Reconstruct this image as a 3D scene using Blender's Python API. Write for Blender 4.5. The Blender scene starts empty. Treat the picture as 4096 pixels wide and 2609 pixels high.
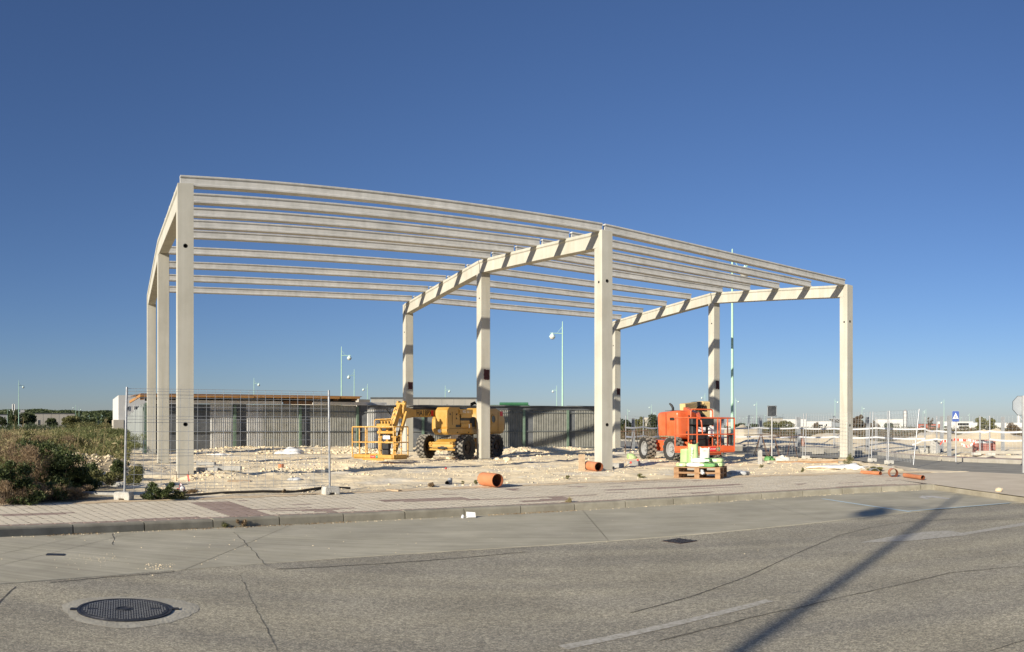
import bpy, bmesh, math, random
import numpy as np
from mathutils import Vector, Matrix, Euler
R = math.radians
rnd = random.Random(7)
scene = bpy.context.scene
col = scene.collection

# ---------------------------------------------------------------- camera (the photograph is a short phone panorama: cylindrical lens)
FPX, HOR, EYE = 3103.0, 1708.2, 1.296          # pixels per radian, horizon row, eye height over the site
cam = bpy.data.cameras.new('camera')
cam_o = bpy.data.objects.new('camera', cam); col.objects.link(cam_o)
cam.type = 'PANO'
cam.panorama_type = 'CENTRAL_CYLINDRICAL'
cam.central_cylindrical_range_u_min = -2048/FPX
cam.central_cylindrical_range_u_max = 2048/FPX
cam.central_cylindrical_range_v_min = (HOR-2609)/FPX
cam.central_cylindrical_range_v_max = HOR/FPX
cam.central_cylindrical_radius = 1.0
cam_o.location = (0, 0, EYE)
cam_o.rotation_euler = (R(90), 0, 0)
cam.clip_start = 0.05; cam.clip_end = 12000
scene.camera = cam_o

# ---------------------------------------------------------------- sky and sun
SUN_AZ, SUN_EL = R(50.0), R(20.0)              # the light travels towards SUN_AZ (from +X, anticlockwise)
world = bpy.data.worlds.new('World'); scene.world = world; world.use_nodes = True
nt = world.node_tree
sky = nt.nodes.new('ShaderNodeTexSky'); sky.sky_type = 'NISHITA'; sky.sun_disc = False
sky.sun_elevation = SUN_EL
sky.sun_rotation = R(90) - (SUN_AZ + math.pi)
sky.altitude = 0; sky.air_density = 1.0; sky.dust_density = 0.3; sky.ozone_density = 6.0
bg = nt.nodes['Background']; bg.inputs['Strength'].default_value = 0.066
wb = nt.nodes.new('ShaderNodeMix'); wb.data_type = 'RGBA'; wb.blend_type = 'MULTIPLY'; wb.inputs[0].default_value = 1   # the camera's white balance
wb.inputs[7].default_value = (1.017, .945, 1.038, 1)
nt.links.new(sky.outputs[0], wb.inputs[6]); nt.links.new(wb.outputs[2], bg.inputs[0])
sun = bpy.data.lights.new('sun', 'SUN'); sun.energy = 5.0; sun.angle = R(0.55); sun.color = (1.0, 0.915, 0.77)
sun_o = bpy.data.objects.new('sun', sun); col.objects.link(sun_o)
ldir = Vector((math.cos(SUN_AZ)*math.cos(SUN_EL), math.sin(SUN_AZ)*math.cos(SUN_EL), -math.sin(SUN_EL)))
sun_o.rotation_euler = ldir.to_track_quat('-Z', 'Y').to_euler()
sun_o.location = (-20, -20, 30)
vs = scene.view_settings
vs.view_transform = 'Standard'; vs.look = 'None'; vs.exposure = 0.5; vs.gamma = 1.0; vs.use_curve_mapping = False

# ---------------------------------------------------------------- helpers
def P(x, y, z=0.0):
    """point of the horizontal plane z that the photograph shows at pixel x, y"""
    th = (x-2048)/FPX; r = FPX*(EYE-z)/(y-HOR)
    return Vector((r*math.sin(th), r*math.cos(th), z))
def D(x, r, z=0.0):
    """point at bearing of pixel column x, at horizontal distance r"""
    th = (x-2048)/FPX
    return Vector((r*math.sin(th), r*math.cos(th), z))
def ZH(y, r):
    return EYE + (HOR-y)*r/FPX

class MB:
    def __init__(s): s.v = []; s.f = []; s.m = []; s.cur = 0
    def add(s, vs, fs):
        b = len(s.v); s.v.extend([tuple(p) for p in vs])
        for f in fs: s.f.append(tuple(i+b for i in f)); s.m.append(s.cur)
    def box(s, c, size, M=None):
        c = Vector(c); hx, hy, hz = size[0]/2, size[1]/2, size[2]/2
        vs = [Vector((sx*hx, sy*hy, sz*hz)) for sz in (-1, 1) for sy in (-1, 1) for sx in (-1, 1)]
        if M is not None: vs = [M @ p for p in vs]
        s.add([c+p for p in vs], [(0,2,3,1),(4,5,7,6),(0,1,5,4),(2,6,7,3),(0,4,6,2),(1,3,7,5)])
        return s
    def bar(s, p0, p1, w, h, up=(0,0,1)):
        """rectangular bar from p0 to p1"""
        p0, p1 = Vector(p0), Vector(p1); d = (p1-p0)
        x = d.normalized(); up = Vector(up)
        if abs(x.dot(up)) > .98: up = Vector((1,0,0))
        y = up.cross(x).normalized(); z = x.cross(y)
        M = Matrix((x, y, z)).transposed()
        s.box((p0+p1)/2, (d.length, w, h), M); return s
    def cyl(s, p0, p1, r0, r1=None, n=12, caps=True):
        r1 = r0 if r1 is None else r1
        p0, p1 = Vector(p0), Vector(p1); x = (p1-p0).normalized()
        a = Vector((0,0,1)) if abs(x.z) < .9 else Vector((1,0,0))
        y = x.cross(a).normalized(); z = x.cross(y)
        vs = []
        for p, r in ((p0, r0), (p1, r1)):
            for k in range(n):
                t = 2*math.pi*k/n; vs.append(p + y*math.cos(t)*r + z*math.sin(t)*r)
        fs = [(k, k+n, (k+1) % n+n, (k+1) % n) for k in range(n)]
        if caps: fs += [tuple(range(n)), tuple(range(2*n-1, n-1, -1))]
        s.add(vs, fs); return s
    def tube(s, pts, r, n=6, caps=True):
        pts = [Vector(p) for p in pts]; m = len(pts)
        rs = r if isinstance(r, (list, tuple)) else [r]*m
        vs = []; prev = None
        for i, p in enumerate(pts):
            t = (pts[min(i+1, m-1)] - pts[max(i-1, 0)])
            t = t.normalized() if t.length > 1e-9 else Vector((0,0,1))
            if prev is None:
                a = Vector((0,0,1)) if abs(t.z) < .9 else Vector((1,0,0)); y = t.cross(a).normalized()
            else:
                y = (prev - t*prev.dot(t)).normalized()
            prev = y; z = t.cross(y)
            for k in range(n):
                q = 2*math.pi*k/n; vs.append(p + y*math.cos(q)*rs[i] + z*math.sin(q)*rs[i])
        fs = []
        for i in range(m-1):
            for k in range(n):
                fs.append((i*n+k, (i+1)*n+k, (i+1)*n+(k+1) % n, i*n+(k+1) % n))
        if caps: fs += [tuple(range(n)), tuple(range(m*n-1, (m-1)*n-1, -1))]
        s.add(vs, fs); return s
    def prism(s, prof, o, ax, ay, az):
        """closed profile (2-D points) in the ax, ay plane at o, extruded by the vector az"""
        o, ax, ay, az = Vector(o), Vector(ax), Vector(ay), Vector(az); n = len(prof)
        vs = [o+ax*a+ay*b for a, b in prof] + [o+ax*a+ay*b+az for a, b in prof]
        fs = [(k, (k+1) % n, (k+1) % n+n, k+n) for k in range(n)] + [tuple(range(n-1, -1, -1)), tuple(range(n, 2*n))]
        s.add(vs, fs); return s
    def lathe(s, prof, o=(0,0,0), n=20, ax=(0,0,1), closed=False):
        """profile of (radius, height) turned about ax through o"""
        o = Vector(o); ax = Vector(ax).normalized()
        a = Vector((0,0,1)) if abs(ax.z) < .9 else Vector((1,0,0))
        y = ax.cross(a).normalized(); z = ax.cross(y); m = len(prof)
        vs = [o+ax*h+(y*math.cos(2*math.pi*k/n)+z*math.sin(2*math.pi*k/n))*r for r, h in prof for k in range(n)]
        fs = []
        for i in range(m if closed else m-1):
            j = (i+1) % m
            for k in range(n): fs.append((i*n+k, j*n+k, j*n+(k+1) % n, i*n+(k+1) % n))
        s.add(vs, fs); return s
    def build(s, name, mat, parent=None, smooth=False, bevel=0, seg=1, recalc=True):
        me = bpy.data.meshes.new(name)
        me.from_pydata(s.v, [], s.f)
        mats = mat if isinstance(mat, (list, tuple)) else [mat]
        for m in mats: me.materials.append(m)
        if len(mats) > 1: me.polygons.foreach_set('material_index', s.m)
        if recalc:
            b = bmesh.new(); b.from_mesh(me); bmesh.ops.recalc_face_normals(b, faces=b.faces); b.to_mesh(me); b.free()
        if smooth:
            me.polygons.foreach_set('use_smooth', [True]*len(me.polygons))
            if smooth != 'full':
                me.set_sharp_from_angle(angle=R(38))
        o = bpy.data.objects.new(name, me); col.objects.link(o)
        if parent is not None: o.parent = parent
        if bevel:
            md = o.modifiers.new('bevel', 'BEVEL'); md.width = bevel; md.segments = seg; md.limit_method = 'ANGLE'; md.angle_limit = R(40)
        return o

def tag(o, label, cat=None, group=None):
    o['label'] = label
    if cat: o['category'] = cat
    if group: o['group'] = group
    return o
def thing(name, label, cat, loc=(0,0,0), rotz=0, group=None):
    o = bpy.data.objects.new(name, None); col.objects.link(o)
    o.empty_display_size = .2
    o.location = loc; o.rotation_euler = (0, 0, rotz)
    return tag(o, label, cat, group)
def structure(o, label=None, cat=None):
    o['kind'] = 'structure'
    if label: o['label'] = label
    if cat: o['category'] = cat
    return o
def copy_tree(o, parent=None):
    c = o.copy(); col.objects.link(c)
    c.parent = parent
    for ch in list(o.children): copy_tree(ch, c)
    return c
def rz(a): return Matrix.Rotation(a, 3, 'Z')

# ---------------------------------------------------------------- value noise for shapes
_prm = np.random.RandomState(3).permutation(512).astype(np.int64)
_prm = np.concatenate([_prm, _prm, _prm])
_val = np.random.RandomState(4).rand(512)
def noise2(x, y):
    x = np.asarray(x, float); y = np.asarray(y, float)
    xi = np.floor(x).astype(np.int64); yi = np.floor(y).astype(np.int64)
    xf = x-xi; yf = y-yi; xf = xf*xf*(3-2*xf); yf = yf*yf*(3-2*yf)
    def h(a, b): return _val[_prm[(_prm[a & 511] + (b & 511)) % 512]]
    a = h(xi, yi); b = h(xi+1, yi); c = h(xi, yi+1); d = h(xi+1, yi+1)
    return (a*(1-xf)+b*xf)*(1-yf)+(c*(1-xf)+d*xf)*yf
def fbm(x, y, o=4):
    s = 0; a = .5
    for k in range(o):
        s = s + a*noise2(np.asarray(x)*2**k+17.3*k, np.asarray(y)*2**k+5.1*k); a *= .5
    return s

# ---------------------------------------------------------------- materials
def material(name, c1, c2=None, scale=6.0, rough=0.8, bump=0.0, bump_scale=40.0, metal=0.0, detail=5.0, spec=0.35, contrast=(0.35, 0.65), coord='Object', c3=None, stretch=None):
    m = bpy.data.materials.new(name); m.use_nodes = True
    n = m.node_tree.nodes; l = m.node_tree.links; b = n['Principled BSDF']
    b.inputs['Roughness'].default_value = rough; b.inputs['Metallic'].default_value = metal
    b.inputs['Specular IOR Level'].default_value = spec
    b.inputs['Base Color'].default_value = (*c1, 1)
    tc = n.new('ShaderNodeTexCoord'); src = tc.outputs[coord]
    if coord == 'World':
        pass
    if stretch:
        mp = n.new('ShaderNodeMapping'); mp.inputs['Scale'].default_value = stretch; l.new(src, mp.inputs[0]); src = mp.outputs[0]
    if c2 is not None:
        t = n.new('ShaderNodeTexNoise'); t.inputs['Scale'].default_value = scale; t.inputs['Detail'].default_value = detail; t.inputs['Roughness'].default_value = .62
        l.new(src, t.inputs['Vector'])
        cr = n.new('ShaderNodeValToRGB'); e = cr.color_ramp.elements
        e[0].position = contrast[0]; e[1].position = contrast[1]; e[0].color = (*c1, 1); e[1].color = (*c2, 1)
        if c3 is not None:
            k = e.new((contrast[0]+contrast[1])/2); k.color = (*c3, 1)
        l.new(t.outputs['Fac'], cr.inputs[0]); l.new(cr.outputs[0], b.inputs['Base Color'])
    if bump:
        t2 = n.new('ShaderNodeTexNoise'); t2.inputs['Scale'].default_value = bump_scale; t2.inputs['Detail'].default_value = 4
        l.new(src, t2.inputs['Vector'])
        bp = n.new('ShaderNodeBump'); bp.inputs['Strength'].default_value = bump; bp.inputs['Distance'].default_value = .02
        l.new(t2.outputs['Fac'], bp.inputs['Height']); l.new(bp.outputs[0], b.inputs['Normal'])
    return m
# ---------------------------------------------------------------- materials of the setting
M = {}
M['asphalt'] = material('asphalt', (.335,.308,.243), (.435,.403,.325), 0.9, .9, .5, 190, coord='Object', spec=.25, contrast=(.3,.7))
def asphalt_nodes(m, dark, light, dust):
    n = m.node_tree.nodes; l = m.node_tree.links; b = n['Principled BSDF']
    tc = [x for x in n if x.type == 'TEX_COORD'][0]
    base = b.inputs['Base Color'].links[0].from_socket
    v = n.new('ShaderNodeTexVoronoi'); v.inputs['Scale'].default_value = 95; v.feature = 'F1'
    l.new(tc.outputs['Object'], v.inputs['Vector'])
    sep = n.new('ShaderNodeSeparateColor'); l.new(v.outputs['Color'], sep.inputs[0])
    cr = n.new('ShaderNodeValToRGB'); e = cr.color_ramp.elements
    e[0].position = .08; e[0].color = (*dark, 1); e[1].position = .93; e[1].color = (*light, 1)
    e.new(.3).color = (.78,.78,.78,1); e.new(.72).color = (1.08,1.06,1.02,1)
    l.new(sep.outputs[0], cr.inputs[0])
    mx = n.new('ShaderNodeMix'); mx.data_type = 'RGBA'; mx.blend_type = 'MULTIPLY'; mx.inputs[0].default_value = 1
    l.new(base, mx.inputs[6]); l.new(cr.outputs[0], mx.inputs[7])
    g = n.new('ShaderNodeTexNoise'); g.inputs['Scale'].default_value = 22; g.inputs['Detail'].default_value = 3; l.new(tc.outputs['Object'], g.inputs['Vector'])
    cg = n.new('ShaderNodeValToRGB'); e = cg.color_ramp.elements; e[0].position = .35; e[0].color = (.84,.84,.84,1); e[1].position = .66; e[1].color = (1.12,1.12,1.11,1); l.new(g.outputs['Fac'], cg.inputs[0])
    mg = n.new('ShaderNodeMix'); mg.data_type = 'RGBA'; mg.blend_type = 'MULTIPLY'; mg.inputs[0].default_value = 1; l.new(mx.outputs[2], mg.inputs[6]); l.new(cg.outputs[0], mg.inputs[7]); mx = mg
    # long stains and dusty wheel tracks
    mp = n.new('ShaderNodeMapping'); mp.inputs['Rotation'].default_value = (0,0,-R(31)); mp.inputs['Scale'].default_value = (.16,1.1,1)
    l.new(tc.outputs['Object'], mp.inputs[0])
    t = n.new('ShaderNodeTexNoise'); t.inputs['Scale'].default_value = 1.4; t.inputs['Detail'].default_value = 7; l.new(mp.outputs[0], t.inputs['Vector'])
    cr2 = n.new('ShaderNodeValToRGB'); e = cr2.color_ramp.elements
    e[0].position = .36; e[0].color = (.84,.84,.85,1); e[1].position = .68; e[1].color = (*dust,1)
    l.new(t.outputs['Fac'], cr2.inputs[0])
    mx2 = n.new('ShaderNodeMix'); mx2.data_type = 'RGBA'; mx2.blend_type = 'MULTIPLY'; mx2.inputs[0].default_value = 1
    l.new(mx.outputs[2], mx2.inputs[6]); l.new(cr2.outputs[0], mx2.inputs[7])
    l.new(mx2.outputs[2], b.inputs['Base Color'])
    return m
asphalt_nodes(M['asphalt'], (.62,.62,.62), (1.4,1.37,1.3), (1.16,1.14,1.08))
M['slab'] = material('lane_concrete', (.37,.338,.255), (.51,.468,.362), 1.3, .9, .35, 120, detail=8, contrast=(.3,.72))
def brushed(m):
    n = m.node_tree.nodes; l = m.node_tree.links; b = n['Principled BSDF']; tc = [x for x in n if x.type == 'TEX_COORD'][0]; base = b.inputs['Base Color'].links[0].from_socket
    for ang, sc, lo, hi, s0 in ((-R(62), (.25,9,1), .86, 1.08, 3.0), (-R(28), (.6,1.3,1), .92, 1.05, .9)):
        mp = n.new('ShaderNodeMapping'); mp.inputs['Rotation'].default_value = (0,0,ang); mp.inputs['Scale'].default_value = sc; l.new(tc.outputs['Object'], mp.inputs[0])
        t = n.new('ShaderNodeTexNoise'); t.inputs['Scale'].default_value = s0; t.inputs['Detail'].default_value = 6; l.new(mp.outputs[0], t.inputs['Vector'])
        cr = n.new('ShaderNodeValToRGB'); e = cr.color_ramp.elements; e[0].position = .36; e[0].color = (lo,lo,lo,1); e[1].position = .66; e[1].color = (hi,hi,hi*.98,1); l.new(t.outputs['Fac'], cr.inputs[0])
        mx = n.new('ShaderNodeMix'); mx.data_type = 'RGBA'; mx.blend_type = 'MULTIPLY'; mx.inputs[0].default_value = 1; l.new(base, mx.inputs[6]); l.new(cr.outputs[0], mx.inputs[7]); base = mx.outputs[2]
    l.new(base, b.inputs['Base Color'])
brushed(M['slab'])
M['kerb'] = material('kerb_concrete', (.215,.195,.148), (.315,.29,.225), 3.0, .9, .12, 90, detail=7)
M['paver'] = material('paver_buff', (.65,.56,.41), (.79,.70,.535), 1.7, .9, .25, 130, detail=7, contrast=(.3,.7))
M['paver_red'] = material('paver_red', (.31,.22,.175), (.43,.325,.265), 2.2, .9, .25, 130, detail=7)
M['bedding'] = material('bedding_sand', (.12,.10,.072), (.2,.165,.12), 5, .95, .3, 60)
M['crack'] = material('crack_filler', (.075,.068,.055), (.17,.155,.12), 30, .95)
M['paint_white'] = material('worn_white_paint', (.31,.285,.225), (.50,.47,.405), 26, .9, .2, 150, contrast=(.36,.62), detail=6)
M['paint_blue'] = material('worn_blue_paint', (.40,.47,.48), (.52,.64,.67), 18, .9, .2, 120, contrast=(.3,.6))
M['paint_pale'] = material('pale_paint', (.38,.36,.31), (.6,.58,.53), 9, .9)

# ---------------------------------------------------------------- kerb line, laid out in plan
def smooth_line(pts, n=400):
    a = np.array([(p[0], p[1]) for p in pts]); s = np.concatenate([[0], np.cumsum(np.hypot(*np.diff(a, axis=0).T))])
    t = np.linspace(0, s[-1], n)
    # cubic polynomial fit keeps the street a calm curve
    return s, a, t
_k = [P(x, y, 0) for x, y in ((0,2114),(306,2099),(646,2084),(1259,2063),(1531,2051),(1786,2041),(2211,2017),(2458,2005),(2960,1977),(3400,1953),(3734,1937))]
_ka = np.array([(p.x, p.y) for p in _k])
_kc = np.polyfit(_ka[:, 0], _ka[:, 1], 4)
KX0, KX1 = _ka[0, 0], _ka[-1, 0]
def kerb_y(x):
    x = np.asarray(x, float)
    y = np.polyval(_kc, np.clip(x, KX0, KX1))
    d = np.polyder(_kc)
    y = y + np.where(x < KX0, (x-KX0)*np.polyval(d, KX0), 0) + np.where(x > KX1, (x-KX1)*np.polyval(d, KX1), 0)
    return y
_xs = np.linspace(-16, KX1, 3000)
_ys = kerb_y(_xs)
_ss = np.concatenate([[0], np.cumsum(np.hypot(np.diff(_xs), np.diff(_ys)))])
_j0 = np.interp(P(305,2099,0).x, _xs, _ss)          # a kerb joint that the photograph shows
S0, S1 = -(_j0), _ss[-1]-_j0
def kerb_pt(s, t=0.0):
    """s metres along the kerb, t metres towards the site"""
    x = np.interp(np.asarray(s)+_j0, _ss, _xs); y = np.interp(np.asarray(s)+_j0, _ss, _ys)
    x2 = np.interp(np.asarray(s)+_j0+.05, _ss, _xs); y2 = np.interp(np.asarray(s)+_j0+.05, _ss, _ys)
    x1 = np.interp(np.asarray(s)+_j0-.05, _ss, _xs); y1 = np.interp(np.asarray(s)+_j0-.05, _ss, _ys)
    dx, dy = x2-x1, y2-y1; L = np.hypot(dx, dy)
    return x - dy/L*t, y + dx/L*t
# the edge between the pavement and the building site, and its distance behind the kerb
_b = [P(x, y, 0) for x, y in ((0,2016),(493,2007),(900,1989),(1327,1973),(1922,1949),(2300,1932),(2722,1915),(3250,1898),(3500,1893),(3640,1891))]
_ba = np.array([(p.x, p.y) for p in _b])
_bc = np.polyfit(_ba[:, 0], _ba[:, 1], 4)
BX0, BX1 = _ba[0, 0], _ba[-1, 0]
def bound_y(x):
    x = np.asarray(x, float); d = np.polyder(_bc)
    return np.polyval(_bc, np.clip(x, BX0, BX1)) + np.where(x < BX0, (x-BX0)*np.polyval(d, BX0), 0) + np.where(x > BX1, (x-BX1)*np.polyval(d, BX1), 0)
ROADZ = -0.12

# side street past the right gable
_sn = [P(x, y, -.06) for x, y in ((4700,1935),(4096,1905),(3700,1885),(3560,1866),(3400,1836),(3000,1819),(2600,1797),(2450,1785))]
_sf = [P(x, y, -.06) for x, y in ((4700,1880),(4096,1858),(3800,1846),(3640,1834),(3400,1806),(3000,1789),(2600,1770),(2450,1762))]
_sn = [(p.x, p.y) for p in _sn]; _sf = [(p.x, p.y) for p in _sf]
STREET = _sn + _sf[::-1]
def inside(px, py, poly):
    r = np.zeros(np.shape(px), bool); n = len(poly)
    for i in range(n):
        x0, y0 = poly[i]; x1, y1 = poly[(i+1) % n]
        c = ((y0 > py) != (y1 > py)) & (px < (x1-x0)*(py-y0)/((y1-y0) if y1 != y0 else 1e-9)+x0)
        r ^= c
    return r

# ---------------------------------------------------------------- terrain
MOUNDS = []   # (x, y, radius, height)
def mound(px, y, r, rad, h, sx=1.0):
    p = D(px, r); MOUNDS.append((p.x, p.y, rad, h))
mound(2985, 0, 66, 3.2, 1.15); mound(2950, 0, 68, 2.6, .8); mound(3065, 0, 62, 1.8, .55); mound(3335, 0, 64, 3.0, .95)
mound(3735, 0, 62, 2.6, .75); mound(3700, 0, 60, 2.2, .55); mound(3925, 0, 58, 3.1, .9); mound(3975, 0, 57, 2.0, .6); mound(3480, 0, 52, 2.2, .38); mound(3150, 0, 60, 2.0, .3); mound(3575, 0, 55, 1.5, .3)
mound(4060, 0, 60, 2.5, .35)
# rubble heaps along the corrugated fence and by the left bushes
for px, r, rad, h in ((800,37.5,1.4,.3),(900,38.5,1.6,.32),(1000,39,1.8,.3),(1110,39.5,1.7,.36),(1230,39.5,1.6,.25),(1330,40,1.8,.3),(1400,39.5,1.5,.35),(1660,40,1.6,.3),(1770,39,1.8,.45),(1830,38,1.4,.3),(2040,38.5,2.0,.5),(2190,40,1.7,.36),(2260,40.5,1.6,.3),(2350,40,1.3,.3),(2520,39,1.2,.3),(2480,38.5,1.2,.32),
                      (345,23,1.3,.5),(440,22,1.1,.35),(260,24,1.2,.3),(2130,33,1.0,.12),(960,26.5,1.2,.14),(1340,24.5,1.5,.2),(1450,23.5,1.3,.16),(1010,22.3,1.2,.14),(830,19.6,.9,.14),(1170,20,1.3,.12),(900,19.2,.8,.13),(2700,33,1.0,.12),(2620,27,1.2,.12)):
    mound(px, 0, r, rad, h*(.42 if r > 30 else .62))
def site_h(x, y):
    x = np.asarray(x, float); y = np.asarray(y, float); r = np.hypot(x, y)
    z = (fbm(x*.35, y*.35, 3)-.47)*.09 + (fbm(x*1.6+9, y*1.6, 4)-.47)*.10
    ru = 1-np.abs(2*fbm(x*.55+3, y*.9+1, 3)-.95); z = z + np.clip(ru-.82, 0, 1)*.22      # tyre-track ridges
    for mx, my, rad, h in MOUNDS:
        q = ((x-mx)**2+(y-my)**2)/rad**2
        k = q < 5
        if k.any():
            z = z + np.where(k, np.exp(-q*1.1)*h*(.75+.5*fbm(x*2.2, y*2.2, 4)), 0)
    u_ = (x+7.97)*.869+(y-17.32)*.494
    z = z - .10*np.clip((u_-17)/8, 0, 1)
    return z
def ground_z(x, y):
    z = site_h(x, y)
    d = np.asarray(y)-bound_y(x)                        # behind the pavement edge
    e = np.clip(d/.9, 0, 1)
    z = z*e + .03*(fbm(np.asarray(x)*3, np.asarray(y)*3, 3)-.42)*(1-e) + .004
    z = np.where(d < -.12, -.45, np.where(d < 0, z-.05*(-d/.12), z))
    ins = inside(np.asarray(x, float), np.asarray(y, float), STREET)
    z = np.where(ins, -.4, z)
    return z
def gz(x, y):
    z = float(ground_z(np.array([x]), np.array([y]))[0])
    if z < -.2: z = -.06 if inside(np.array([x]), np.array([y]), STREET)[0] else 0.0
    return z
def G(x, y, r=None):
    """ground point of the site under pixel x, y (or under pixel column x at distance r)"""
    p = P(x, y, 0) if r is None else D(x, r)
    return Vector((p.x, p.y, gz(p.x, p.y)))

ths = np.arange(-.80, .801, .0032)
rs = np.concatenate([np.arange(10.5, 48, .105), np.geomspace(48, 4200, 110)])
TH, RR = np.meshgrid(ths, rs)
GX, GY = RR*np.sin(TH), RR*np.cos(TH)
GZ = ground_z(GX.ravel(), GY.ravel()).reshape(GX.shape)
far = np.clip((RR-60)/60, 0, 1)
GZ = GZ*(1-far) + far*(.15*(fbm(GX*.04, GY*.04, 3)-.45)*4*np.clip(RR/300, .2, 1))
nv, nh = GX.shape
verts = np.stack([GX.ravel(), GY.ravel(), GZ.ravel()], 1)
ii = (np.arange(nv-1)[:, None]*nh+np.arange(nh-1)[None, :]).ravel()
quads = np.stack([ii, ii+1, ii+nh+1, ii+nh], 1)
me = bpy.data.meshes.new('ground')
me.vertices.add(len(verts)); me.vertices.foreach_set('co', verts.ravel())
me.loops.add(quads.size); me.loops.foreach_set('vertex_index', quads.ravel().astype(np.int32))
me.polygons.add(len(quads)); me.polygons.foreach_set('loop_start', np.arange(0, quads.size, 4, dtype=np.int32)); me.polygons.foreach_set('loop_total', np.full(len(quads), 4, np.int32))
me.polygons.foreach_set('use_smooth', np.ones(len(quads), bool))
me.update(); me.validate()
ground = bpy.data.objects.new('ground', me); col.objects.link(ground)
structure(ground)

def ground_material():
    m = material('site_soil', (.78,.63,.405), (.87,.75,.525), .8, .95, .9, 9, detail=9, contrast=(.3,.7), spec=.15)
    n = m.node_tree.nodes; l = m.node_tree.links; b = n['Principled BSDF']
    tc = [x for x in n if x.type == 'TEX_COORD'][0]; base = b.inputs['Base Color'].links[0].from_socket
    def noise(s, d=6):
        t = n.new('ShaderNodeTexNoise'); t.inputs['Scale'].default_value = s; t.inputs['Detail'].default_value = d; l.new(tc.outputs['Object'], t.inputs['Vector']); return t.outputs['Fac']
    def ramp(s, a, c):
        r = n.new('ShaderNodeMapRange'); r.inputs[1].default_value = a; r.inputs[2].default_value = c; l.new(s, r.inputs[0]); return r.outputs[0]
    def math_(op, a, c=None, v=None):
        k = n.new('ShaderNodeMath'); k.operation = op; k.use_clamp = op in ('MULTIPLY','ADD') ; l.new(a, k.inputs[0])
        if c is not None: l.new(c, k.inputs[1])
        if v is not None: k.inputs[1].default_value = v
        return k.outputs[0]
    def mix(fac, a, colr):
        x = n.new('ShaderNodeMix'); x.data_type = 'RGBA'; l.new(fac, x.inputs[0]); l.new(a, x.inputs[6])
        if isinstance(colr, tuple): x.inputs[7].default_value = (*colr, 1)
        else: l.new(colr, x.inputs[7])
        return x.outputs[2]
    sep = n.new('ShaderNodeSeparateXYZ'); l.new(tc.outputs['Object'], sep.inputs[0])
    # pale crushed limestone patches and darker compacted soil
    c = mix(math_('MULTIPLY', ramp(noise(.55, 5), .52, .66), v=.75), base, (.70,.655,.555))
    c = mix(math_('MULTIPLY', ramp(noise(1.6, 8), .60, .72), v=.55), c, (.50,.40,.265))
    # brown soil under the scrub on the left: x + 0.55 y small
    k = math_('ADD', sep.outputs[0], math_('MULTIPLY', sep.outputs[1], v=.5)); 
    n.active = None
    lx = n.new('ShaderNodeMath'); lx.operation = 'MULTIPLY_ADD'; l.new(sep.outputs[1], lx.inputs[0]); lx.inputs[1].default_value = .56; l.new(sep.outputs[0], lx.inputs[2])
    leftm = n.new('ShaderNodeMapRange'); leftm.inputs[1].default_value = .6; leftm.inputs[2].default_value = -.6; l.new(lx.outputs[0], leftm.inputs[0])
    c = mix(math_('MULTIPLY', leftm.outputs[0], v=.9), c, (.17,.135,.085))
    # dry grass fields beyond about 75 metres
    ln = n.new('ShaderNodeVectorMath'); ln.operation = 'LENGTH'; l.new(tc.outputs['Object'], ln.inputs[0])
    fm = n.new('ShaderNodeMapRange'); fm.inputs[1].default_value = 66; fm.inputs[2].default_value = 76; l.new(ln.outputs['Value'], fm.inputs[0])
    g = n.new('ShaderNodeValToRGB'); e = g.color_ramp.elements; e[0].position = .38; e[0].color = (.10,.095,.045,1); e[1].position = .62; e[1].color = (.24,.185,.09,1)
    l.new(noise(.12, 8), g.inputs[0])
    c = mix(fm.outputs[0], c, g.outputs[0])
    l.new(c, b.inputs['Base Color'])
    return m
me.materials.append(ground_material())

# ground beyond the view, one broad sheet under everything
mb = MB(); mb.add([(-6000,-6000,-.8),(6000,-6000,-.8),(6000,6000,-.8),(-6000,6000,-.8)], [(0,1,2,3)])
M['field'] = material('dry_field', (.12,.105,.055), (.22,.175,.09), .08, .95)
structure(mb.build('field', M['field'], recalc=False))

# ---------------------------------------------------------------- pavement, kerb, road
def strip_mesh(name, lowfn, highfn, xs, z, mat, nt=2):
    mb = MB(); vs = []; fs = []
    for x in xs:
        a, b2 = lowfn(x), highfn(x)
        for k in range(nt): vs.append((x, a+(b2-a)*k/(nt-1), z))
    for i in range(len(xs)-1):
        for k in range(nt-1): fs.append((i*nt+k, (i+1)*nt+k, (i+1)*nt+k+1, i*nt+k+1))
    mb.add(vs, fs); return mb.build(name, mat, recalc=False)

# pavement bed (dark sand that shows in the joints), under the pavers; its right end turns out towards the road
KC = (float(KX1), float(kerb_y(KX1)))                           # kerb corner at the end of the parking bay
K2 = P(4096,1986,0); K3 = P(4750,2085,0)
mb = MB(); xs = np.linspace(-16, KX1, 160)
top = [(x, float(bound_y(x))+.25, -.022) for x in xs]; bot = [(x, float(kerb_y(x))+.05, -.022) for x in xs]
vs_ = []; fs_ = []
for a, b2 in zip(bot, top): vs_ += [a, b2]
for i in range(len(xs)-1): fs_.append((2*i, 2*i+2, 2*i+3, 2*i+1))
mb.add(vs_, fs_)
pavement = structure(mb.build('pavement', M['bedding'], recalc=False))
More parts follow.
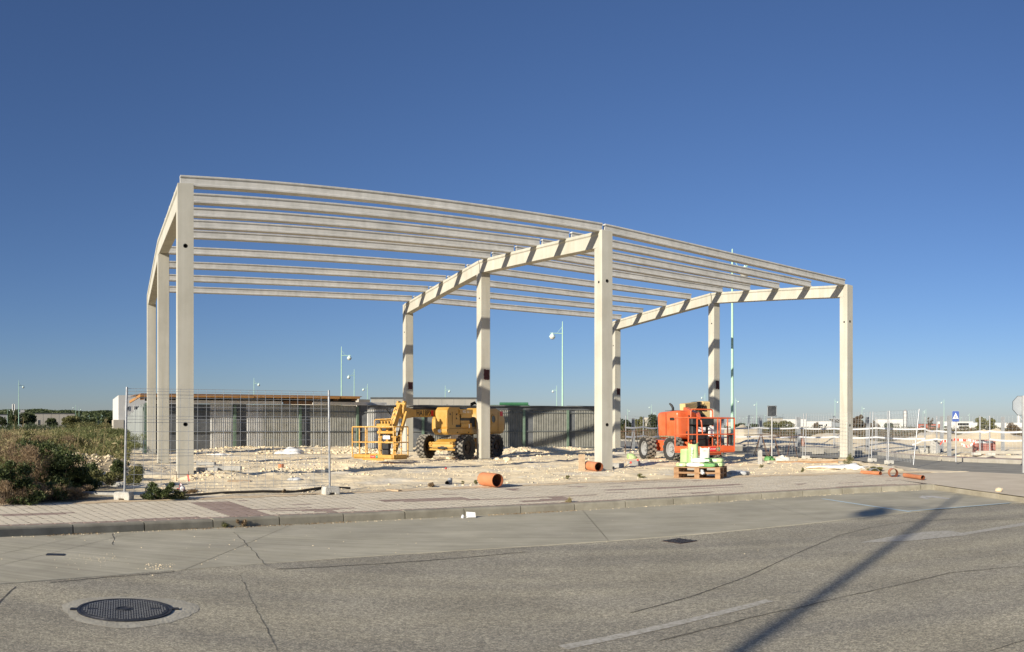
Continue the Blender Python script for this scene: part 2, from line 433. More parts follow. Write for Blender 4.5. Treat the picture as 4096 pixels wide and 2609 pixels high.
# right-hand end of the pavement: concrete apron round the corner
M['apron'] = material('apron_concrete', (.56,.47,.34), (.68,.59,.45), 1.1, .9, .3, 90, detail=8, contrast=(.32,.7))
ap = []
_tr = [(float(x), float(bound_y(x))) for x in np.linspace(KX1, 12.2, 8)]
poly = [KC, (K2.x, K2.y), (K3.x, K3.y)] + [_sn[0], _sn[1], _sn[2], _sn[3]] + [(BX1+.1, float(bound_y(BX1))+.1)]
bxk = [x for x in np.linspace(BX1, KX1, 12) if x > KX1]
mb = MB()
pv = [(x, y, -.006) for x, y in poly] + [(float(KX1), float(kerb_y(KX1))+.02, -.006)]
pv = pv[:-1] + [(float(KX1), float(bound_y(KX1))+.1, -.006)]
mb.add(pv, [tuple(range(len(pv)))])
me_ = mb.build('apron', M['apron'], recalc=False)
bm = bmesh.new(); bm.from_mesh(me_.data); bmesh.ops.triangulate(bm, faces=bm.faces); bm.to_mesh(me_.data); bm.free()
structure(me_)

# ---- pavers: interlocking blocks in rows across the pavement, curved with the kerb
def paver_outline(w, l, notch):
    # block with bitten corners: rows of them leave small dark openings along the joints
    a, b2, c = w/2, l/2, notch
    return [(-a+c,-b2),(a-c*1.3,-b2),(a-c*.5,-b2+c*.5),(a,-b2+c*1.3),(a,b2-c),(a-c*.6,b2-c*.4),(a-c*1.2,b2),(-a+c,b2),(-a+c*.4,b2-c*.5),(-a,b2-c*1.2),(-a,-b2+c),(-a+c*.5,-b2+c*.4)]
PW, PL = .150, .135
paver_list = []
sA, sB = -6.2, S1-.02
ns = int((sB-sA)/PW)
for i in range(ns):
    s = sA+(i+.5)*PW
    x0, y0 = kerb_pt(s, 0.0); x1, y1 = kerb_pt(s, 1.0)
    t = .28
    while t < 6.5:
        cx, cy = x0+(x1-x0)*(t+PL/2), y0+(y1-y0)*(t+PL/2)
        if cy > float(bound_y(cx))-.03+.10*math.sin(cx*2.1): break
        xa, ya = kerb_pt(s-PW/2, t+PL/2); xb, yb = kerb_pt(s+PW/2, t+PL/2)
        paver_list.append((float(cx), float(cy), math.atan2(float(x1-x0)*-1, float(y1-y0)), s, t, i, float(math.hypot(xb-xa, yb-ya))/PW*.997))
        t += PL
def paver_is_red(s, t, i):
    j = int((t-.28)/PL)
    q = noise2(np.array([i*.21+3]), np.array([j*.34+8]))[0]
    if 2.35+0 < s < 2.95 and t < 2.4: return True
    return q > .90 or (noise2(np.array([i*.05]), np.array([j*.55]))[0] > .88)
def make_paver(w, l, notch, h=.06):
    mb = MB(); o = paver_outline(w-.001, l-.001, notch); n = len(o); k = .985
    vs = [(x, y, -h) for x, y in o]+[(x, y, -.002) for x, y in o]+[(x*.998, y*.998, 0) for x, y in o]
    fs = [(a, (a+1) % n, (a+1) % n+n, a+n) for a in range(n)]+[(a+n, (a+1) % n+n, (a+1) % n+2*n, a+2*n) for a in range(n)]+[tuple(range(2*n, 3*n))]
    mb.cur = 0; mb.add(vs[:0], []); nb = n*2
    mb.v = list(vs); mb.f = [tuple(f) for f in fs]; mb.m = [1]*nb+[0]; return mb
pm = {}
for key in ('paver', 'paver_red'):
    o = make_paver(PW, PL, .027).build('paver', [M[key], M['bedding']], recalc=False); pm[key] = o.data
    bpy.data.objects.remove(o)
paver_list.sort(key=lambda q: q[0]**2+q[1]**2)
vis = [q for q in paver_list if abs(math.atan2(q[0], q[1])) < .665]
hid = [q for q in paver_list if abs(math.atan2(q[0], q[1])) >= .665]
for q in vis[:290]:
    o = bpy.data.objects.new('paver', pm['paver_red' if paver_is_red(*q[3:6]) else 'paver']); col.objects.link(o)
    o.parent = pavement; o.scale = (q[6], 1, 1); o.location = (q[0], q[1], rnd.uniform(-.0015, .0015)); o.rotation_euler = (rnd.gauss(0,.004), rnd.gauss(0,.004), q[2]+rnd.gauss(0,.004))
tpl = make_paver(PW, PL, .027)
mb = MB()
for q in vis[290:]+hid:
    c, s_ = math.cos(q[2]), math.sin(q[2]); dz = rnd.uniform(-.0015,.0015)
    red_ = 1 if paver_is_red(*q[3:6]) else 0; m0 = len(mb.m)
    mb.add([(q[0]+x*q[6]*c-y*s_, q[1]+x*q[6]*s_+y*c, z+dz) for x, y, z in tpl.v], tpl.f)
    mb.m[m0:] = [2]*(len(tpl.f)-1)+[red_]
o = mb.build('paver_field', [M['paver'], M['paver_red'], M['bedding']], pavement, recalc=False); o['kind'] = 'stuff'
# red soldier course along the kerb
mb = MB(); k = 0; s = sA
while s < sB-.2:
    x0, y0 = kerb_pt(s+.1, .215); x1, y1 = kerb_pt(s+.2, .215); a = math.atan2(y1-y0, x1-x0)
    mb.box((float(x0), float(y0), -.031), (.194, .112, .06), rz(float(a))); s += .2
o = mb.build('border_course', M['paver_red'], pavement, bevel=.004); o['kind'] = 'stuff'

# ---- kerb stones, one metre each, with open joints
kerb = bpy.data.objects.new('kerb', None); col.objects.link(kerb); structure(kerb)
def kerb_stone(pa, pb, h0=ROADZ-.1, sag=0.0, mat=None, depth=.15):
    d = Vector((pb[0]-pa[0], pb[1]-pa[1], 0)); L = d.length; d.normalize(); nrm = Vector((-d.y, d.x, 0))
    prof = [(0, h0), (.012, -.028+sag), (.022, -.010+sag), (.042, sag+.002), (depth, sag+.002), (depth, h0)]
    mb = MB(); mb.prism(prof, (pa[0], pa[1], 0), nrm, (0,0,1), d*(L-.014))
    return mb.build('kerb_stone', mat or M['kerb'], kerb)
s = math.floor(S0)
while s < S1-.05:
    e = min(s+1.0, S1)
    if s >= S0 and s > -8:
        a = kerb_pt(s, 0); b2 = kerb_pt(e, 0)
        kerb_stone((float(a[0]), float(a[1])), (float(b2[0]), float(b2[1])), sag=rnd.uniform(-.006, .004))
    s += 1.0
M['kerb_pale'] = material('pale_kerb_concrete', (.29,.255,.185), (.385,.345,.26), 2.5, .9, .1, 60)
p0 = Vector((KC[0], KC[1], 0))
for q in (K2, K3):
    d = Vector((q.x, q.y, 0))-p0; n_ = max(1, round(d.length))
    for k in range(n_):
        a = p0+d*(k/n_); b2 = p0+d*((k+1)/n_)
        kerb_stone((a.x, a.y), (b2.x, b2.y), sag=-.012-rnd.uniform(0, .012), mat=M['kerb_pale'])
    p0 = Vector((q.x, q.y, 0))

MB().prism([(-.02,-.02),(.16,-.04),(.17,.17),(-.02,.16)], (KC[0]-.01,KC[1]+.005,ROADZ-.1), (1,0,0), (0,1,0), (0,0,-ROADZ+.092)).build('kerb_stone', M['kerb'], kerb, bevel=.02)
# ---- carriageway
xs = np.linspace(-40, 24, 260)
mb = MB(); vs_ = []; fs_ = []
def road_top(x):
    if x <= KX1: return float(kerb_y(x))+.06
    if x <= K2.x: return KC[1]+(x-KC[0])/(K2.x-KC[0])*(K2.y-KC[1])+.06
    return K2.y+(x-K2.x)/(K3.x-K2.x)*(K3.y-K2.y)+.06
for x in xs: vs_ += [(x, -14 + x*.5, ROADZ-.007), (x, road_top(x), ROADZ-.007)]
for i in range(len(xs)-1): fs_.append((2*i, 2*i+2, 2*i+3, 2*i+1))
mb.add(vs_, fs_); road = structure(mb.build('road', M['asphalt'], recalc=False))

# concrete parking lane: a slab a little proud of the asphalt, its edge from the photograph
_g = [P(x, y, ROADZ) for x, y in ((0,2344),(400,2298),(765,2267),(1395,2233),(2126,2194),(2300,2173),(2635,2145),(3285,2083),(3530,2061),(3700,2046),(4030,2014),(4096,2009))]
_ga = np.array([(p.x, p.y) for p in _g]); _gc = np.polyfit(_ga[:, 0], _ga[:, 1], 4)
def lane_y(x):
    d = np.polyder(_gc); x0, x1 = _ga[0, 0], _ga[-1, 0]
    return float(np.polyval(_gc, min(max(x, x0), x1)) + (x-x0)*np.polyval(d, x0)*(x < x0) + (x-x1)*np.polyval(d, x1)*(x > x1))
lane = bpy.data.objects.new('parking_lane', None); col.objects.link(lane); structure(lane)
cuts = [-16, P(0,2200,ROADZ).x-1.5, P(80,2200,ROADZ).x, P(460,2150,ROADZ).x, P(1000,2170,ROADZ).x, 1.2, 4.6, 8.2, 11.2]
for a, b2 in zip(cuts[:-1], cuts[1:]):
    mb = MB(); xs = np.linspace(a+.004, b2-.004, 24); vs_ = []; fs_ = []
    sk = .55
    for x in xs:
        yl = lane_y(x)+.006*math.sin(x*9)+.004*math.sin(x*23); yh = min(road_top(x-.3 if False else x), road_top(x))
        vs_ += [(x, yl, ROADZ-.06), (x, yl, ROADZ-.004), (x, yl+.012, ROADZ), (x, max(yh-.04, yl+.05), ROADZ)]
    n_ = len(xs)
    for i in range(n_-1):
        for k in range(3): fs_.append((4*i+k, 4*i+4+k, 4*i+5+k, 4*i+1+k))
    mb.add(vs_, fs_); mb.build('lane_slab', M['slab'], lane, recalc=False)

# joint and crack lines in the asphalt: real shallow strips of filler
M['iron_crack'] = material('open_crack', (.07,.063,.05), (.20,.18,.14), 22, .95)
def crack(pts, w, name='crack', wob=.02, mat=None, z=ROADZ-.004, parent=road):
    pts = [Vector((p.x, p.y, 0)) for p in pts]; out = []
    for a, b2 in zip(pts[:-1], pts[1:]):
        n_ = max(2, int((b2-a).length/.09))
        for k in range(n_): out.append(a+(b2-a)*(k/n_))
    out.append(pts[-1]); mb = MB(); vs_ = []; fs_ = []
    for i, p in enumerate(out):
        t = (out[min(i+1, len(out)-1)]-out[max(i-1, 0)]).normalized(); nn = Vector((-t.y, t.x, 0))
        off = wob*(noise2(np.array([p.x*3.1]), np.array([p.y*3.3]))[0]-.5)+.012*rnd.uniform(-1,1)*min(1, wob*40)
        ww = w*rnd.uniform(.45, 1.25)
        for q in (-1, 1): v = p+nn*(off+q*ww/2); vs_.append((v.x, v.y, z))
    for i in range(len(out)-1): fs_.append((2*i, 2*i+1, 2*i+3, 2*i+2))
    mb.add(vs_, fs_); return mb.build(name, mat or M['crack'], parent, recalc=False)
PR = lambda *a: [P(x, y, ROADZ) for x, y in a]
crack(PR((955,2300),(1010,2400),(1060,2500),(1105,2600)), .005, mat=M['iron_crack'])
crack(PR((60,2345),(0,2410),(-80,2490)), .016)
crack(PR((2520,2450),(2780,2380),(3000,2300),(3180,2215),(3360,2140),(3480,2110),(3640,2086),(3800,2076),(4096,2078)), .016, wob=.006)
crack(PR((2640,2560),(3000,2470),(3400,2380),(3800,2290),(4096,2262)), .016)
crack(PR((3960,2600),(4096,2560)), .014)
crack(PR((450,2180),(456,2150),(452,2135)), .01, parent=lane, z=ROADZ+.0025)
crack(PR((935,2130),(1000,2190),(1060,2260)), .009, parent=lane, z=ROADZ+.0025)
crack(PR((1110,2276),(1500,2254),(1900,2225),(2100,2206)), .03, wob=.03)
crack(PR((200,2330),(420,2308),(700,2285)), .022, wob=.03)

# painted markings
def sheet(pts, name, mat, parent, z):
    mb = MB(); mb.add([(p.x, p.y, z) for p in pts], [tuple(range(len(pts)))]); return mb.build(name, mat, parent, recalc=False)
def band(a, b2, w, name, mat, parent, z, n_=14):
    mb = MB(); d = (b2-a); nn = Vector((-d.y, d.x, 0)).normalized()*w/2; vs_ = []
    for k in range(n_+1):
        p = a+d*(k/n_); j = nn*rnd.uniform(.9, 1.08); vs_ += [(p.x-j.x, p.y-j.y, z), (p.x+j.x, p.y+j.y, z)]
    mb.add(vs_, [(2*k, 2*k+1, 2*k+3, 2*k+2) for k in range(n_)]); return mb.build(name, mat, parent, recalc=False)
zr = ROADZ-.004
band(P(3290,1996,ROADZ), P(3640,2048,ROADZ), .085, 'bay_line', M['paint_blue'], lane, ROADZ+.004)
band(P(3620,2047,ROADZ), P(4040,2013,ROADZ), .085, 'bay_line', M['paint_blue'], lane, ROADZ+.0045)
band(P(2250,2588,ROADZ), P(3080,2400,ROADZ), .10, 'lane_line', M['paint_white'], road, zr)
sheet(PR((3430,2171),(3560,2146),(3700,2126),(3800,2122),(3846,2131),(4120,2085),(4140,2094),(3870,2137),(3850,2143),(3760,2143),(3600,2154)), 'road_arrow', M['paint_white'], road, zr)
sheet(PR((3430,2171),(3600,2154),(3760,2143),(3850,2141),(3640,2163)), 'road_arrow', M['paint_white'], road, zr+.001)
sheet(PR((3673,1990),(3690,1984),(3740,1985),(3800,1995),(3795,1998),(3735,1992),(3700,1991),(3720,1995),(3705,1998)), 'wheelchair_mark', M['paint_pale'], lane, ROADZ+.004)

# ---- side street at the right, its far kerb and pavement
M['side_asphalt'] = material('side_asphalt', (.235,.22,.18), (.32,.30,.25), 1.4, .92, .3, 120, detail=7)
mb = MB(); n_ = len(_sn); vs_ = []
def resample(pts, n):
    a = np.array(pts); s = np.concatenate([[0], np.cumsum(np.hypot(*np.diff(a, axis=0).T))]); t = np.linspace(0, s[-1], n)
    return [(float(np.interp(q, s, a[:, 0])), float(np.interp(q, s, a[:, 1]))) for q in t]
for (x, y), (x2, y2) in zip(_sn, _sf):
    dx, dy = x2-x, y2-y; L = math.hypot(dx, dy); vs_ += [(x-dx/L*.05, y-dy/L*.05, -.06), (x2+dx/L*.35, y2+dy/L*.35, -.06)]
mb.add(vs_, [(2*i, 2*i+1, 2*i+3, 2*i+2) for i in range(n_-1)])
structure(mb.build('side_street', M['side_asphalt'], recalc=False))
M['far_kerb'] = material('far_kerb_concrete', (.34,.315,.26), (.44,.41,.35), 2, .9)
fk = resample(_sf, 60)
skerb = bpy.data.objects.new('side_kerb', None); col.objects.link(skerb); structure(skerb)
for a, b2 in zip(fk[:-1], fk[1:]):
    d = Vector((b2[0]-a[0], b2[1]-a[1], 0)); L = d.length; d.normalize(); nn = Vector((-d.y, d.x, 0))
    if nn.y < 0: nn = -nn
    MB().prism([(0,-.3),(.01,.075),(.03,.09),(.16,.09),(.16,-.3)], (a[0], a[1], 0), nn, (0,0,1), d*(L-.02)).build('kerb_stone', M['far_kerb'], skerb)
M['far_paving'] = material('far_paving', (.40,.27,.21), (.50,.42,.33), .7, .9, contrast=(.44,.52))
mb = MB(); vs_ = []
for a in fk[:42]:
    vs_ += [(a[0]+.12, a[1]+.10, .082), (a[0]+.8, a[1]+2.0, .082)]
mb.add(vs_, [(2*i, 2*i+1, 2*i+3, 2*i+2) for i in range(41)])
structure(mb.build('side_pavement', M['far_paving'], recalc=False))
# pale cement spill on the apron edge and low concrete steps seen beyond the frame

# sand blown over the back edge of the pavement
M['drift'] = material('blown_sand', (.58,.43,.26), (.72,.58,.39), 3, .95, .3, 60)
for k in range(26):
    x = -8.5+k*.82+rnd.uniform(-.3,.3)
    if x > BX1: break
    y = float(bound_y(x))-rnd.uniform(-.05,.22); w_ = rnd.uniform(.35,1.0); d_ = rnd.uniform(.10,.28); n_ = 22; sl = math.atan2(float(bound_y(x+.2)-bound_y(x-.2)), .4)
    vs_ = [(0,0,.016)]
    for f, z in ((.6,.012),(1.0,.0015)):
        for q in range(n_):
            a_ = 2*math.pi*q/n_; rr = f*(1+.35*math.sin(3*a_+k)+.22*math.sin(7*a_+2*k)); lx, ly = math.cos(a_)*w_*rr, math.sin(a_)*d_*rr
            vs_.append((lx*math.cos(sl)-ly*math.sin(sl), lx*math.sin(sl)+ly*math.cos(sl), z))
    mb = MB(); mb.add(vs_, [(0,1+q,1+(q+1) % n_) for q in range(n_)]+[(1+q,1+n_+q,1+n_+(q+1) % n_,1+(q+1) % n_) for q in range(n_)])
    o = mb.build('sand_drift', M['drift'], pavement, smooth='full'); o.location = (x, y, .003)
# ---------------------------------------------------------------- the concrete portal frame
M['cream'] = material('cream_precast_concrete', (.445,.427,.362), (.52,.50,.428), .9, .8, .035, 60, detail=6, spec=.25)
M['grey_concrete'] = material('grey_precast_concrete', (.42,.41,.378), (.565,.55,.51), 2.2, .88, .3, 26, detail=8, contrast=(.3,.72), spec=.2, stretch=(.45,1,1.6))
def streaked(m, sc, lo, hi, s0=1.0):
    n = m.node_tree.nodes; l = m.node_tree.links; b = n['Principled BSDF']; tc = [x for x in n if x.type == 'TEX_COORD'][0]; base = b.inputs['Base Color'].links[0].from_socket
    mp = n.new('ShaderNodeMapping'); mp.inputs['Scale'].default_value = sc; l.new(tc.outputs['Object'], mp.inputs[0])
    t = n.new('ShaderNodeTexNoise'); t.inputs['Scale'].default_value = s0; t.inputs['Detail'].default_value = 7; l.new(mp.outputs[0], t.inputs['Vector'])
    cr = n.new('ShaderNodeValToRGB'); e = cr.color_ramp.elements; e[0].position = .34; e[0].color = (*lo,1); e[1].position = .6; e[1].color = (*hi,1); l.new(t.outputs['Fac'], cr.inputs[0])
    mx = n.new('ShaderNodeMix'); mx.data_type = 'RGBA'; mx.blend_type = 'MULTIPLY'; mx.inputs[0].default_value = 1; l.new(base, mx.inputs[6]); l.new(cr.outputs[0], mx.inputs[7]); l.new(mx.outputs[2], b.inputs['Base Color'])
streaked(M['cream'], (5,5,.4), (.91,.90,.87), (1.02,1.02,1.02), .9)
streaked(M['grey_concrete'], (6,6,1.2), (.90,.90,.89), (1.04,1.04,1.04), .8)
M['plinth'] = material('foot_grout', (.20,.185,.15), (.30,.28,.23), 5, .95, .4, 40)
M['hole_dark'] = material('shaded_hole', (.018,.017,.015), (.03,.03,.027), 12, .9)  # near-black colour stands in for the shade inside the holes
M['primer'] = material('red_primer', (.055,.018,.018), (.085,.03,.028), 14, .7)
M['rubber'] = material('bearing_rubber', (.02,.02,.02), None, rough=.8)
PSI = .517
UV = thing('concrete_building_skeleton', 'large unfinished cream precast concrete frame of columns, rafters and grey roof beams', 'building', (-7.966, 17.316, 0), PSI)
L1, L2, DD = 12.30, 12.58, 7.95
CW = .40
HE, HR = 7.285, 7.855                     # eave and ridge level of the rafter tops
RD = .50                                  # rafter depth
VR = 7.98+.2                              # ridge line
def rafter_top(v): return HE+(HR-HE)*(1-abs(v-VR)/(VR-.2))
def ring_hole(parent, p, nrm, r=.038):
    nrm = Vector(nrm)
    mb = MB(); mb.lathe([(r*1.55,.0015),(r*1.4,.004),(r,.004),(r*.96,-.10),(0.001,-.10)], p, 16, nrm)
    return mb.build('lifting_hole', M['hole_dark'], parent, smooth=True)
def carve(o, cutters):
    """cut round pockets into a mesh"""
    for p, nrm, r, dep in cutters:
        c = MB().cyl(Vector(p)+Vector(nrm)*.05, Vector(p)-Vector(nrm)*dep, r, n=16).build('cutter', M['hole_dark'], UV)
        md = o.modifiers.new('cut', 'BOOLEAN'); md.operation = 'DIFFERENCE'; md.object = c; md.solver = 'EXACT'
        dg = bpy.context.evaluated_depsgraph_get()
        me2 = bpy.data.meshes.new_from_object(o.evaluated_get(dg))
        o.modifiers.clear(); old = o.data; o.data = me2; bpy.data.meshes.remove(old)
        cm = c.data; bpy.data.objects.remove(c); bpy.data.meshes.remove(cm)
uvx = Vector((math.cos(PSI), math.sin(PSI))); uvy = Vector((-math.sin(PSI), math.cos(PSI)))
def site_at(u_, v_):
    w = Vector((-7.966, 17.316))+uvx*u_+uvy*v_; return gz(w.x, w.y)
columns = {}
BASE = {(0,0):-.10,(0,1):-.03,(0,2):-.02,(1,0):.0,(1,1):.0,(1,2):.0,(2,0):-.06,(2,1):0,(2,2):.02}
for i, uu in enumerate((0, L1, L1+L2)):
    for j, vv in enumerate((0, DD, 2*DD)):
        mb = MB(); zb = -.5
        if j == 0:    # outer half rises behind the rafter seat
            seat = rafter_top(.2)-RD
            prof = [(0,zb),(CW,zb),(CW,seat),(.20,seat),(.20,HE+.015),(0,HE+.015)]
        elif j == 2:
            seat = rafter_top(15.9)-RD
            prof = [(0,zb),(CW,zb),(CW,HE-.02),(.22,HE-.02),(.22,seat),(0,seat)]
        else:
            seat = HR-RD-.02
            prof = [(0,zb),(CW,zb),(CW,seat),(0,seat)]
        mb.prism(prof, (uu,vv,0), (0,1,0), (0,0,1), (CW,0,0))
        c = mb.build('column', M['cream'], UV)
        cuts = []
        if j == 0:
            cuts = [((uu+.2,vv,5.75),(0,-1,0),.050,.14), ((uu+.2,vv,1.36),(0,-1,0),.050,.14)]
            if i: cuts.append(((uu,vv+.17,5.72),(-1,0,0),.036,.12))
        elif not (i == 0):
            cuts = [((uu,vv+.17,6.35 if j == 1 else 5.9),(-1,0,0),.032,.12)]
        carve(c, cuts)
        md = c.modifiers.new('bevel', 'BEVEL'); md.width = .012; md.segments = 2; md.limit_method = 'ANGLE'; md.angle_limit = R(60)
        for p, nrm, r, dep in cuts: 
            hm = MB(); hm.lathe([(r*1.02,.002),(r*.8,-.004),(r*.78,-dep+.02),(.002,-dep+.02)], p, 14, nrm); hm.build('lifting_hole', M['hole_dark'], c, smooth=True)
        gzv = site_at(uu+.2, vv-.1)
        if (i, j) not in ((0,0),(1,0)):
            MB().box((uu+.2, vv+.2, gzv-.18), (.50,.50,.40+.10*rnd.random())).build('footing', M['plinth'], c, bevel=.02)
        if i and j:
            zc = 3.35 if j == 1 else 3.3
            ww, hh = .24, (.40 if j == 1 else .36)
            pts = []
            for k in range(16):
                t = 2*math.pi*k/16; cx, cz = math.cos(t), math.sin(t); q = 1/max(abs(cx), abs(cz))
                pts.append((cx*q*ww/2+rnd.uniform(-.018,.018), cz*q*hh/2+rnd.uniform(-.02,.02)))
            mb = MB(); mb.prism(pts, (uu+.24, vv-.004, zc), (1,0,0), (0,0,1), (0,.003,0)); mb.build('primer_patch', M['primer'], c)
        columns[i,j] = c
# rafters: deep web with a broader top flange, two to each frame, meeting at the ridge
for i, uu in enumerate((0, L1, L1+L2)):
    for half in (0, 1):
        v0, v1 = (.21, VR-.035) if half == 0 else (VR+.035, 15.9+.21)
        z0, z1 = rafter_top(v0), rafter_top(v1)
        d = Vector((0, v1-v0, z1-z0)); 
        a, fl = .165, .205; uc = uu+CW/2
        prof = [(-a,-RD),(a,-RD),(a,-.125),(fl,-.085),(fl,0),(-fl,0),(-fl,-.085),(-a,-.125)]
        mb = MB(); mb.prism(prof, (uc, v0, z0), (1,0,0), (0,0,1), d)
        o = mb.build('rafter', M['cream'], UV, bevel=.008)
        vb = v0+.1 if half == 0 else v1-.1
        mb = MB(); mb.box((uc, vb, rafter_top(vb)-RD-.012), (.30,.18,.02)); mb.build('bearing_pad', M['rubber'], o)
    mb = MB(); mb.box((uu+CW/2, VR, HR-.02), (.06,.10,.10)); mb.build('ridge_dowel', M['rubber'], UV)
# roof beams: one bay long each, I-section with a ledge along the foot
PH = .28
PROF = [(-.115,0),(.115,0),(.115,.05),(.045,.085),(.04,.215),(.075,.237),(.075,PH),(-.075,PH),(-.075,.237),(-.04,.215),(-.045,.085),(-.115,.05)]
VP = (.24, 2.06, 3.88, 5.69, 7.50, 9.72, 11.62, 13.55, 15.48)
for v_ in VP:
    for b_ in (0, 1):
        u0, u1 = (.03, L1+CW/2-.05) if b_ == 0 else (L1+CW/2+.05, L1+L2+.10)
        if b_ == 0: u0 = .08
        zt = rafter_top(v_)-.02
        nseg = 14; mb = MB(); vs_ = []; n_ = len(PROF)
        cam_ = -.065                                         # slight hog of the prestressed beams
        for k in range(nseg+1):
            t = k/nseg; hog = cam_*4*t*(1-t); dy = .006*math.sin(5*t+v_)
            for a, b2 in PROF: vs_.append((u0+(u1-u0)*t, v_+a+dy, zt+b2+hog))
        fs_ = []
        for k in range(nseg):
            for q in range(n_): fs_.append((k*n_+q, (k+1)*n_+q, (k+1)*n_+(q+1) % n_, k*n_+(q+1) % n_))
        fs_ += [tuple(range(n_)), tuple(range(nseg*n_, (nseg+1)*n_))]
        mb.add(vs_, fs_); mb.build('purlin', M['grey_concrete'], UV, bevel=.006)
# ---------------------------------------------------------------- lettering helper
def lettering(text, size, mat, parent, loc, ax, ay, name='lettering', depth=.002, align='CENTER', bold=0.0, sx=1.0):
    """flat raised letters: ax is the reading direction, ay the up direction"""
    cu = bpy.data.curves.new('text', 'FONT'); cu.body = text; cu.size = size; cu.extrude = depth/2; cu.align_x = align; cu.align_y = 'CENTER'; cu.offset = bold; cu.resolution_u = 2
    t = bpy.data.objects.new('text', cu); col.objects.link(t)
    dg = bpy.context.evaluated_depsgraph_get(); me = bpy.data.meshes.new_from_object(t.evaluated_get(dg))
    bpy.data.objects.remove(t); bpy.data.curves.remove(cu)
    me.materials.clear(); me.materials.append(mat)
    ax, ay = Vector(ax).normalized(), Vector(ay).normalized(); az = ax.cross(ay)
    Mx = Matrix(((ax.x*sx, ay.x, az.x, loc[0]), (ax.y*sx, ay.y, az.y, loc[1]), (ax.z*sx, ay.z, az.z, loc[2]), (0,0,0,1)))
    me.transform(Mx)
    o = bpy.data.objects.new(name, me); col.objects.link(o); o.parent = parent; o['kind'] = 'stuff'
    return o

# ---------------------------------------------------------------- corrugated steel enclosure behind the frame
M['steel_rib'] = material('galvanised_rib_sheet', (.50,.495,.465), (.62,.615,.585), 2.5, .55, 0, metal=.15, spec=.4)
M['steel_olive'] = material('weathered_rib_sheet', (.36,.355,.31), (.46,.455,.405), 3, .65, 0, metal=.1)
M['steel_drab'] = material('olive_grey_rib_sheet', (.20,.20,.175), (.28,.278,.245), 3, .65, 0, metal=.1)  # darker olive-grey base colour for the right-hand run
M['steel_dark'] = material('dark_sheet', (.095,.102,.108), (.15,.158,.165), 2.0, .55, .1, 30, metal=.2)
M['steel_pale'] = material('pale_zinc_sheet', (.17,.185,.18), (.28,.30,.29), 1.4, .5, 0, metal=.2, stretch=(1,1,.25))
M['green_post'] = material('green_painted_post', (.115,.175,.125), (.16,.225,.165), 6, .6)
M['rail_grey'] = material('grey_rail', (.11,.12,.12), (.16,.17,.165), 8, .6)
M['timber'] = material('orange_timber', (.32,.155,.045), (.46,.24,.085), 5, .8, .2, 30, stretch=(1,1,8))
M['white_board'] = material('white_board', (.56,.54,.50), (.68,.66,.62), 2, .8)
M['dark_void'] = material('void_shade', (.03,.028,.025), (.06,.055,.05), 3, .9)  # near-black colour that stands in for shade inside openings
M['brown_board'] = material('brown_board', (.16,.09,.05), (.25,.15,.085), 4, .85)

def sheet_panel(a, b2, z0, z1, mat, parent, pitch=.10, amp=.044, name='corrugated_sheet', lean=0.0):
    """one trapezoid-rib sheet standing from plan point a to b2"""
    a, b2 = Vector((a.x, a.y, 0)), Vector((b2.x, b2.y, 0)); d = b2-a; L = d.length; d.normalize(); nn = Vector((d.y, -d.x, 0))
    n_ = max(1, round(L/pitch)); p_ = L/n_; ps = []
    for k in range(n_):
        s = k*p_
        ps += [(s, 0), (s+p_*.36, 0), (s+p_*.58, amp), (s+p_*.84, amp)]
    ps.append((L, 0)); mb = MB(); vs_ = []
    for s, o in ps:
        q = a+d*s+nn*o; vs_ += [(q.x, q.y, z0), (q.x+nn.x*lean, q.y+nn.y*lean, z1)]
    mb.add(vs_, [(2*i, 2*i+2, 2*i+3, 2*i+1) for i in range(len(ps)-1)])
    return mb.build(name, mat, parent, recalc=False)

fa, fb, fc, fd = D(571, 38.6), D(1428, 42.3), D(2388, 45.4), D(509, 86)
enc = thing('steel_sheet_enclosure', 'grey corrugated steel sheet fence with a timber edged shelter roof on its left half', 'fence', (0,0,0))
def along(px, a, b2):
    """point of the plan line a-b2 that lies in the bearing of pixel column px"""
    t = math.tan((px-2048)/FPX); d = b2-a; k = (t*a.y-a.x)/(d.x-t*d.y); return a+d*k
def run(a, b2, cuts, z1, posts, top=2.52):
    for p0_, p1_, kind in cuts:
        q0, q1 = along(p0_, a, b2), along(p1_, a, b2); L = (q1-q0).length; n_ = max(1, round(L/1.0))
        for k in range(n_):
            s0, s1 = q0+(q1-q0)*(k/n_), q0+(q1-q0)*((k+1)/n_)
            nn = Vector(((b2-a).y, -(b2-a).x, 0)).normalized()*(.006*(k % 2))
            zt = z1+rnd.uniform(-.02, .02)
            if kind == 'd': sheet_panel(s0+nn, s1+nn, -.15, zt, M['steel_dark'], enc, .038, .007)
            else: sheet_panel(s0+nn, s1+nn, -.15, zt, M[{'l':'steel_rib','o':'steel_olive','r':'steel_drab'}[kind]], enc)
    nn = Vector(((b2-a).y, -(b2-a).x, 0)).normalized()
    for z in (.12, 1.05, 2.10):
        MB().bar(Vector((a.x,a.y,z))+nn*.055, Vector((b2.x,b2.y,z))+nn*.055, .045, .05).build('rail', M['rail_grey'], enc)
    for px in posts:
        q = along(px, a, b2)+nn*.115
        MB().box((q.x, q.y, top/2-.2), (.14,.07,top+.2), rz(math.atan2((b2-a).y, (b2-a).x))).build('post', M['green_post'], enc, bevel=.006)
run(fa, fb, ((575,640,'d'),(640,705,'d'),(705,760,'l'),(760,840,'d'),(840,930,'l'),(930,985,'d'),(985,1050,'l'),(1050,1195,'o'),(1195,1240,'d'),(1240,1425,'o')), 2.46, (579, 937, 1198, 1427), 2.5)
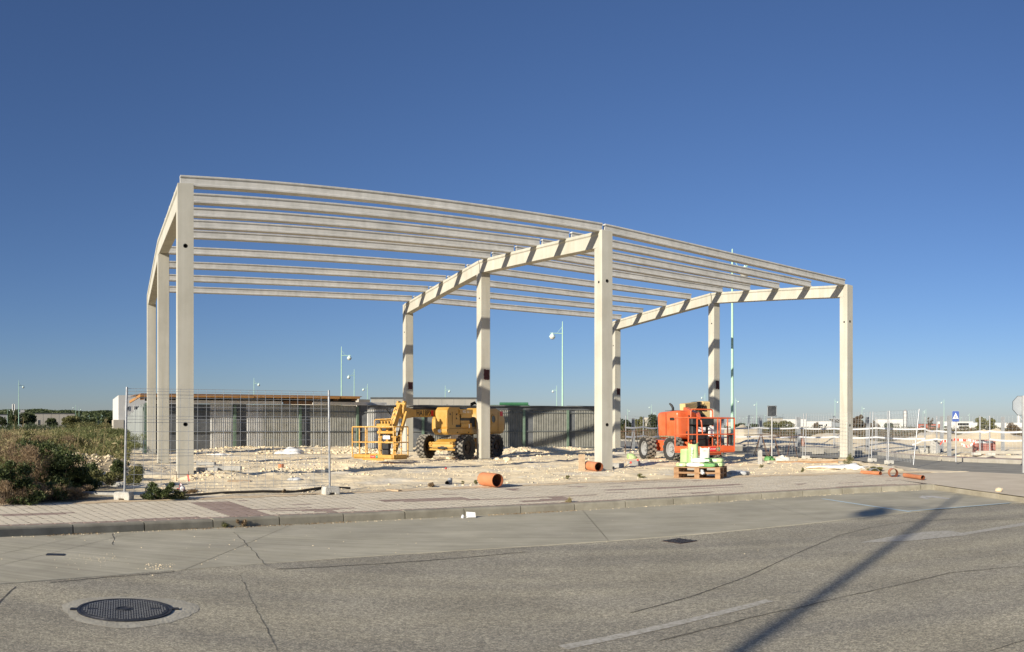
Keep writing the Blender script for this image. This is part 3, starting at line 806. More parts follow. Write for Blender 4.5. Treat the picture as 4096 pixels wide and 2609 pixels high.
run(fb, fc, ((1428,1468,'d'),(1468,1612,'l'),(1612,1735,'d'),(1735,1960,'r'),(1960,2090,'r'),(2090,2132,'d'),(2132,2266,'r'),(2266,2300,'d'),(2300,2386,'r')), 2.50, (1691, 2094, 2269), 2.35)
# dark capping along the right half, set forward so that it shades the sheet tops
q0, q1 = along(1470, fb, fc), along(2386, fb, fc); nn = Vector(((fc-fb).y, -(fc-fb).x, 0)).normalized()
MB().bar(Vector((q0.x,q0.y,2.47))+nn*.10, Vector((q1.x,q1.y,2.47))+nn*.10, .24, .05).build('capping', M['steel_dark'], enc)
MB().bar(Vector((q0.x,q0.y,2.36))+nn*.05, Vector((q1.x,q1.y,2.36))+nn*.05, .03, .2).build('shade_band', M['steel_dark'], enc)  # dark strip that paints in the shade below the capping
# side wall running back along the plot edge
d = fd-fa; nL = 16
for k in range(nL):
    s0, s1 = fa+d*(k/nL), fa+d*((k+1)/nL)
    sheet_panel(s0, s1, -.2, 2.45+.06*math.sin(k*1.7), M['steel_pale'], enc, .10, .02)
q = fa+Vector((.22,.1,0)); MB().box((q.x, q.y, 1.2), (.3,.12,2.6), rz(PSI)).build('post', M['green_post'], enc)
# shelter roof: timber edge beam, joists, a board painted as gap shade and a white board along the head of the sheets
dx = (fb-fa).normalized(); nx = Vector((dx.y, -dx.x, 0)); ang = math.atan2(dx.y, dx.x)
def roofbar(s0, s1, off, z, w, h, name, mat):
    a, b2 = fa+dx*s0+nx*off, fa+dx*s1+nx*off
    return MB().bar((a.x,a.y,z), (b2.x,b2.y,z), w, h).build(name, mat, enc, bevel=.004)
LR = (fb-fa).length
s = -.25; k = 0
for e in (5.6, 10.4, LR*.99):
    roofbar(s, e, .62-.02*k, 2.83+.02*k, .06, .13, 'edge_beam', M['timber']); s = e+.01; k += 1
mb = MB(); a = fa-dx*.2+nx*.6; b2 = fb+nx*.6; c = fb-nx*2.6; e = fa-dx*.2-nx*2.6
mb.add([(p.x,p.y,2.905) for p in (a,b2,c,e)]+[(p.x,p.y,2.94) for p in (a,b2,c,e)], [(0,1,2,3),(7,6,5,4),(0,4,5,1),(1,5,6,2),(2,6,7,3),(3,7,4,0)]); mb.build('roof_sheet', M['brown_board'], enc)
for s in np.linspace(.3, LR-.3, 11):
    a, b2 = fa+dx*s+nx*.56, fa+dx*s-nx*2.2; MB().bar((a.x,a.y,2.79), (b2.x,b2.y,2.79), .09, .16).build('joist', M['brown_board'], enc)
for s0, s1, m_ in ((.2,7.3,'white_board'),(7.35,9.0,'brown_board'),(9.05,13.4,'white_board'),(13.45,LR-.1,'white_board')):
    roofbar(s0, s1, .19, 2.55+.015*math.sin(s0), .035, .17, 'head_board', M[m_])
roofbar(.1, LR-.1, .03, 2.72, .03, .26, 'gap_shade_board', M['dark_void'])  # near-black board carries the shade of the gap under the roof
a = fa+nx*.6-dx*.22; b2 = fa-nx*2.6-dx*.22; MB().bar((a.x,a.y,2.83), (b2.x,b2.y,2.62), .06, .13).build('edge_beam', M['timber'], enc)

# ---------------------------------------------------------------- movable mesh fence panels
M['galv'] = material('galvanised_tube', (.33,.34,.35), (.46,.47,.48), 12, .42, 0, metal=.75)
M['wire'] = material('galvanised_wire', (.40,.42,.43), (.5,.52,.53), 20, .55, 0, metal=.35)
M['block'] = material('fence_block_concrete', (.44,.42,.37), (.60,.58,.52), 9, .95, .5, 45)
BLK = None
def fence_block(p, ang, label, sc=1.0):
    t = thing('fence_block', label, 'concrete block', p, ang, 'concrete feet of the mesh fences')
    prof = [(-.155,0),(-.06,0),(-.05,.04),(.05,.04),(.06,0),(.155,0),(.163,.10),(.145,.162),(-.145,.162),(-.163,.10)]
    mb = MB(); mb.prism([(a*sc, b2*sc) for a, b2 in prof], (0,-.115*sc,0), (1,0,0), (0,0,1), (0,.23*sc,0)); mb.build('block_body', M['block'], t, bevel=.014, seg=2)
    for x in (-.085, .085):
        mb = MB(); mb.lathe([(.030*sc,.1625*sc),(.024*sc,.166*sc),(.021*sc,.154*sc),(.001,.154*sc)], (x*sc,0,0), 10); mb.build('socket', M['plinth'], t)
    return t
def mesh_panel(a, b2, label, h=2.0, sag=0.0, post_r=.021, tilt=(0,0), tilt2=(0,0), wires=True, group=None, zb=.10, fold=True, nx_=None):
    a, b2 = Vector(a), Vector(b2); d = b2-a
    t = thing('mesh_fence_panel', label, 'fence panel', a, 0, group)
    pts = []
    for p, tl in ((Vector((0,0,0)), tilt), (d, tilt2)):
        p0_ = p+Vector((0,0,zb)); p1_ = p+Vector((tl[0], tl[1], h)); pts.append((p0_, p1_))
        o = MB(); o.cyl(p0_, p1_, post_r, n=10); po = o.build('post', M['galv'], t, smooth=True)
    if not wires: return t
    L = Vector((d.x, d.y, 0)).length; n_ = nx_ or max(6, round(L/.165))
    (a0, a1), (b0, b1) = pts
    def at(s, z): return (a0+(a1-a0)*z)+((b0+(b1-b0)*z)-(a0+(a1-a0)*z))*s
    nrm = Vector((d.y, -d.x, 0)).normalized()
    wr = .0034 if fold else .0026
    mb = MB()
    for k in range(1, n_):
        s = k/n_; mb.tube([at(s, .035), at(s, .5), at(s, .985)], wr, 4, False)
    mb.build('vertical_wires', M['wire'], t, recalc=False)
    rows = [.04, .07, .10, .185, .27, .355, .385, .415, .50, .585, .67, .70, .73, .815, .90, .93, .96, .985] if fold else [k/12 for k in range(1, 12)]+[.99]
    mb = MB()
    for z in rows:
        bulge = .03 if fold and any(abs(z-q) < .004 for q in (.07,.385,.70,.96)) else 0
        mb.tube([at(k/6, z)+nrm*bulge for k in range(7)], wr, 4, False)
    mb.build('horizontal_wires', M['wire'], t, recalc=False)
    return t
pa, pb = P(498,1982,0)+Vector((0,0,0)), P(1328,1965,0)
pa = Vector((-6.56,12.02,.0)); pb = Vector((-3.47,14.50,.0))
mesh_panel(pa, pb, 'large galvanised mesh fence panel standing in front of the nearest concrete columns', 2.0, tilt=(.05,0), tilt2=(-.02,0))
fence_block((pa.x+.0, pa.y-.02, .0), R(4), 'weathered white concrete foot under the left post of the large near mesh panel', .95)
fence_block((pb.x+.02, pb.y-.02, .0), R(36), 'chipped white concrete foot under the right post of the large near mesh panel', .95)
# the right-hand fence row, panel by panel
RG = 'mesh panels along the side street'
def gp(px, y): 
    p = P(px, y, -.08); return Vector((p.x, p.y, max(gz(p.x, p.y), -.12)))
fr = [gp(2989,1826), gp(3219,1836), gp(3484,1849), gp(3551,1858), gp(3658,1876)]
labs = ['mesh fence panel just right of the tall mint lamp post, behind the pallet', 'mesh fence panel between the dark square sign and the right front column', 'short mesh panel just right of the right front column', 'leaning mesh panel at the street corner by the orange pipes']
for a, b2, lb, t0, t1 in zip(fr[:-1], fr[1:], labs, ((.06,0),(.05,0),(.1,.05),(.12,.1)), ((.04,0),(.06,0),(.06,0),(.28,.1))):
    d = (b2-a); d2 = d*(1-.12/d.length)
    mesh_panel(a+d*(.04/d.length), a+d2, lb, 1.95, tilt=t0, tilt2=t1, group=RG, fold=False, post_r=.02)
for p, lb in zip(fr[:4], ('concrete fence foot at the base of the tall mint lamp post', 'concrete fence foot behind the loose timber boards', 'concrete fence foot right of the right front column', 'concrete fence foot left of the leaning corner panel')):
    fence_block(p+Vector((.03,-.05,-.02)), R(12), lb, .95)
br = [D(2502,40.5), D(2574,41.5), D(2632,42.5), D(2760,44), D(3036,45.5), D(3186,46.5), D(3337,44.0), D(3505,42), D(3701,39.5), D(3746,38.5), D(3921,36.5), D(3958,36.3), D(4100,35)]
blab = ['mesh panel left of the rebar trestle near the orange lift', 'narrow mesh panel behind the left rebar trestle', 'mesh panel behind the engine hood of the orange lift', 'wide mesh panel behind the orange lift basket', 'mesh panel behind the dark square road sign', 'mesh panel left of the right front column in the back row', 'mesh panel seen behind the right front column', 'mesh panel right of the right front column in the back row', 'narrow mesh panel by the grey mortar tub', 'mesh panel behind the pedestrian crossing sign', 'narrow mesh panel by the wrapped brick pallet', 'mesh panel at the far right edge behind the stop sign']
for p in br: p.z = gz(p.x, p.y) if not inside(np.array([p.x]), np.array([p.y]), STREET)[0] else 0.0
for k, (a, b2, lb) in enumerate(zip(br[:-1], br[1:], blab)):
    d = b2-a; mesh_panel(a+d*.015, a+d*.985, lb, 1.92, group=RG, fold=False, post_r=.022, nx_=max(5, round(d.length/.22)))
# barrier tape: two lines of white tape, tied post to post
M['tape'] = material('white_barrier_tape', (.62,.615,.60), (.52,.56,.64), 7, .5, contrast=(.5,.62))
M['tape_red'] = material('red_barrier_tape', (.55,.07,.04), (.78,.74,.70), 2.2, .5, contrast=(.48,.52), stretch=(5,5,.3))
def tape(pts, w, label, mat, group, sag=.05, n_=8):
    mb = MB(); vs_ = []
    for a, b2 in zip(pts[:-1], pts[1:]):
        for k in range(n_):
            t = k/n_; p = a+(b2-a)*t; p = Vector((p.x, p.y, p.z-sag*4*t*(1-t)+.006*math.sin(p.x*3))); tw = .25*math.sin(p.x*2.1+p.y); vs_ += [p-Vector((0,tw*w/2,w/2)), p+Vector((0,tw*w/2,w/2))]
    p = pts[-1]; vs_ += [p-Vector((0,0,w/2)), p+Vector((0,0,w/2))]
    m_ = len(vs_)//2; mb.add(vs_+[v+Vector((0,.002,0)) for v in vs_], [(2*i, 2*i+2, 2*i+3, 2*i+1) for i in range(m_-1)]+[(2*m_+2*i+1, 2*m_+2*i+3, 2*m_+2*i+2, 2*m_+2*i) for i in range(m_-1)])
    return tag(mb.build('barrier_tape', mat, recalc=False), label, 'barrier tape', group)
def tape_at(hs, idx): return [Vector((br[i].x-.03, br[i].y-.05, h)) for i, h in zip(idx, hs)]
TG = 'white tapes strung along the back fence row'
tape(tape_at((1.28,1.30,1.25,1.24,1.25,1.24,1.20,1.24,1.20), range(0,9)), .085, 'upper white barrier tape strung along the mesh fence left of the crossing sign', M['tape'], TG)
tape(tape_at((.80,.82,.78,.76,.74,.72,.73,.74,.70), range(0,9)), .085, 'lower white barrier tape along the mesh fence left of the crossing sign', M['tape'], TG)
tape(tape_at((1.17,1.10,1.08,1.10,1.08), range(8,13)), .09, 'upper white barrier tape from the crossing sign to the right edge', M['tape'], TG)
tape(tape_at((.72,.68), range(11,13)), .09, 'lower white barrier tape at the far right edge', M['tape'], TG)
q = [D(3650,38,.42), D(3690,38.2,.62), D(3745,38.2,.70), D(3790,37.8,.66)]
tape(q, .08, 'loose white tape hanging over the grey mortar tub', M['tape'], None, .02)
q = [D(3760,37.2,.45), D(3770,37.2,.62), D(3800,37,.66), D(3823,36.8,.72), D(3850,36.8,.68), D(3875,36.8,.69), D(3905,36.6,.62), D(3890,36.6,.5), D(3870,36.6,.38), D(3845,36.6,.5)]
tape(q, .11, 'crumpled red and white warning tape tangled around the crossing sign pole', M['tape_red'], None, .02)
# ---------------------------------------------------------------- boom lifts
M['lift_yellow'] = material('yellow_paint', (.43,.215,.022), (.52,.31,.075), 1.6, .48, .05, 20, spec=.5)
M['lift_yellow_worn'] = material('worn_yellow_rail', (.60,.33,.07), (.68,.52,.30), 14, .5, contrast=(.5,.66))
M['lift_orange'] = material('orange_paint', (.63,.105,.028), (.68,.17,.07), 1.3, .34, spec=.5)
M['lift_tan'] = material('faded_tan_paint', (.56,.40,.17), (.66,.50,.25), 3, .6)
M['tyre'] = material('tyre_rubber', (.022,.021,.020), (.045,.043,.04), 10, .85)
M['tyre_dusty'] = material('dusty_tyre_tread', (.15,.135,.11), (.26,.24,.20), 7, .95)
M['rim_dark'] = material('dark_rim', (.035,.028,.022), (.075,.055,.04), 9, .7)
M['rim_pale'] = material('pale_grey_rim', (.27,.27,.265), (.36,.36,.35), 6, .5)
M['black'] = material('black_plastic', (.015,.015,.016), (.035,.035,.035), 8, .55)
M['hose'] = material('hydraulic_hose', (.018,.018,.018), None, rough=.5)
M['chrome'] = material('piston_rod', (.55,.55,.54), None, rough=.2, metal=1)
M['decal_red'] = material('red_decal', (.60,.03,.03), None, rough=.4)
M['decal_green'] = material('green_decal', (.02,.22,.12), None, rough=.4)
M['decal_white'] = material('white_decal', (.75,.74,.71), None, rough=.45)
M['decal_black'] = material('black_decal', (.03,.025,.02), None, rough=.5)
M['glass_dark'] = material('dark_grille', (.05,.055,.05), (.13,.14,.13), 40, .4)

def make_wheel(r, w, rim_mat, lugs, side=1, rim_r=.55):
    """hub at the origin, axle along Y; returns the wheel part with tyre and rim under it"""
    hub = MB(); hub.lathe([(.001,-w*.28),(r*.16,-w*.28),(r*.16,w*.28),(.001,w*.28)], (0,0,0), 12, (0,1,0)); 
    for k in range(8):
        t = 2*math.pi*k/8; hub.cyl((math.cos(t)*r*.22, -w*.30, math.sin(t)*r*.22), (math.cos(t)*r*.22, w*.30, math.sin(t)*r*.22), .016, n=6)
    wh = hub.build('wheel', rim_mat)
    ty = MB(); h = w/2; ri = r*rim_r
    ty.lathe([(ri,-h*.72),(ri*1.12,-h*.88),(r*.82,-h*.98),(r*.90,-h*.95),(r*.945,-h*.72),(r*.95,0),(r*.945,h*.72),(r*.90,h*.95),(r*.82,h*.98),(ri*1.12,h*.88),(ri,h*.72)], (0,0,0), 36, (0,1,0))
    ty.build('tyre', M['tyre'], wh, smooth=True)
    lg = MB()
    for k in range(lugs):
        for s_ in (-1, 1):
            t = 2*math.pi*(k+(.5 if s_ > 0 else 0))/lugs
            # chevron lug: from shoulder to the tread centre, swept back
            for q, (y0, y1, dt) in enumerate(((.98,.55,.0),(.58,.02,.10))):
                tt = t+dt; c = Vector((math.cos(tt), 0, math.sin(tt))); tg = Vector((-math.sin(tt), 0, math.cos(tt)))
                yc = s_*h*(y0+y1)/2
                Mx = Matrix((tg, Vector((0,1,0)), c)).transposed()
                lg.box(c*(r*.962)+Vector((0,yc,0)), (2*math.pi*r/lugs*.50, h*(y0-y1), r*.085), Mx)
    lg.build('tread_lugs', M['tyre_dusty'], wh, bevel=.008)
    rm = MB(); rm.lathe([(ri*1.05,-h*.74),(ri*.93,-h*.70),(ri*.86,-h*.35),(ri*.45,-h*.22),(.002,-h*.20)], (0,0,0), 28, (0,1,0))
    rm.lathe([(ri*1.05,h*.74),(ri*.93,h*.70),(ri*.86,h*.35),(ri*.45,h*.22),(.002,h*.20)], (0,0,0), 28, (0,1,0))
    rm.build('rim', rim_mat, wh, smooth=True)
    return wh
def place_wheels(root, wheel, spots):
    for k, (x, y, z, a) in enumerate(spots):
        w_ = wheel if k == 0 else copy_tree(wheel)
        w_.parent = root; w_.location = (x, y, z); w_.rotation_euler = (0, 0.37*k, a)

def rails_loop(pts, r, name, mat, parent, closed=True):
    p = [Vector(q) for q in pts]
    if closed: p = p+[p[0]]
    # round the corners
    out = []
    for i, q in enumerate(p):
        if 0 < i < len(p)-1:
            a = (p[i-1]-q).normalized()*.07; b2 = (p[i+1]-q).normalized()*.07
            out += [q+a, q+a*.35+b2*.35, q+b2]
        else: out.append(q)
    return MB().tube(out, r, 7).build(name, mat, parent, smooth=True)
def basket(root, c, hx, hy, z0, toe, zm, zt, mat, railmat, posts, bevel_c=.12, lab=True):
    """work platform: floor, folded toe board with cut corners, two rails and posts"""
    x, y = c
    b_ = MB()
    ring = [(-hx,-hy+bevel_c),(-hx+bevel_c,-hy),(hx-bevel_c,-hy),(hx,-hy+bevel_c),(hx,hy-bevel_c),(hx-bevel_c,hy),(-hx+bevel_c,hy),(-hx,hy-bevel_c)]
    b_.prism([(x+a, y+b2) for a, b2 in ring], (0,0,z0), (1,0,0), (0,1,0), (0,0,.03)); fl = b_.build('basket_floor', mat, root)
    tb = MB(); n_ = len(ring); vs_ = []; fs_ = []
    for a, b2 in ring:
        for s_, zz in ((1,z0-.02),(1,z0+toe),(.985,z0+toe),(.985,z0-.02)): vs_.append((x+a*s_, y+b2*s_, zz))
    for i in range(n_):
        j = (i+1) % n_
        for k in range(4): fs_.append((4*i+k, 4*j+k, 4*j+(k+1) % 4, 4*i+(k+1) % 4))
    tb.add(vs_, fs_); toeb = tb.build('toe_board', mat, root)
    cr = [(x-hx*.98,y-hy*.98),(x+hx*.98,y-hy*.98),(x+hx*.98,y+hy*.98),(x-hx*.98,y+hy*.98)]
    rails_loop([(a,b2,zt) for a, b2 in cr], .024, 'top_rail', railmat, root)
    rails_loop([(a,b2,zm) for a, b2 in cr], .020, 'mid_rail', railmat, root)
    for a, b2 in posts:
        MB().bar((x+a*hx*.975,y+b2*hy*.975,z0+.02), (x+a*hx*.975,y+b2*hy*.975,zt), .036, .036).build('basket_post', railmat, root, bevel=.004)
    return fl, toeb

# ---- yellow articulated boom lift
YL = thing('boom_lift', 'yellow articulated boom lift with black chunky tyres and folded boom under the middle frame', 'boom lift', (-2.10,31.70,gz(-2.1,31.7)*.4), math.atan2(-.872,-.49))
Yel = M['lift_yellow']
place_wheels(YL, make_wheel(.50,.38,M['rim_dark'],17), [(1.12,.94,.49,R(0)),(1.12,-.94,.49,R(3)),(-1.10,.94,.49,0),(-1.10,-.94,.49,0)])
mb = MB(); mb.prism([(-1.35,.42),(1.28,.42),(1.34,.50),(1.30,.62),(.9,.80),(-.9,.84),(-1.4,.70)], (0,-.52,0), (1,0,0), (0,0,1), (0,1.04,0))
mb.build('chassis', Yel, YL, bevel=.02)
for sx in (1,-1):
    mb = MB(); mb.prism([(-.74,.36),(.74,.36),(.74,.60),(.55,.70),(-.55,.70),(-.74,.60)], (sx*1.12-.13,0,0), (0,1,0), (0,0,1), (.26,0,0)); ax_ = mb.build('axle_beam', Yel, YL, bevel=.012)
    if sx == 1:
        MB().cyl((1.30,-.80,.47),(1.30,.80,.47),.018,n=8).build('tie_rod', M['chrome'], ax_)
        mb = MB(); mb.cyl((1.30,-.22,.47),(1.30,.22,.47),.05,n=10); mb.box((1.30,0,.47),(.09,.16,.12)); mb.build('steering_ram', M['black'], ax_)
        for sy in (-1, 1): MB().lathe([(.075,-.02),(.09,0),(.075,.02),(.03,.02),(.03,-.02)], (1.27,sy*.62,.62), 14, (1,0,0), closed=True).build('tie_down_eye', Yel, ax_, smooth=True)
        lettering('11043', .17, M['decal_black'], ax_, (1.252,.10,.575), (0,1,0), (0,0,1), sx=1.05)
mb = MB(); mb.cyl((-.1,0,.80),(-.1,0,1.02),.46,n=28); mb.build('slew_ring', M['rim_dark'], YL, smooth=True)
# turret: two bulged covers either side of the boom well
def cover(y0, y1, x0, x1, z0, z1, name, mat, front=.35, rear=.55):
    prof = [(x0,z0+.22),(x0+.12,z0+.05),(x0+.35,z0),(x1-.3,z0),(x1-.08,z0+.06),(x1,z0+.2),(x1,z1-front),(x1-.22,z1-.02),(x0+rear,z1),(x0+.2,z1-.16),(x0,z1-.42)]
    m_ = MB(); m_.prism([(a,b2) for a, b2 in prof], (0,y0,0), (1,0,0), (0,0,1), (0,y1-y0,0)); return m_.build(name, mat, YL, bevel=.07, seg=3)
cv = cover(.32,.98,-1.95,.30,1.0,2.08,'engine_cover',Yel,.3,.7)
for p in cv.data.polygons: p.use_smooth = True
cover(-.98,-.36,-1.9,.7,1.0,1.95,'battery_cover',Yel)
mb = MB(); mb.prism([(.30,1.02),(2.05,1.02),(2.28,1.10),(2.34,1.30),(2.34,1.92),(2.20,2.05),(1.45,2.05),(1.45,1.55),(.75,1.55),(.75,1.30),(.30,1.30)], (0,.36,0), (1,0,0), (0,0,1), (0,.56,0)); tb_ = mb.build('turret_side', Yel, YL, bevel=.03, seg=2)
mb = MB(); mb.prism([(.25,1.0),(2.30,1.0),(2.40,1.08),(2.40,1.24),(.25,1.24)], (0,.30,0), (1,0,0), (0,0,1), (0,.66,0)); mb.build('turret_skirt', Yel, YL, bevel=.05, seg=3)
mb = MB(); mb.box((.9,.60,1.42),(1.1,.60,.55)); mb.build('hydraulic_bay', M['black'], YL)
mb = MB(); mb.box((1.05,.93,1.72),(.75,.06,.14)); mb.box((1.05,.94,1.36),(.75,.05,.16)); mb.build('bay_frame', Yel, YL, bevel=.01)
mb = MB(); mb.lathe([(.19,0),(.18,.02),(.15,.02),(.15,0)], (-.95,.985,1.62), 20, (0,1,0)); mb.build('grille_rim', Yel, cv, smooth=True)
mb = MB(); mb.lathe([(.001,.006),(.155,.006)], (-.95,.985,1.62), 20, (0,1,0)); mb.build('grille', M['glass_dark'], cv)
def plate(parent, mat, x, y, z, w, h, nrm='y', name='decal'):
    m_ = MB()
    if nrm == 'y': m_.box((x,y,z),(w,.006,h))
    else: m_.box((x,y,z),(.006,w,h))
    return m_.build(name, mat, parent)
plate(cv, M['decal_white'], -.22,.988,1.42,.32,.42); plate(cv, M['decal_white'], -.10,.988,1.13,.13,.15); plate(cv, M['decal_white'], -.32,.988,1.13,.13,.15); plate(cv, M['decal_white'], -.62,.988,1.33,.16,.09); plate(cv, M['decal_red'], -1.62,.988,1.85,.2,.2)
plate(tb_, M['decal_black'], 1.55,.925,1.33,.42,.10); plate(tb_, M['decal_white'], .86,.968,1.33,.07,.15)
lettering('902 16 1', .16, M['decal_white'], tb_, (1.05,.962,1.885), (-1,0,0), (0,0,1))
mb = MB(); mb.box((1.05,.935,1.885),(.95,.045,.2)); mb.build('top_panel', Yel, YL, bevel=.01)
mb = MB(); mb.lathe([(.06,-.03),(.075,0),(.06,.05),(.001,.06)], (2.40,.62,1.14), 12, (1,0,0)); mb.build('work_lamp', M['decal_white'], YL, smooth=True)
# boom
bm_ = MB(); bm_.bar((-1.6,.12,1.86),(3.95,.12,1.80),.24,.27); boom = bm_.build('boom', Yel, YL, bevel=.015)
lettering('HA18PX', .285, M['decal_black'], boom, (2.88,.243,1.812), (-1,0,.011), (0,0,1), bold=.007, sx=.98)
for zz in (1.88, 1.745):
    m_ = MB(); m_.prism([(0,-.035),(.12,-.035),(.12,-.06),(.2,0),(.12,.06),(.12,.035),(0,.035)], (3.62,.241,zz), (1,0,0), (0,0,1), (0,.004,0)); m_.build('arrow_decal', M['decal_black'], boom)
plate(boom, M['decal_red'], 2.36,.243,1.82,.16,.22)
bm_ = MB(); bm_.bar((-1.6,.12,2.02),(3.9,.12,1.965),.12,.05); bm_.build('cable_tray', M['black'], boom)
mb = MB()
for k in range(7):
    o = .05*k; mb.tube([(-.6+o*.6,.0+o*.7,1.98),(-.75+o,.02+o*.6,2.16+.02*k),(-1.0+o*.8,.05+o*.5,2.26+.015*k),(-1.25+o,.08+o*.5,2.20),(-1.40+o,.1+o*.4,2.02)], .014, 5)
mb.build('hose_loop', M['hose'], boom, smooth=True)
mb = MB(); mb.prism([(3.55,1.66),(4.05,1.60),(4.25,1.80),(4.22,2.02),(3.85,2.00),(3.55,1.93)], (0,-.05,0), (1,0,0), (0,0,1), (0,.34,0)); mb.build('boom_head', Yel, boom, bevel=.015)
# jib folded down to the basket
jb = MB(); jb.bar((4.22,.12,2.10),(4.95,.12,.62),.15,.20); jib = jb.build('jib', Yel, YL, bevel=.012)
jb = MB(); jb.bar((4.10,.33,1.85),(4.72,.30,.40),.09,.10); jb.bar((4.32,.02,1.55),(4.66,.02,.75),.10,.10); jb.build('levelling_link', Yel, jib, bevel=.006)
jb = MB(); jb.cyl((4.10,.20,1.62),(4.62,.20,.55),.045,n=10); jb.build('jib_ram', M['black'], jib)
jb = MB(); jb.cyl((4.18,-.08,2.13),(4.18,.36,2.13),.055,n=12); jb.box((4.15,.0,2.12),(.16,.08,.24)); jb.box((4.15,.27,2.12),(.16,.08,.24)); jb.build('pivot_pin', Yel, jib, bevel=.01)
plate_d = (Vector((4.95,0,.62))-Vector((4.22,0,2.10))).normalized(); nrm_ = Vector((-plate_d.z,0,plate_d.x)); nrm_ = nrm_ if nrm_.x > 0 else -nrm_
jm = MB(); jm.bar(Vector((4.30,.10,1.96))+nrm_*.105, Vector((4.66,.10,1.22))+nrm_*.105, .20, .01, up=nrm_); jm.build('name_plate', M['lift_yellow_worn'], jib)
for k, ch in enumerate('HA18'):
    lettering(ch, .19, M['decal_black'], jib, tuple(Vector((4.30,.10,1.96))+nrm_*.114+plate_d*(.10+.2*k)), (0,1,0), tuple(-plate_d))
mb = MB(); mb.tube([(4.35,-.25,1.78),(4.5,-.30,1.95),(4.45,-.2,2.04),(4.3,-.05,1.98)], .02, 6); mb.tube([(4.35,-.2,1.74),(4.52,-.22,1.9),(4.42,-.1,2.0)], .016, 6); mb.build('hose_loop', M['hose'], jib, smooth=True)
# basket
bx_, by_ = 5.42, .15
pst = [(1,-.98),(1,-.33),(1,.33),(1,.98),(-1,-.98),(-1,-.4),(-1,.4),(-1,.98),(0,-1),(0,1)]
fl, toeb = basket(YL, (bx_,by_), .42, .97, .20, .135, .76, 1.30, Yel, M['lift_yellow_worn'], pst)
plate(toeb, M['decal_red'], bx_+.424, by_+.02, .265, .22, .085, 'x'); m_ = MB(); m_.lathe([(.001,.004),(.055,.004),(.055,0)], (bx_+.421,by_+.20,.265), 18, (1,0,0)); m_.build('round_decal', M['decal_green'], toeb)
lettering('LOXAM', .045, M['decal_white'], toeb, (bx_+.429,by_+.02,.265), (0,1,0), (0,0,1), depth=.001); lettering('HUNE', .032, M['decal_white'], toeb, (bx_+.427,by_+.20,.265), (0,1,0), (0,0,1), depth=.001)
MB().bar((bx_+.40,by_-.45,.16),(bx_+.40,by_+.5,.16),.05,.05).build('floor_skid', Yel, YL)
mb = MB(); mb.box((bx_-.30,by_-.02,1.33),(.22,.62,.16)); mb.box((bx_-.36,by_-.02,1.10),(.06,.80,.10)); ctl = mb.build('control_console', Yel, YL, bevel=.02)
for k in range(4): MB().cyl((bx_-.26,by_-.22+.14*k,1.40),(bx_-.25,by_-.22+.14*k,1.50),.014,.02,n=8).build('joystick', M['black'], ctl)
rails_loop([(bx_-.20,by_-.42,1.28),(bx_-.20,by_-.42,1.56),(bx_-.20,by_+.40,1.58),(bx_-.20,by_+.40,1.28)], .018, 'console_guard', M['lift_yellow_worn'], YL, closed=False)
mb = MB(); mb.box((bx_-.30,by_+.02,1.48),(.02,.52,.16)); mb.build('console_backplate', Yel, ctl)
mb = MB(); mb.box((bx_-.44,by_,.80),(.08,.10,1.1)); mb.box((bx_-.44,by_+.32,.75),(.05,.05,1.0)); mb.box((bx_-.44,by_-.30,.75),(.05,.05,1.0)); mb.box((bx_-.46,by_,.95),(.05,.85,.07)); mb.build('basket_mast', Yel, YL, bevel=.008)
mb = MB(); mb.box((bx_-.36,by_,.50),(.14,.30,.42)); mb.build('battery_box', M['black'], YL, bevel=.02)
mb = MB(); mb.box((bx_-.38,by_-.02,.93),(.02,.34,.14)); mb.build('document_holder', M['decal_white'], YL)
mb = MB()
for k in range(9): mb.tube([(bx_-.40,by_-.36+.08*k,1.15),(bx_-.36,by_-.37+.085*k,1.06),(bx_-.42,by_-.34+.08*k,1.0)], .012, 5)
mb.build('cable_bundle', M['hose'], ctl, smooth=True)

# ---- orange articulated boom lift
OL = thing('boom_lift', 'bright orange articulated boom lift with pale rims parked by the right frame', 'boom lift', (6.60,29.93,gz(6.6,29.9)*.4-.02), math.atan2(-.937,.35))
Org = M['lift_orange']
place_wheels(OL, make_wheel(.475,.40,M['rim_pale'],15,rim_r=.60), [(.95,-.92,.465,R(2)),(-1.0,-.92,.465,R(-4)),(.95,.95,.465,0),(-1.0,.95,.465,0)])
mb = MB(); mb.prism([(-1.25,.36),(1.2,.36),(1.3,.5),(1.2,.74),(-1.2,.80),(-1.32,.6)], (0,-.5,0), (1,0,0), (0,0,1), (0,1.0,0)); mb.build('chassis', Org, OL, bevel=.03, seg=2)
for sx in (.95, -1.0):
    mb = MB(); mb.prism([(-.78,.36),(.78,.36),(.78,.62),(.5,.70),(-.5,.70),(-.78,.62)], (sx-.13,0,0), (0,1,0), (0,0,1), (.26,0,0)); mb.build('axle_beam', Org, OL, bevel=.015)
MB().cyl((0,0,.74),(0,0,.92),.44,n=26).build('slew_ring', M['rim_dark'], OL, smooth=True)
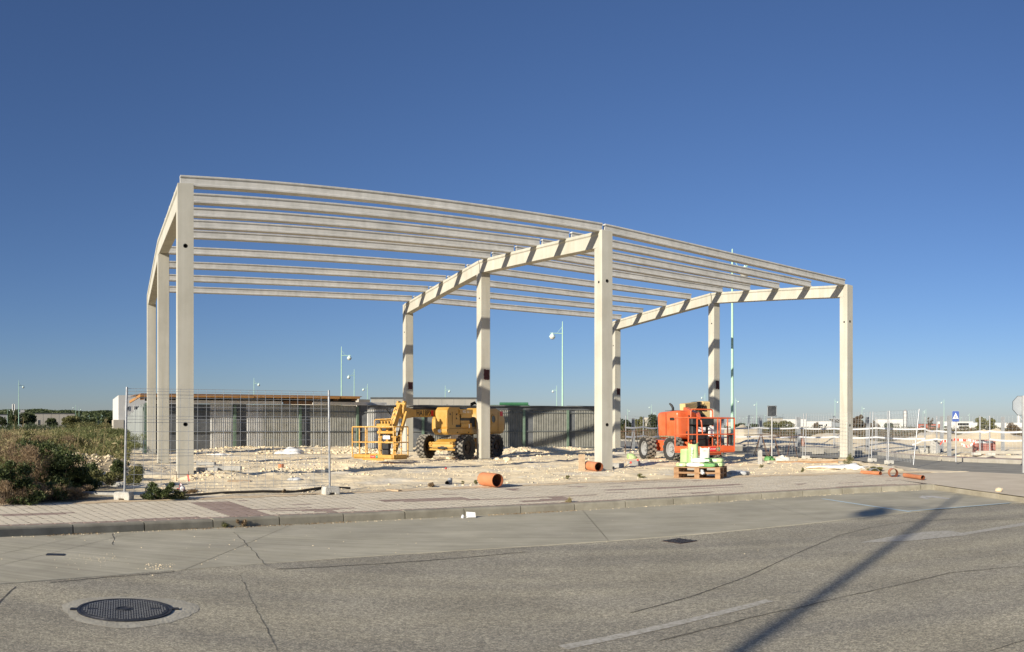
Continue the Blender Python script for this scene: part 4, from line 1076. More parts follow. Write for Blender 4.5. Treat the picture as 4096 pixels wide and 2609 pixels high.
# rounded engine hood on the sunny side
bmh = bmesh.new(); bmesh.ops.create_cube(bmh, size=1)
for v in bmh.verts:
    v.co.x = v.co.x*1.5+.30; v.co.y = v.co.y*.86-.42; v.co.z = v.co.z*1.10+1.40
    if v.co.z > 1.4 and v.co.x < 0: v.co.z -= .06
    if v.co.z < 1.4: v.co.y += .06 if v.co.y < -.42 else 0
bmesh.ops.bevel(bmh, geom=[e for e in bmh.edges], offset=.20, segments=5, profile=.6, affect='EDGES')
me_ = bpy.data.meshes.new('engine_hood'); bmh.to_mesh(me_); bmh.free(); me_.materials.append(Org); me_.polygons.foreach_set('use_smooth', [True]*len(me_.polygons))
hood = bpy.data.objects.new('engine_hood', me_); col.objects.link(hood); hood.parent = OL
mb = MB(); mb.tube([(.0,-.35,1.88),(.02,-.36,2.06),(-.02,-.40,2.16),(-.08,-.46,2.24)], [.05,.05,.048,.03], 10); mb.build('exhaust_pipe', M['black'], OL, smooth=True)
mb = MB(); mb.box((1.08,.02,1.36),(.30,.66,.86)); mb.box((1.12,.02,1.06),(.24,.9,.18)); mb.build('engine_bay', M['black'], OL, bevel=.03)
mb = MB(); mb.box((.2,.45,.98),(2.3,.9,.14)); mb.box((.1,.55,1.25),(1.6,.5,.4)); mb.build('turntable', Org, OL, bevel=.03, seg=2)
mb = MB(); mb.box((-.2,.62,1.55),(1.3,.5,.55)); mb.build('tank_cover', M['black'], OL, bevel=.08, seg=3)
# tan boom: upright link, upper arm and folded lower arm
mb = MB(); mb.prism([(-.28,.95),(.20,.95),(.24,1.6),(.26,2.30),(.22,2.36),(-.24,2.36),(-.28,2.28)], (-.45,1.22,0), (1,0,0), (0,0,1), (0,.36,0)); up_ = mb.build('tower_link', M['lift_tan'], OL, bevel=.02)
mb = MB(); mb.bar((-.45,1.35,2.22),(.30,-.10,2.08),.26,.28); mb.build('upper_arm', M['lift_tan'], OL, bevel=.02)
mb = MB(); mb.bar((-.35,1.0,1.98),(.9,-.02,1.90),.22,.22); mb.build('lower_arm', M['lift_tan'], OL, bevel=.02)
MB().bar((-.28,1.02,2.19),(-.15,.77,2.165),.28,.30).build('arm_band', M['black'], OL); MB().bar((.4,-.02,1.93),(1.0,-.08,1.80),.16,.06).build('cable_tray', M['black'], OL)
mb = MB(); mb.bar((.45,-.05,1.98),(1.75,-.35,1.72),.20,.22); mb.bar((1.7,-.34,1.80),(3.2,-1.15,1.30),.14,.16); mb.build('jib', Org, OL, bevel=.015)
mb = MB()
for k in range(7): mb.tube([(1.2+.03*k,-.10+.03*k,1.92),(1.25+.03*k,-.02+.03*k,2.08+.02*k),(1.42,.06+.035*k,2.10),(1.50,.05+.03*k,1.90)], .015, 5)
mb.build('hose_loop', M['hose'], OL, smooth=True)
bx_, by_ = 3.80, -1.45
pst = [(1,-.98),(1,-.62),(1,.25),(1,.98),(-1,-.98),(-1,-.3),(-1,.45),(-1,.98),(0,.99)]
fl, toeb = basket(OL, (bx_,by_), .42, 1.0, .46, .20, 1.06, 1.62, Org, Org, pst, .05)
MB().box((bx_+.1,by_+.05,.40),(.34,.9,.09)).build('entry_step', Org, OL, bevel=.01)
plate(toeb, M['decal_red'], bx_+.424, by_+.02, .56, .30, .15, 'x'); m_ = MB(); m_.lathe([(.001,.004),(.08,.004),(.08,0)], (bx_+.421,by_+.26,.56), 20, (1,0,0)); m_.build('round_decal', M['decal_green'], toeb)
lettering('LOXAM', .075, M['decal_white'], toeb, (bx_+.429,by_+.02,.56), (0,1,0), (0,0,1), depth=.001); lettering('HUNE', .05, M['decal_white'], toeb, (bx_+.427,by_+.26,.56), (0,1,0), (0,0,1), depth=.001)
mb = MB(); mb.box((bx_-.30,by_+.05,1.50),(.24,.95,.26)); mb.box((bx_-.34,by_+.0,1.12),(.20,.75,.5)); mb.box((bx_-.36,by_+.05,.75),(.18,.62,.5)); mb.build('control_console', M['black'], OL, bevel=.03)
mb = MB(); mb.box((bx_-.21,by_+.02,1.22),(.02,.30,.16)); mb.box((bx_-.18,by_+.38,1.16),(.05,.22,.34)); mb.build('document_box', M['decal_white'], OL, bevel=.01)
rails_loop([(bx_-.25,by_-.42,1.60),(bx_-.25,by_-.42,1.92),(bx_-.25,by_+.50,1.92),(bx_-.25,by_+.50,.60)], .026, 'console_guard', Org, OL, closed=False)
rails_loop([(bx_+.38,by_-.36,1.06),(bx_+.38,by_-.42,1.56),(bx_+.20,by_-.42,1.60)], .022, 'gate_bar', Org, OL, closed=False)
MB().box((bx_+.30,by_+.86,.90),(.10,.14,.40)).build('tool_box', M['black'], OL, bevel=.02)

# ---- wear and small fittings on both lifts
M['seam'] = material('panel_seam', (.02,.018,.015), None, rough=.8)
M['grease'] = material('grease_and_dust', (.16,.115,.065), (.30,.23,.14), 9, .9)
for x in (-1.35, -.55): MB().box((x,.982,1.50),(.014,.012,.86)).build('panel_seam', M['seam'], cv)
MB().box((-.95,.982,1.08),(1.6,.012,.014)).build('panel_seam', M['seam'], cv)
for x in (.62, 1.44, 2.0): MB().box((x,.923,1.62),(.012,.012,.5)).build('panel_seam', M['seam'], tb_)
for x, z in ((1.7,1.78),(1.7,1.62),(2.15,1.78)): MB().cyl((x,.915,z),(x,.935,z),.035,n=10).build('bolt_cap', M['rim_dark'], tb_)
for k in range(3):
    pts = [(-1.2+.62*i, .20-.05*k, 2.03+.012*k+.022*math.sin(i*1.9+k)) for i in range(9)]
    MB().tube(pts, .016, 6).build('boom_hose', M['hose'], boom, smooth=True)
MB().box((3.05,.12,1.668),(1.4,.20,.012)).build('wear_strip', M['grease'], boom)
for sy in (-.6,.6): MB().tube([(1.0,sy,.62),(.7,sy*.8,.86),(.2,sy*.5,.95)], .018, 6).build('chassis_hose', M['hose'], YL, smooth=True)
for x in (.2,.9,1.7): MB().cyl((x,.95,1.08),(x,.968,1.08),.03,n=8).build('bolt_cap', M['seam'], YL)
MB().tube([(2.42,.95,1.12),(2.46,.95,1.5),(2.40,.95,1.85)], .016, 6).build('grab_handle', M['lift_yellow_worn'], YL, smooth=True)
MB().box((.30,-.858,1.40),(.012,.012,.9)).build('panel_seam', M['seam'], hood)
MB().box((.75,-.858,1.62),(.34,.010,.10)).build('decal', M['decal_black'], hood)
MB().box((.35,-.852,.95),(1.1,.014,.06)).build('grime_strip', M['grease'], hood)
for x in (-.1,.2,.5): MB().box((x,-.40,1.948),(.18,.4,.012)).build('vent_slot', M['seam'], hood)
for sy in (-.35,.1,.4): MB().tube([(1.28,sy,.55),(1.32,sy+.05,.85),(1.25,sy,1.1)], .02, 6).build('chassis_hose', M['hose'], OL, smooth=True)
for k in range(4): MB().tube([(1.2+.05*k,-.25,1.75),(2.2,-.62-.04*k,1.62-.05*k),(3.2,-1.2,1.30)], .016, 6).build('jib_hose', M['hose'], OL, smooth=True)
# ---------------------------------------------------------------- street lamps
M['mint'] = material('mint_painted_steel', (.36,.56,.42), (.42,.62,.48), 3, .5, spec=.4)
M['mint_pale'] = material('pale_lamp_shell', (.52,.66,.60), (.60,.72,.67), 3, .4)
M['lens'] = material('frosted_lamp_glass', (.6,.6,.56), None, rough=.2)
def lamp_proto(h):
    """pole with a side arm, a stay and a hanging bell lamp; arm towards +X"""
    t = thing('street_lamp', 'lamp', 'street lamp'); za = h-1.1
    mb = MB(); mb.lathe([(.15,0),(.15,.06),(.095,.10),(.088,2.2),(.075,h*.55),(.055,h-.9),(.035,h-.05),(.001,h)], (0,0,0), 12); mb.build('pole', M['mint'], t, smooth=True)
    MB().box((0,-.085,.85),(.12,.03,.4)).build('access_door', M['mint'], t, bevel=.01)
    mb = MB(); mb.tube([(0,0,za),(1.25,0,za+.02)], [.034,.028], 8); mb.tube([(0,0,za+.62),(.55,0,za+.02)], .014, 6); mb.build('arm', M['mint'], t, smooth=True)
    mb = MB(); mb.lathe([(.03,.10),(.05,.02),(.10,-.02),(.24,-.14),(.30,-.28),(.31,-.33),(.27,-.34)], (1.02,0,za-.02), 18); hd = mb.build('lamp_head', M['mint_pale'], t, smooth=True)
    mb = MB(); mb.lathe([(.27,-.34),(.24,-.42),(.15,-.50),(.001,-.53)], (1.02,0,za-.02), 16); mb.build('lamp_glass', M['lens'], hd, smooth=True)
    return t
LG = 'mint street lamps of the estate'
proto = lamp_proto(10.7)
def lamp(px, r, side, label, first=False, h=None, ang=None):
    t = proto if first else copy_tree(proto)
    p = D(px, r); t.location = (p.x, p.y, gz(p.x, p.y)-.05 if r < 55 else -.05)
    # the arm turned to the left or right as seen in the picture
    b_ = math.atan2(p.y, p.x)
    t.rotation_euler = (0, 0, ang if ang is not None else (b_-math.pi/2+(0 if side > 0 else math.pi))+rnd.uniform(-.5,.5)*.6)
    if h: t.scale = (max(.8, h/10.7*.9),)*2+(h/10.7,)
    tag(t, label, 'street lamp', LG); return t
lamp(2929, 43, 1, 'tall mint green lamp post standing beside the orange boom lift', True, h=11.3, ang=R(-62))
LAMPS = [
 (2250,73,-1,'mint lamp post rising left of the tall middle front column'),(1366,95.7,1,'mint lamp post above the right end of the shelter roof'),(1417,133,-1,'smaller mint lamp just right of the lamp above the shelter roof end'),
 (1016,157,1,'mint lamp showing above the middle of the shelter roof'),(1470,178,-1,'mint lamp in front of the concrete warehouse corner'),(1781,186,1,'mint lamp above the yellow boom between two columns'),(2227,186,-1,'small mint lamp left of the taller one behind the dark fence'),
 (75,165,1,'lamp post standing alone at the far left above the scrub'),(302,348,-1,'distant lamp over the low cream warehouse on the left'),(316,384,1,'distant lamp right of the low cream warehouse on the left'),(30,400,1,'distant lamp at the left picture edge'),(461,370,-1,'distant lamp just left of the white two storey building'),
 (358,620,-1,'far lamp in front of the left hills, left one of the pair'),(405,600,1,'far lamp in front of the left hills, right one of the pair'),
 (2820,229,-1,'lamp behind the tan boom of the orange lift'),(2606,342,-1,'distant lamp left of the orange engine hood'),(2622,486,-1,'distant lamp directly left of the orange hood, lower one'),(2510,426,1,'distant lamp right of the back right column'),
 (2942,263,1,'lamp close to the right of the tall mint post'),(3027,304,-1,'lamp left of the dark square sign'),(3057,600,1,'far small lamp just left of the dark square sign'),(3340,270,1,'lamp just left of the right front column'),(3448,367,1,'lamp just right of the right front column'),
 (3692,476,1,'distant lamp left one of the pair right of the silo'),(3704,426,-1,'distant lamp right one of the pair right of the silo'),(3776,275,-1,'lamp left of the pedestrian crossing sign'),(3878,572,-1,'distant lamp over the grey office building'),(3842,730,1,'tiny lamp right of the pedestrian crossing sign'),(3938,712,-1,'tiny lamp left of the white warehouse at the right'),
 (2955,760,1,'row of far lamps right of the tall mint post, first'),(2971,800,1,'row of far lamps right of the tall mint post, second'),(2984,700,1,'row of far lamps right of the tall mint post, third'),(3006,720,1,'row of far lamps right of the tall mint post, fourth')]
for px, r, sd, lb in LAMPS: lamp(px, r, sd, lb)
# the lamp that stands on the near pavement behind the viewer and throws its shadow over the road
jx = P(3402,2296,ROADZ); dirs = Vector((math.cos(SUN_AZ), math.sin(SUN_AZ), 0)); tn = math.tan(SUN_EL)
hd_ = P(3590,2058,ROADZ); Ld = 1.02
za = 9.6; perp = Vector((-dirs.y, dirs.x, 0))
s_along = (hd_-jx).dot(dirs); s_perp = (hd_-jx).dot(perp)
base = jx + dirs*(s_along-(za-.35)/tn)
t = copy_tree(proto); t.location = (base.x, base.y, ROADZ); t.rotation_euler = (0,0,math.atan2(perp.y, perp.x)); t.scale = (max(.8, s_perp/1.02), 1, 1) if False else (1,1,1)
tag(t, 'lamp post behind the viewer whose long shadow falls across the road', 'street lamp', LG)

# ---------------------------------------------------------------- signs
M['sign_back'] = material('dark_sign_back', (.045,.05,.055), (.09,.095,.10), 3, .45, metal=.4)
M['sign_grey'] = material('grey_sign_back', (.33,.36,.38), (.40,.43,.45), 3, .5, metal=.2)
M['sign_blue'] = material('blue_sign_face', (.012,.06,.28), None, rough=.4)
M['sign_white'] = material('white_sign_face', (.72,.72,.70), None, rough=.4)
M['post_grey'] = material('grey_sign_post', (.42,.42,.41), (.52,.52,.51), 7, .5, metal=.3)
def rsq(w, h, r=.05, n=4):
    out = []
    for cx, cy, a0 in ((w/2-r,h/2-r,0),(-w/2+r,h/2-r,90),(-w/2+r,-h/2+r,180),(w/2-r,-h/2+r,270)):
        for k in range(n+1): t = R(a0+90*k/n); out.append((cx+r*math.cos(t), cy+r*math.sin(t)))
    return out
def facing(p): return math.atan2(p.y, p.x)-math.pi/2      # local +Y away from the camera
# back of a square sign
r_ = 33.5; p = D(3088, r_, 0); p.z = max(gz(p.x, p.y), -.1)
t = thing('road_sign', 'dark back of a square road sign on a grey post beside the orange lift', 'road sign', p, facing(p)+R(12))
zt, zb = ZH(1622, r_)-p.z, ZH(1668, r_)-p.z
MB().cyl((0,.03,-.1),(0,.03,zt-.06),.03,n=10).build('post', M['post_grey'], t, smooth=True)
MB().prism(rsq(.42,.48,.05), (0,-.01,(zt+zb)/2), (1,0,0), (0,0,1), (0,.015,0)).build('sign_plate', M['sign_back'], t)
rails_loop([(-.20,-.012,zb+.02),(.20,-.012,zb+.02),(.20,-.012,zt-.02),(-.20,-.012,zt-.02)], .008, 'rim', M['sign_grey'], t)
MB().box((0,-.02,(zt+zb)/2+.02),(.05,.02,.36)).build('bracket', M['sign_back'], t)
# pedestrian crossing sign
r_ = 28.0; p = D(3823, r_, .08)
t = thing('road_sign', 'blue pedestrian crossing sign with white triangle and walking figure on a thin post', 'road sign', p, facing(p)+R(-8))
zt, zb = ZH(1645, r_)-p.z, ZH(1687, r_)-p.z; w_ = 26*r_/FPX*.98; cz = (zt+zb)/2; hh = zt-zb
MB().cyl((0,.03,-.05),(0,.03,zt-.05),.028,n=10).build('post', M['post_grey'], t, smooth=True)
face = MB().prism(rsq(w_*1.06,hh,.03), (0,-.02,cz), (1,0,0), (0,0,1), (0,.02,0)).build('sign_plate', M['sign_blue'], t)
MB().prism(rsq(w_*1.10,hh*1.03,.03), (0,.001,cz), (1,0,0), (0,0,1), (0,.02,0)).build('plate_rim', M['sign_grey'], t)
q = w_*.46; MB().prism([(-q,-q*.95),(q,-q*.95),(0,q*1.1)], (0,-.024,cz+.01), (1,0,0), (0,0,1), (0,.003,0)).build('white_triangle', M['sign_white'], face)
s_ = q*.9
fig = MB(); fig.prism([(-.03,.05),(.05,.06),(.12,-.2),(.02,-.2)], (0,-.027,cz), (1,0,0), (0,0,1), (0,.002,0))
fg = MB()
def fbar(a, b2, w): fg.bar((a[0]*s_,-.0265,cz+a[1]*s_), (b2[0]*s_,-.0265,cz+b2[1]*s_), .003, w*s_, up=(0,1,0)) if False else fg.prism([(a[0]*s_-w*s_/2,a[1]*s_),(a[0]*s_+w*s_/2,a[1]*s_),(b2[0]*s_+w*s_/2,b2[1]*s_),(b2[0]*s_-w*s_/2,b2[1]*s_)], (0,-.027,cz), (1,0,0), (0,0,1), (0,.002,0))
fbar((-.02,-.18),(0,.28),.20); fbar((-.30,-.85),(-.02,-.18),.15); fbar((.28,-.85),(.02,-.18),.15); fbar((.30,-.10),(.03,.24),.10); fbar((-.26,-.05),(-.03,.24),.10)
fg.lathe([(.001,.003),(.12*s_,.003),(.12*s_,0)], (0,-.025,cz+.46*s_), 12, (0,-1,0)); fg.build('walking_figure', M['decal_black'], face)
for k in range(4): MB().box((-.27*w_+.18*w_*k,-.026,cz-q*.93),(.07*w_,.004,.09*hh)).build('zebra_bar', M['decal_black'], face)
# back of the stop sign at the right edge
r_ = 22.5; p = D(4092, r_, -.05)
t = thing('road_sign', 'pale back of an octagonal stop sign on a thick grey post at the right edge', 'road sign', p, facing(p)+R(28))
zc = ZH(1623, r_)-p.z; rr = 36*r_/FPX*1.12
MB().prism([(rr*math.cos(R(22.5+45*k)), rr*math.sin(R(22.5+45*k))) for k in range(8)], (-.03,.05,zc), (1,0,0), (0,0,1), (0,.012,0)).build('sign_plate', M['sign_grey'], t)
MB().prism([(rr*1.04*math.cos(R(22.5+45*k)), rr*1.04*math.sin(R(22.5+45*k))) for k in range(8)], (-.03,.063,zc), (1,0,0), (0,0,1), (0,.004,0)).build('plate_rim', M['sign_back'], t)
MB().box((.04,-.02,(zc+rr)/2),(.13,.08,zc+rr*1.0)).build('post', M['post_grey'], t, bevel=.01)
# ---------------------------------------------------------------- things lying about the site
M['pipe_orange'] = material('orange_plastic_pipe', (.52,.185,.075), (.60,.25,.12), 3, .5, spec=.4)
M['pipe_inner'] = material('dark_pipe_inside', (.16,.045,.02), (.22,.07,.03), 4, .8)
M['pipe_grey'] = material('grey_plastic_pipe', (.22,.23,.24), (.28,.29,.30), 4, .5)
M['wood'] = material('weathered_wood', (.36,.26,.16), (.50,.38,.25), 4, .85, .3, 40, stretch=(1,1,5))
M['pallet'] = material('pallet_wood', (.30,.17,.085), (.42,.26,.14), 5, .85, .3, 40)
M['bag_green'] = material('green_cement_bag', (.33,.47,.19), (.43,.56,.28), 4, .5, .3, 14)
M['bag_dark'] = material('dark_green_bag', (.10,.27,.08), (.16,.35,.12), 4, .5, .3, 14)
M['bag_white'] = material('white_cement_bag', (.66,.65,.60), (.74,.73,.68), 4, .6, .3, 14)
M['bag_pale'] = material('pale_paper_bag', (.56,.53,.46), (.66,.63,.56), 5, .8, .4, 18)
M['plastic_clear'] = material('crumpled_clear_film', (.40,.41,.41), (.55,.56,.56), 9, .25, .8, 30)
M['rust'] = material('rusty_rebar', (.085,.05,.035), (.15,.09,.06), 18, .85)
M['red_cap'] = material('red_plastic_cap', (.65,.06,.04), None, rough=.5)
M['steel_grey'] = material('primed_steel_column', (.20,.21,.22), (.27,.28,.285), 5, .6)
M['hose_black'] = material('black_conduit', (.03,.026,.022), (.06,.05,.04), 5, .75)
M['cement_grey'] = material('cement_grey', (.32,.31,.28), (.44,.43,.395), 4, .9, .4, 30)
M['brick'] = material('wrapped_bricks', (.27,.095,.075), (.36,.15,.12), 3, .6)
M['white_sack'] = material('white_woven_sack', (.66,.66,.65), (.78,.78,.76), 6, .7, .6, 16)
M['paper'] = material('white_paper', (.74,.74,.73), None, rough=.8)

def pipe(name, label, a, b2, r, wall, cat='pipe', ribs=0, mat=None, inner=None, group=None, collar=False):
    a, b2 = Vector(a), Vector(b2); d = b2-a; L = d.length; ax = d.normalized()
    t = thing(name, label, cat, a, 0, group)
    prof = []
    if ribs:
        for k in range(ribs): h0, h1 = L*k/ribs, L*(k+.5)/ribs; prof += [(r*.975,h0),(r*.975,h1-.002),(r,h1),(r,L*(k+1)/ribs-.002)]
        prof[-1] = (r*.985, L)
    else: prof = [(r,0),(r,L*.5),(r,L)]
    if collar: prof = [(r,0),(r,L*.8),(r*1.06,L*.82),(r*1.06,L)]
    m_ = MB(); m_.lathe(prof, (0,0,0), 30, ax); m_.build('pipe_wall', mat or M['pipe_orange'], t, smooth=True)
    m_ = MB(); m_.lathe([(r*.985,0),(r-wall,0),(r-wall,L),(r*.985,L)], (0,0,0), 30, ax); m_.build('pipe_bore', inner or M['pipe_inner'], t, smooth=True)
    return t
def lift(p, dz): return Vector((p.x, p.y, p.z+dz))
# big ribbed pipe lying by the pavement
p0_ = G(1935,1944); p1_ = G(1990,1948)
c0 = D(1932,16.95); c1 = D(1991,16.42); r_ = .145; z0 = max(gz(c0.x,c0.y), gz(c1.x,c1.y))+r_+.005
pipe('drain_pipe', 'short thick ribbed orange drain pipe lying at the pavement edge', (c0.x,c0.y,z0), (c1.x,c1.y,z0), r_, .012, ribs=14)
c0 = D(2352,23.2); c1 = D(2396,22.4); r_ = .135; z0 = max(gz(c0.x,c0.y), gz(c1.x,c1.y))+r_+.01
pipe('drain_pipe', 'smooth orange drain pipe lying at the foot of the middle front column', (c0.x,c0.y,z0), (c1.x,c1.y,z0), r_, .012)
p = G(1124,1884); t = pipe('pipe_stub', 'small upright ribbed orange pipe stub standing on the sand', (p.x,p.y,p.z-.06), (p.x,p.y,p.z+.135), .085, .008, ribs=6)
# grey elbow
p = G(1798,1936); t = thing('pipe_elbow', 'small grey plastic pipe elbow lying on the sand left of the ribbed orange pipe', 'pipe', (p.x,p.y,p.z+.055), R(-20))
m_ = MB(); m_.lathe([(.052,0),(.052,.10),(.058,.11),(.058,.16)], (0,0,.0), 18, (.1,-.85,-.12)); m_.lathe([(.052,-.10),(.055,0),(.052,.03)], (0,.03,.05), 18, (-.05,.25,1)); m_.build('elbow_wall', M['pipe_grey'], t, smooth=True)
m_ = MB(); m_.lathe([(.055,.158),(.046,.158),(.044,.02),(.001,.02)], (0,0,0), 18, (.1,-.85,-.12)); m_.build('elbow_bore', M['black'], t, smooth=True)
# pipes at the right corner
a = G(3655-40,1875); 
c0 = D(3618,19.9); c1 = D(3692,18.9); z0 = max(gz(c0.x,c0.y), .0)+.06; pipe('drain_pipe', 'long smooth orange pipe lying across the pavement under the leaning mesh panel', (c0.x,c0.y,z0), (c1.x,c1.y,z0), .055, .006, collar=True)
c0 = D(3447,21.6); c1 = D(3522,20.9); z0 = gz(c0.x,c0.y)+.055; pipe('drain_pipe', 'orange pipe half hidden in weeds under the grey half shell', (c0.x,c0.y,z0), (c1.x,c1.y,z0+.01), .05, .006)
p = D(3568,20.4); pp = D(3576,20.15); pipe('pipe_ring', 'wide orange pipe collar lying on its side among weeds at the corner', (p.x,p.y,gz(p.x,p.y)+.10), (pp.x,pp.y,gz(p.x,p.y)+.095), .115, .012)
p = D(3495,21.4); t = thing('pipe_half_shell', 'bent grey half pipe standing as an arch by the corner weeds', 'pipe', (p.x,p.y,gz(p.x,p.y)), facing(p)+R(20))
m_ = MB(); vs_ = []; 
for k in range(13):
    a_ = math.pi*k/12; 
    for rr, yy in ((.16,-.09),(.16,.09),(.150,.09),(.150,-.09)): vs_.append((math.cos(a_)*rr, yy, math.sin(a_)*rr))
m_.add(vs_, [(4*k+q, 4*k+4+q, 4*k+4+(q+1) % 4, 4*k+(q+1) % 4) for k in range(12) for q in range(4)]+[(0,1,2,3),(48,51,50,49)]); m_.build('shell', M['pipe_grey'], t, smooth=True)

# wooden boards, blocks and planks
def board(px, y, L, w, h, ang, label, mat='wood', cat='board', name='timber_board', tilt=0.0, r=None, z=0.0, group=None):
    p = G(px, y, r); o = MB().box((0,0,0),(L,w,h)).build(name, M[mat], bevel=.006)
    o.location = (p.x, p.y, p.z+h/2+z); o.rotation_euler = (0, tilt, ang); return tag(o, label, cat, group)
p = D(2327,23.0); t = thing('wooden_board_upright', 'pale upright plank stub standing left of the orange pipe by the middle column', 'board', (p.x,p.y,gz(p.x,p.y)-.06), facing(p))
for k in range(4): MB().box((-.075+.05*k,0,.27),(.047,.03,.54+.012*(k % 2))).build('plank', M['wood'], t, bevel=.003)
board(2425,1871,.55,.06,.07,R(-30),'grey timber batten lying against the base of the middle front column','wood')
board(1575,1965,.36,.10,.07,R(-38),'short rough timber offcut at the pavement edge near the right fence foot','wood',name='timber_offcut')
board(3230,1847,2.3,.16,.06,R(-18),'long reddish timber board lying behind the pavement left of the right front column','pallet')
board(3290,1840,2.0,.14,.06,R(-8),'second timber board lying crosswise behind the first, left of the right column','wood')
board(2470,1868,.42,.20,.14,R(-6),'pale concrete block lying right of the middle front column','cement_grey','concrete block','concrete_block')
board(2535,1862,.40,.20,.14,R(14),'pale concrete block beside the two red capped stakes','cement_grey','concrete block','concrete_block')
board(830,1916,.55,.16,.10,R(10),'flat concrete kerb piece lying right of the nearest column foot','cement_grey','concrete block','concrete_block')
board(910,1916,.70,.16,.11,R(8),'longer concrete kerb piece lying right of the nearest column foot','cement_grey','concrete block','concrete_block')
board(960,1931,.55,.26,.03,R(6),'thin board lying over a small hollow behind the near mesh panel','wood')
board(825,1866,.60,.30,.10,R(8),'concrete slab in the sand right of the left middle column','cement_grey','concrete slab','concrete_slab')
board(415,1947,.95,.22,.10,R(12),'broken concrete slab lying at the edge of the scrub','cement_grey','concrete slab','concrete_slab')
board(400,1985,1.05,.16,.05,R(4),'flat concrete strip by the pavement left of the left fence foot','cement_grey','concrete slab','concrete_slab')
board(478,1925,.50,.40,.04,R(40),'tilted grey board leaning among weeds left of the left fence post','cement_grey','board',tilt=R(-28),z=.1)
board(1280,1898,.25,.15,.08,R(30),'small pale block lying on the sand behind the near mesh panel','cement_grey','concrete block','concrete_block')
p = D(3040,26.0); t = thing('wooden_stake_board', 'grey upright board stump standing in the sand right of the pallet', 'board', (p.x,p.y,gz(p.x,p.y)-.05), facing(p)+R(6))
MB().prism([(-.075,0),(.075,0),(.075,.50),(.02,.54),(-.075,.47)], (0,-.02,0), (1,0,0), (0,0,1), (0,.04,0)).build('plank', M['cement_grey'], t, bevel=.004)

# flattened white sack and scraps
def blob(name, label, cat, p, sx, sy, sz, mat, seed, rough=.35, n=3, group=None, rot=0.0):
    bm_ = bmesh.new(); bmesh.ops.create_icosphere(bm_, subdivisions=n, radius=1)
    for v in bm_.verts:
        q = v.co; k = 1+rough*(float(noise2(np.array([q.x*2.2+seed]), np.array([q.y*2.2+q.z*1.7+seed*.37]))[0])-.5)*2
        v.co = Vector((q.x*sx*k, q.y*sy*k, max(q.z, -.35)*sz*k))
    me2 = bpy.data.meshes.new(name); bm_.to_mesh(me2); bm_.free(); me2.materials.append(mat); me2.polygons.foreach_set('use_smooth', [True]*len(me2.polygons))
    o = bpy.data.objects.new(name, me2); col.objects.link(o); o.location = (p.x, p.y, p.z+sz*.25); o.rotation_euler = (0,0,rot)
    return tag(o, label, cat, group)
blob('plastic_sack', 'crumpled white plastic sack lying by the corrugated fence', 'sack', G(1158,0,36.5), .55,.32,.22, M['white_sack'], 3, .5)
blob('woven_sheet', 'flattened white woven sack spread out in front of the right front column', 'sack', G(3355,1877), .75,.30,.07, M['white_sack'], 9, .55)
blob('plastic_scrap', 'small torn white plastic bag beside the flattened sack', 'litter', G(3425,1880), .24,.14,.09, M['white_sack'], 5, .9)
blob('plastic_bottle_crate', 'pale clear plastic container lying behind the right fence foot', 'litter', G(1178,1928), .16,.08,.06, M['plastic_clear'], 2, .3)
blob('paper_scrap', 'light scrap lying on the pale heap beside the fence', 'litter', G(880,0,35), .5,.22,.05, M['white_sack'], 12, .5)
blob('green_bag_scrap', 'crushed green bag lying between the orange lift and the middle column', 'sack', G(2690-165,0,31), .20,.14,.13, M['bag_green'], 4, .6)
blob('green_bag_scrap', 'crumpled green bag lying right of the grey board stump', 'sack', G(3080,1841), .18,.13,.12, M['bag_dark'], 6, .6)
blob('green_bag_scrap', 'half empty green and white bag lying left of the timber boards', 'sack', G(3130,1843), .22,.15,.15, M['bag_pale'], 7, .6)
blob('plastic_film', 'transparent film crumpled on the sand right of the pallet', 'litter', G(2950,1900), .28,.16,.08, M['plastic_clear'], 8, .7)
# paper cup and scrap on the road by the kerb
p = P(1884,2072,ROADZ); t = thing('paper_litter', 'folded white paper sheet lying in the gutter by the kerb', 'litter', (p.x,p.y,ROADZ), R(10))
MB().prism([(-.075,0),(.075,.0),(.07,.085),(-.07,.098)], (0,0,0), (1,0,0), (0,.35,.94), (0,.004,0)).build('sheet', M['paper'], t); MB().prism([(-.07,0),(.07,0),(.06,.06),(-.06,.06)], (0,-.01,.004), (1,0,0), (.1,-.95,.2), (0,0,.003)).build('flap', M['paper'], t)
p = P(1850,2073,ROADZ); tag(MB().cyl((p.x,p.y,ROADZ),(p.x+.01,p.y,ROADZ+.05),.024,.018,n=10).build('paper_cup', M['paper'], bevel=.003), 'tiny white paper scrap left of the folded paper in the gutter', 'litter')

# black conduit along the pavement edge
pts = []
for k, (px, y) in enumerate(((560,1990),(640,1991),(760,1985),(900,1979),(1050,1974),(1180,1969),(1300,1963),(1400,1958))):
    q = G(px, y); pts.append((q.x, q.y, q.z+.025+.01*math.sin(k*2.1)))
tag(MB().tube(pts, .026, 8).build('conduit_hose', M['hose_black'], smooth=True), 'long black plastic conduit lying along the pavement edge under the near mesh panel', 'hose')

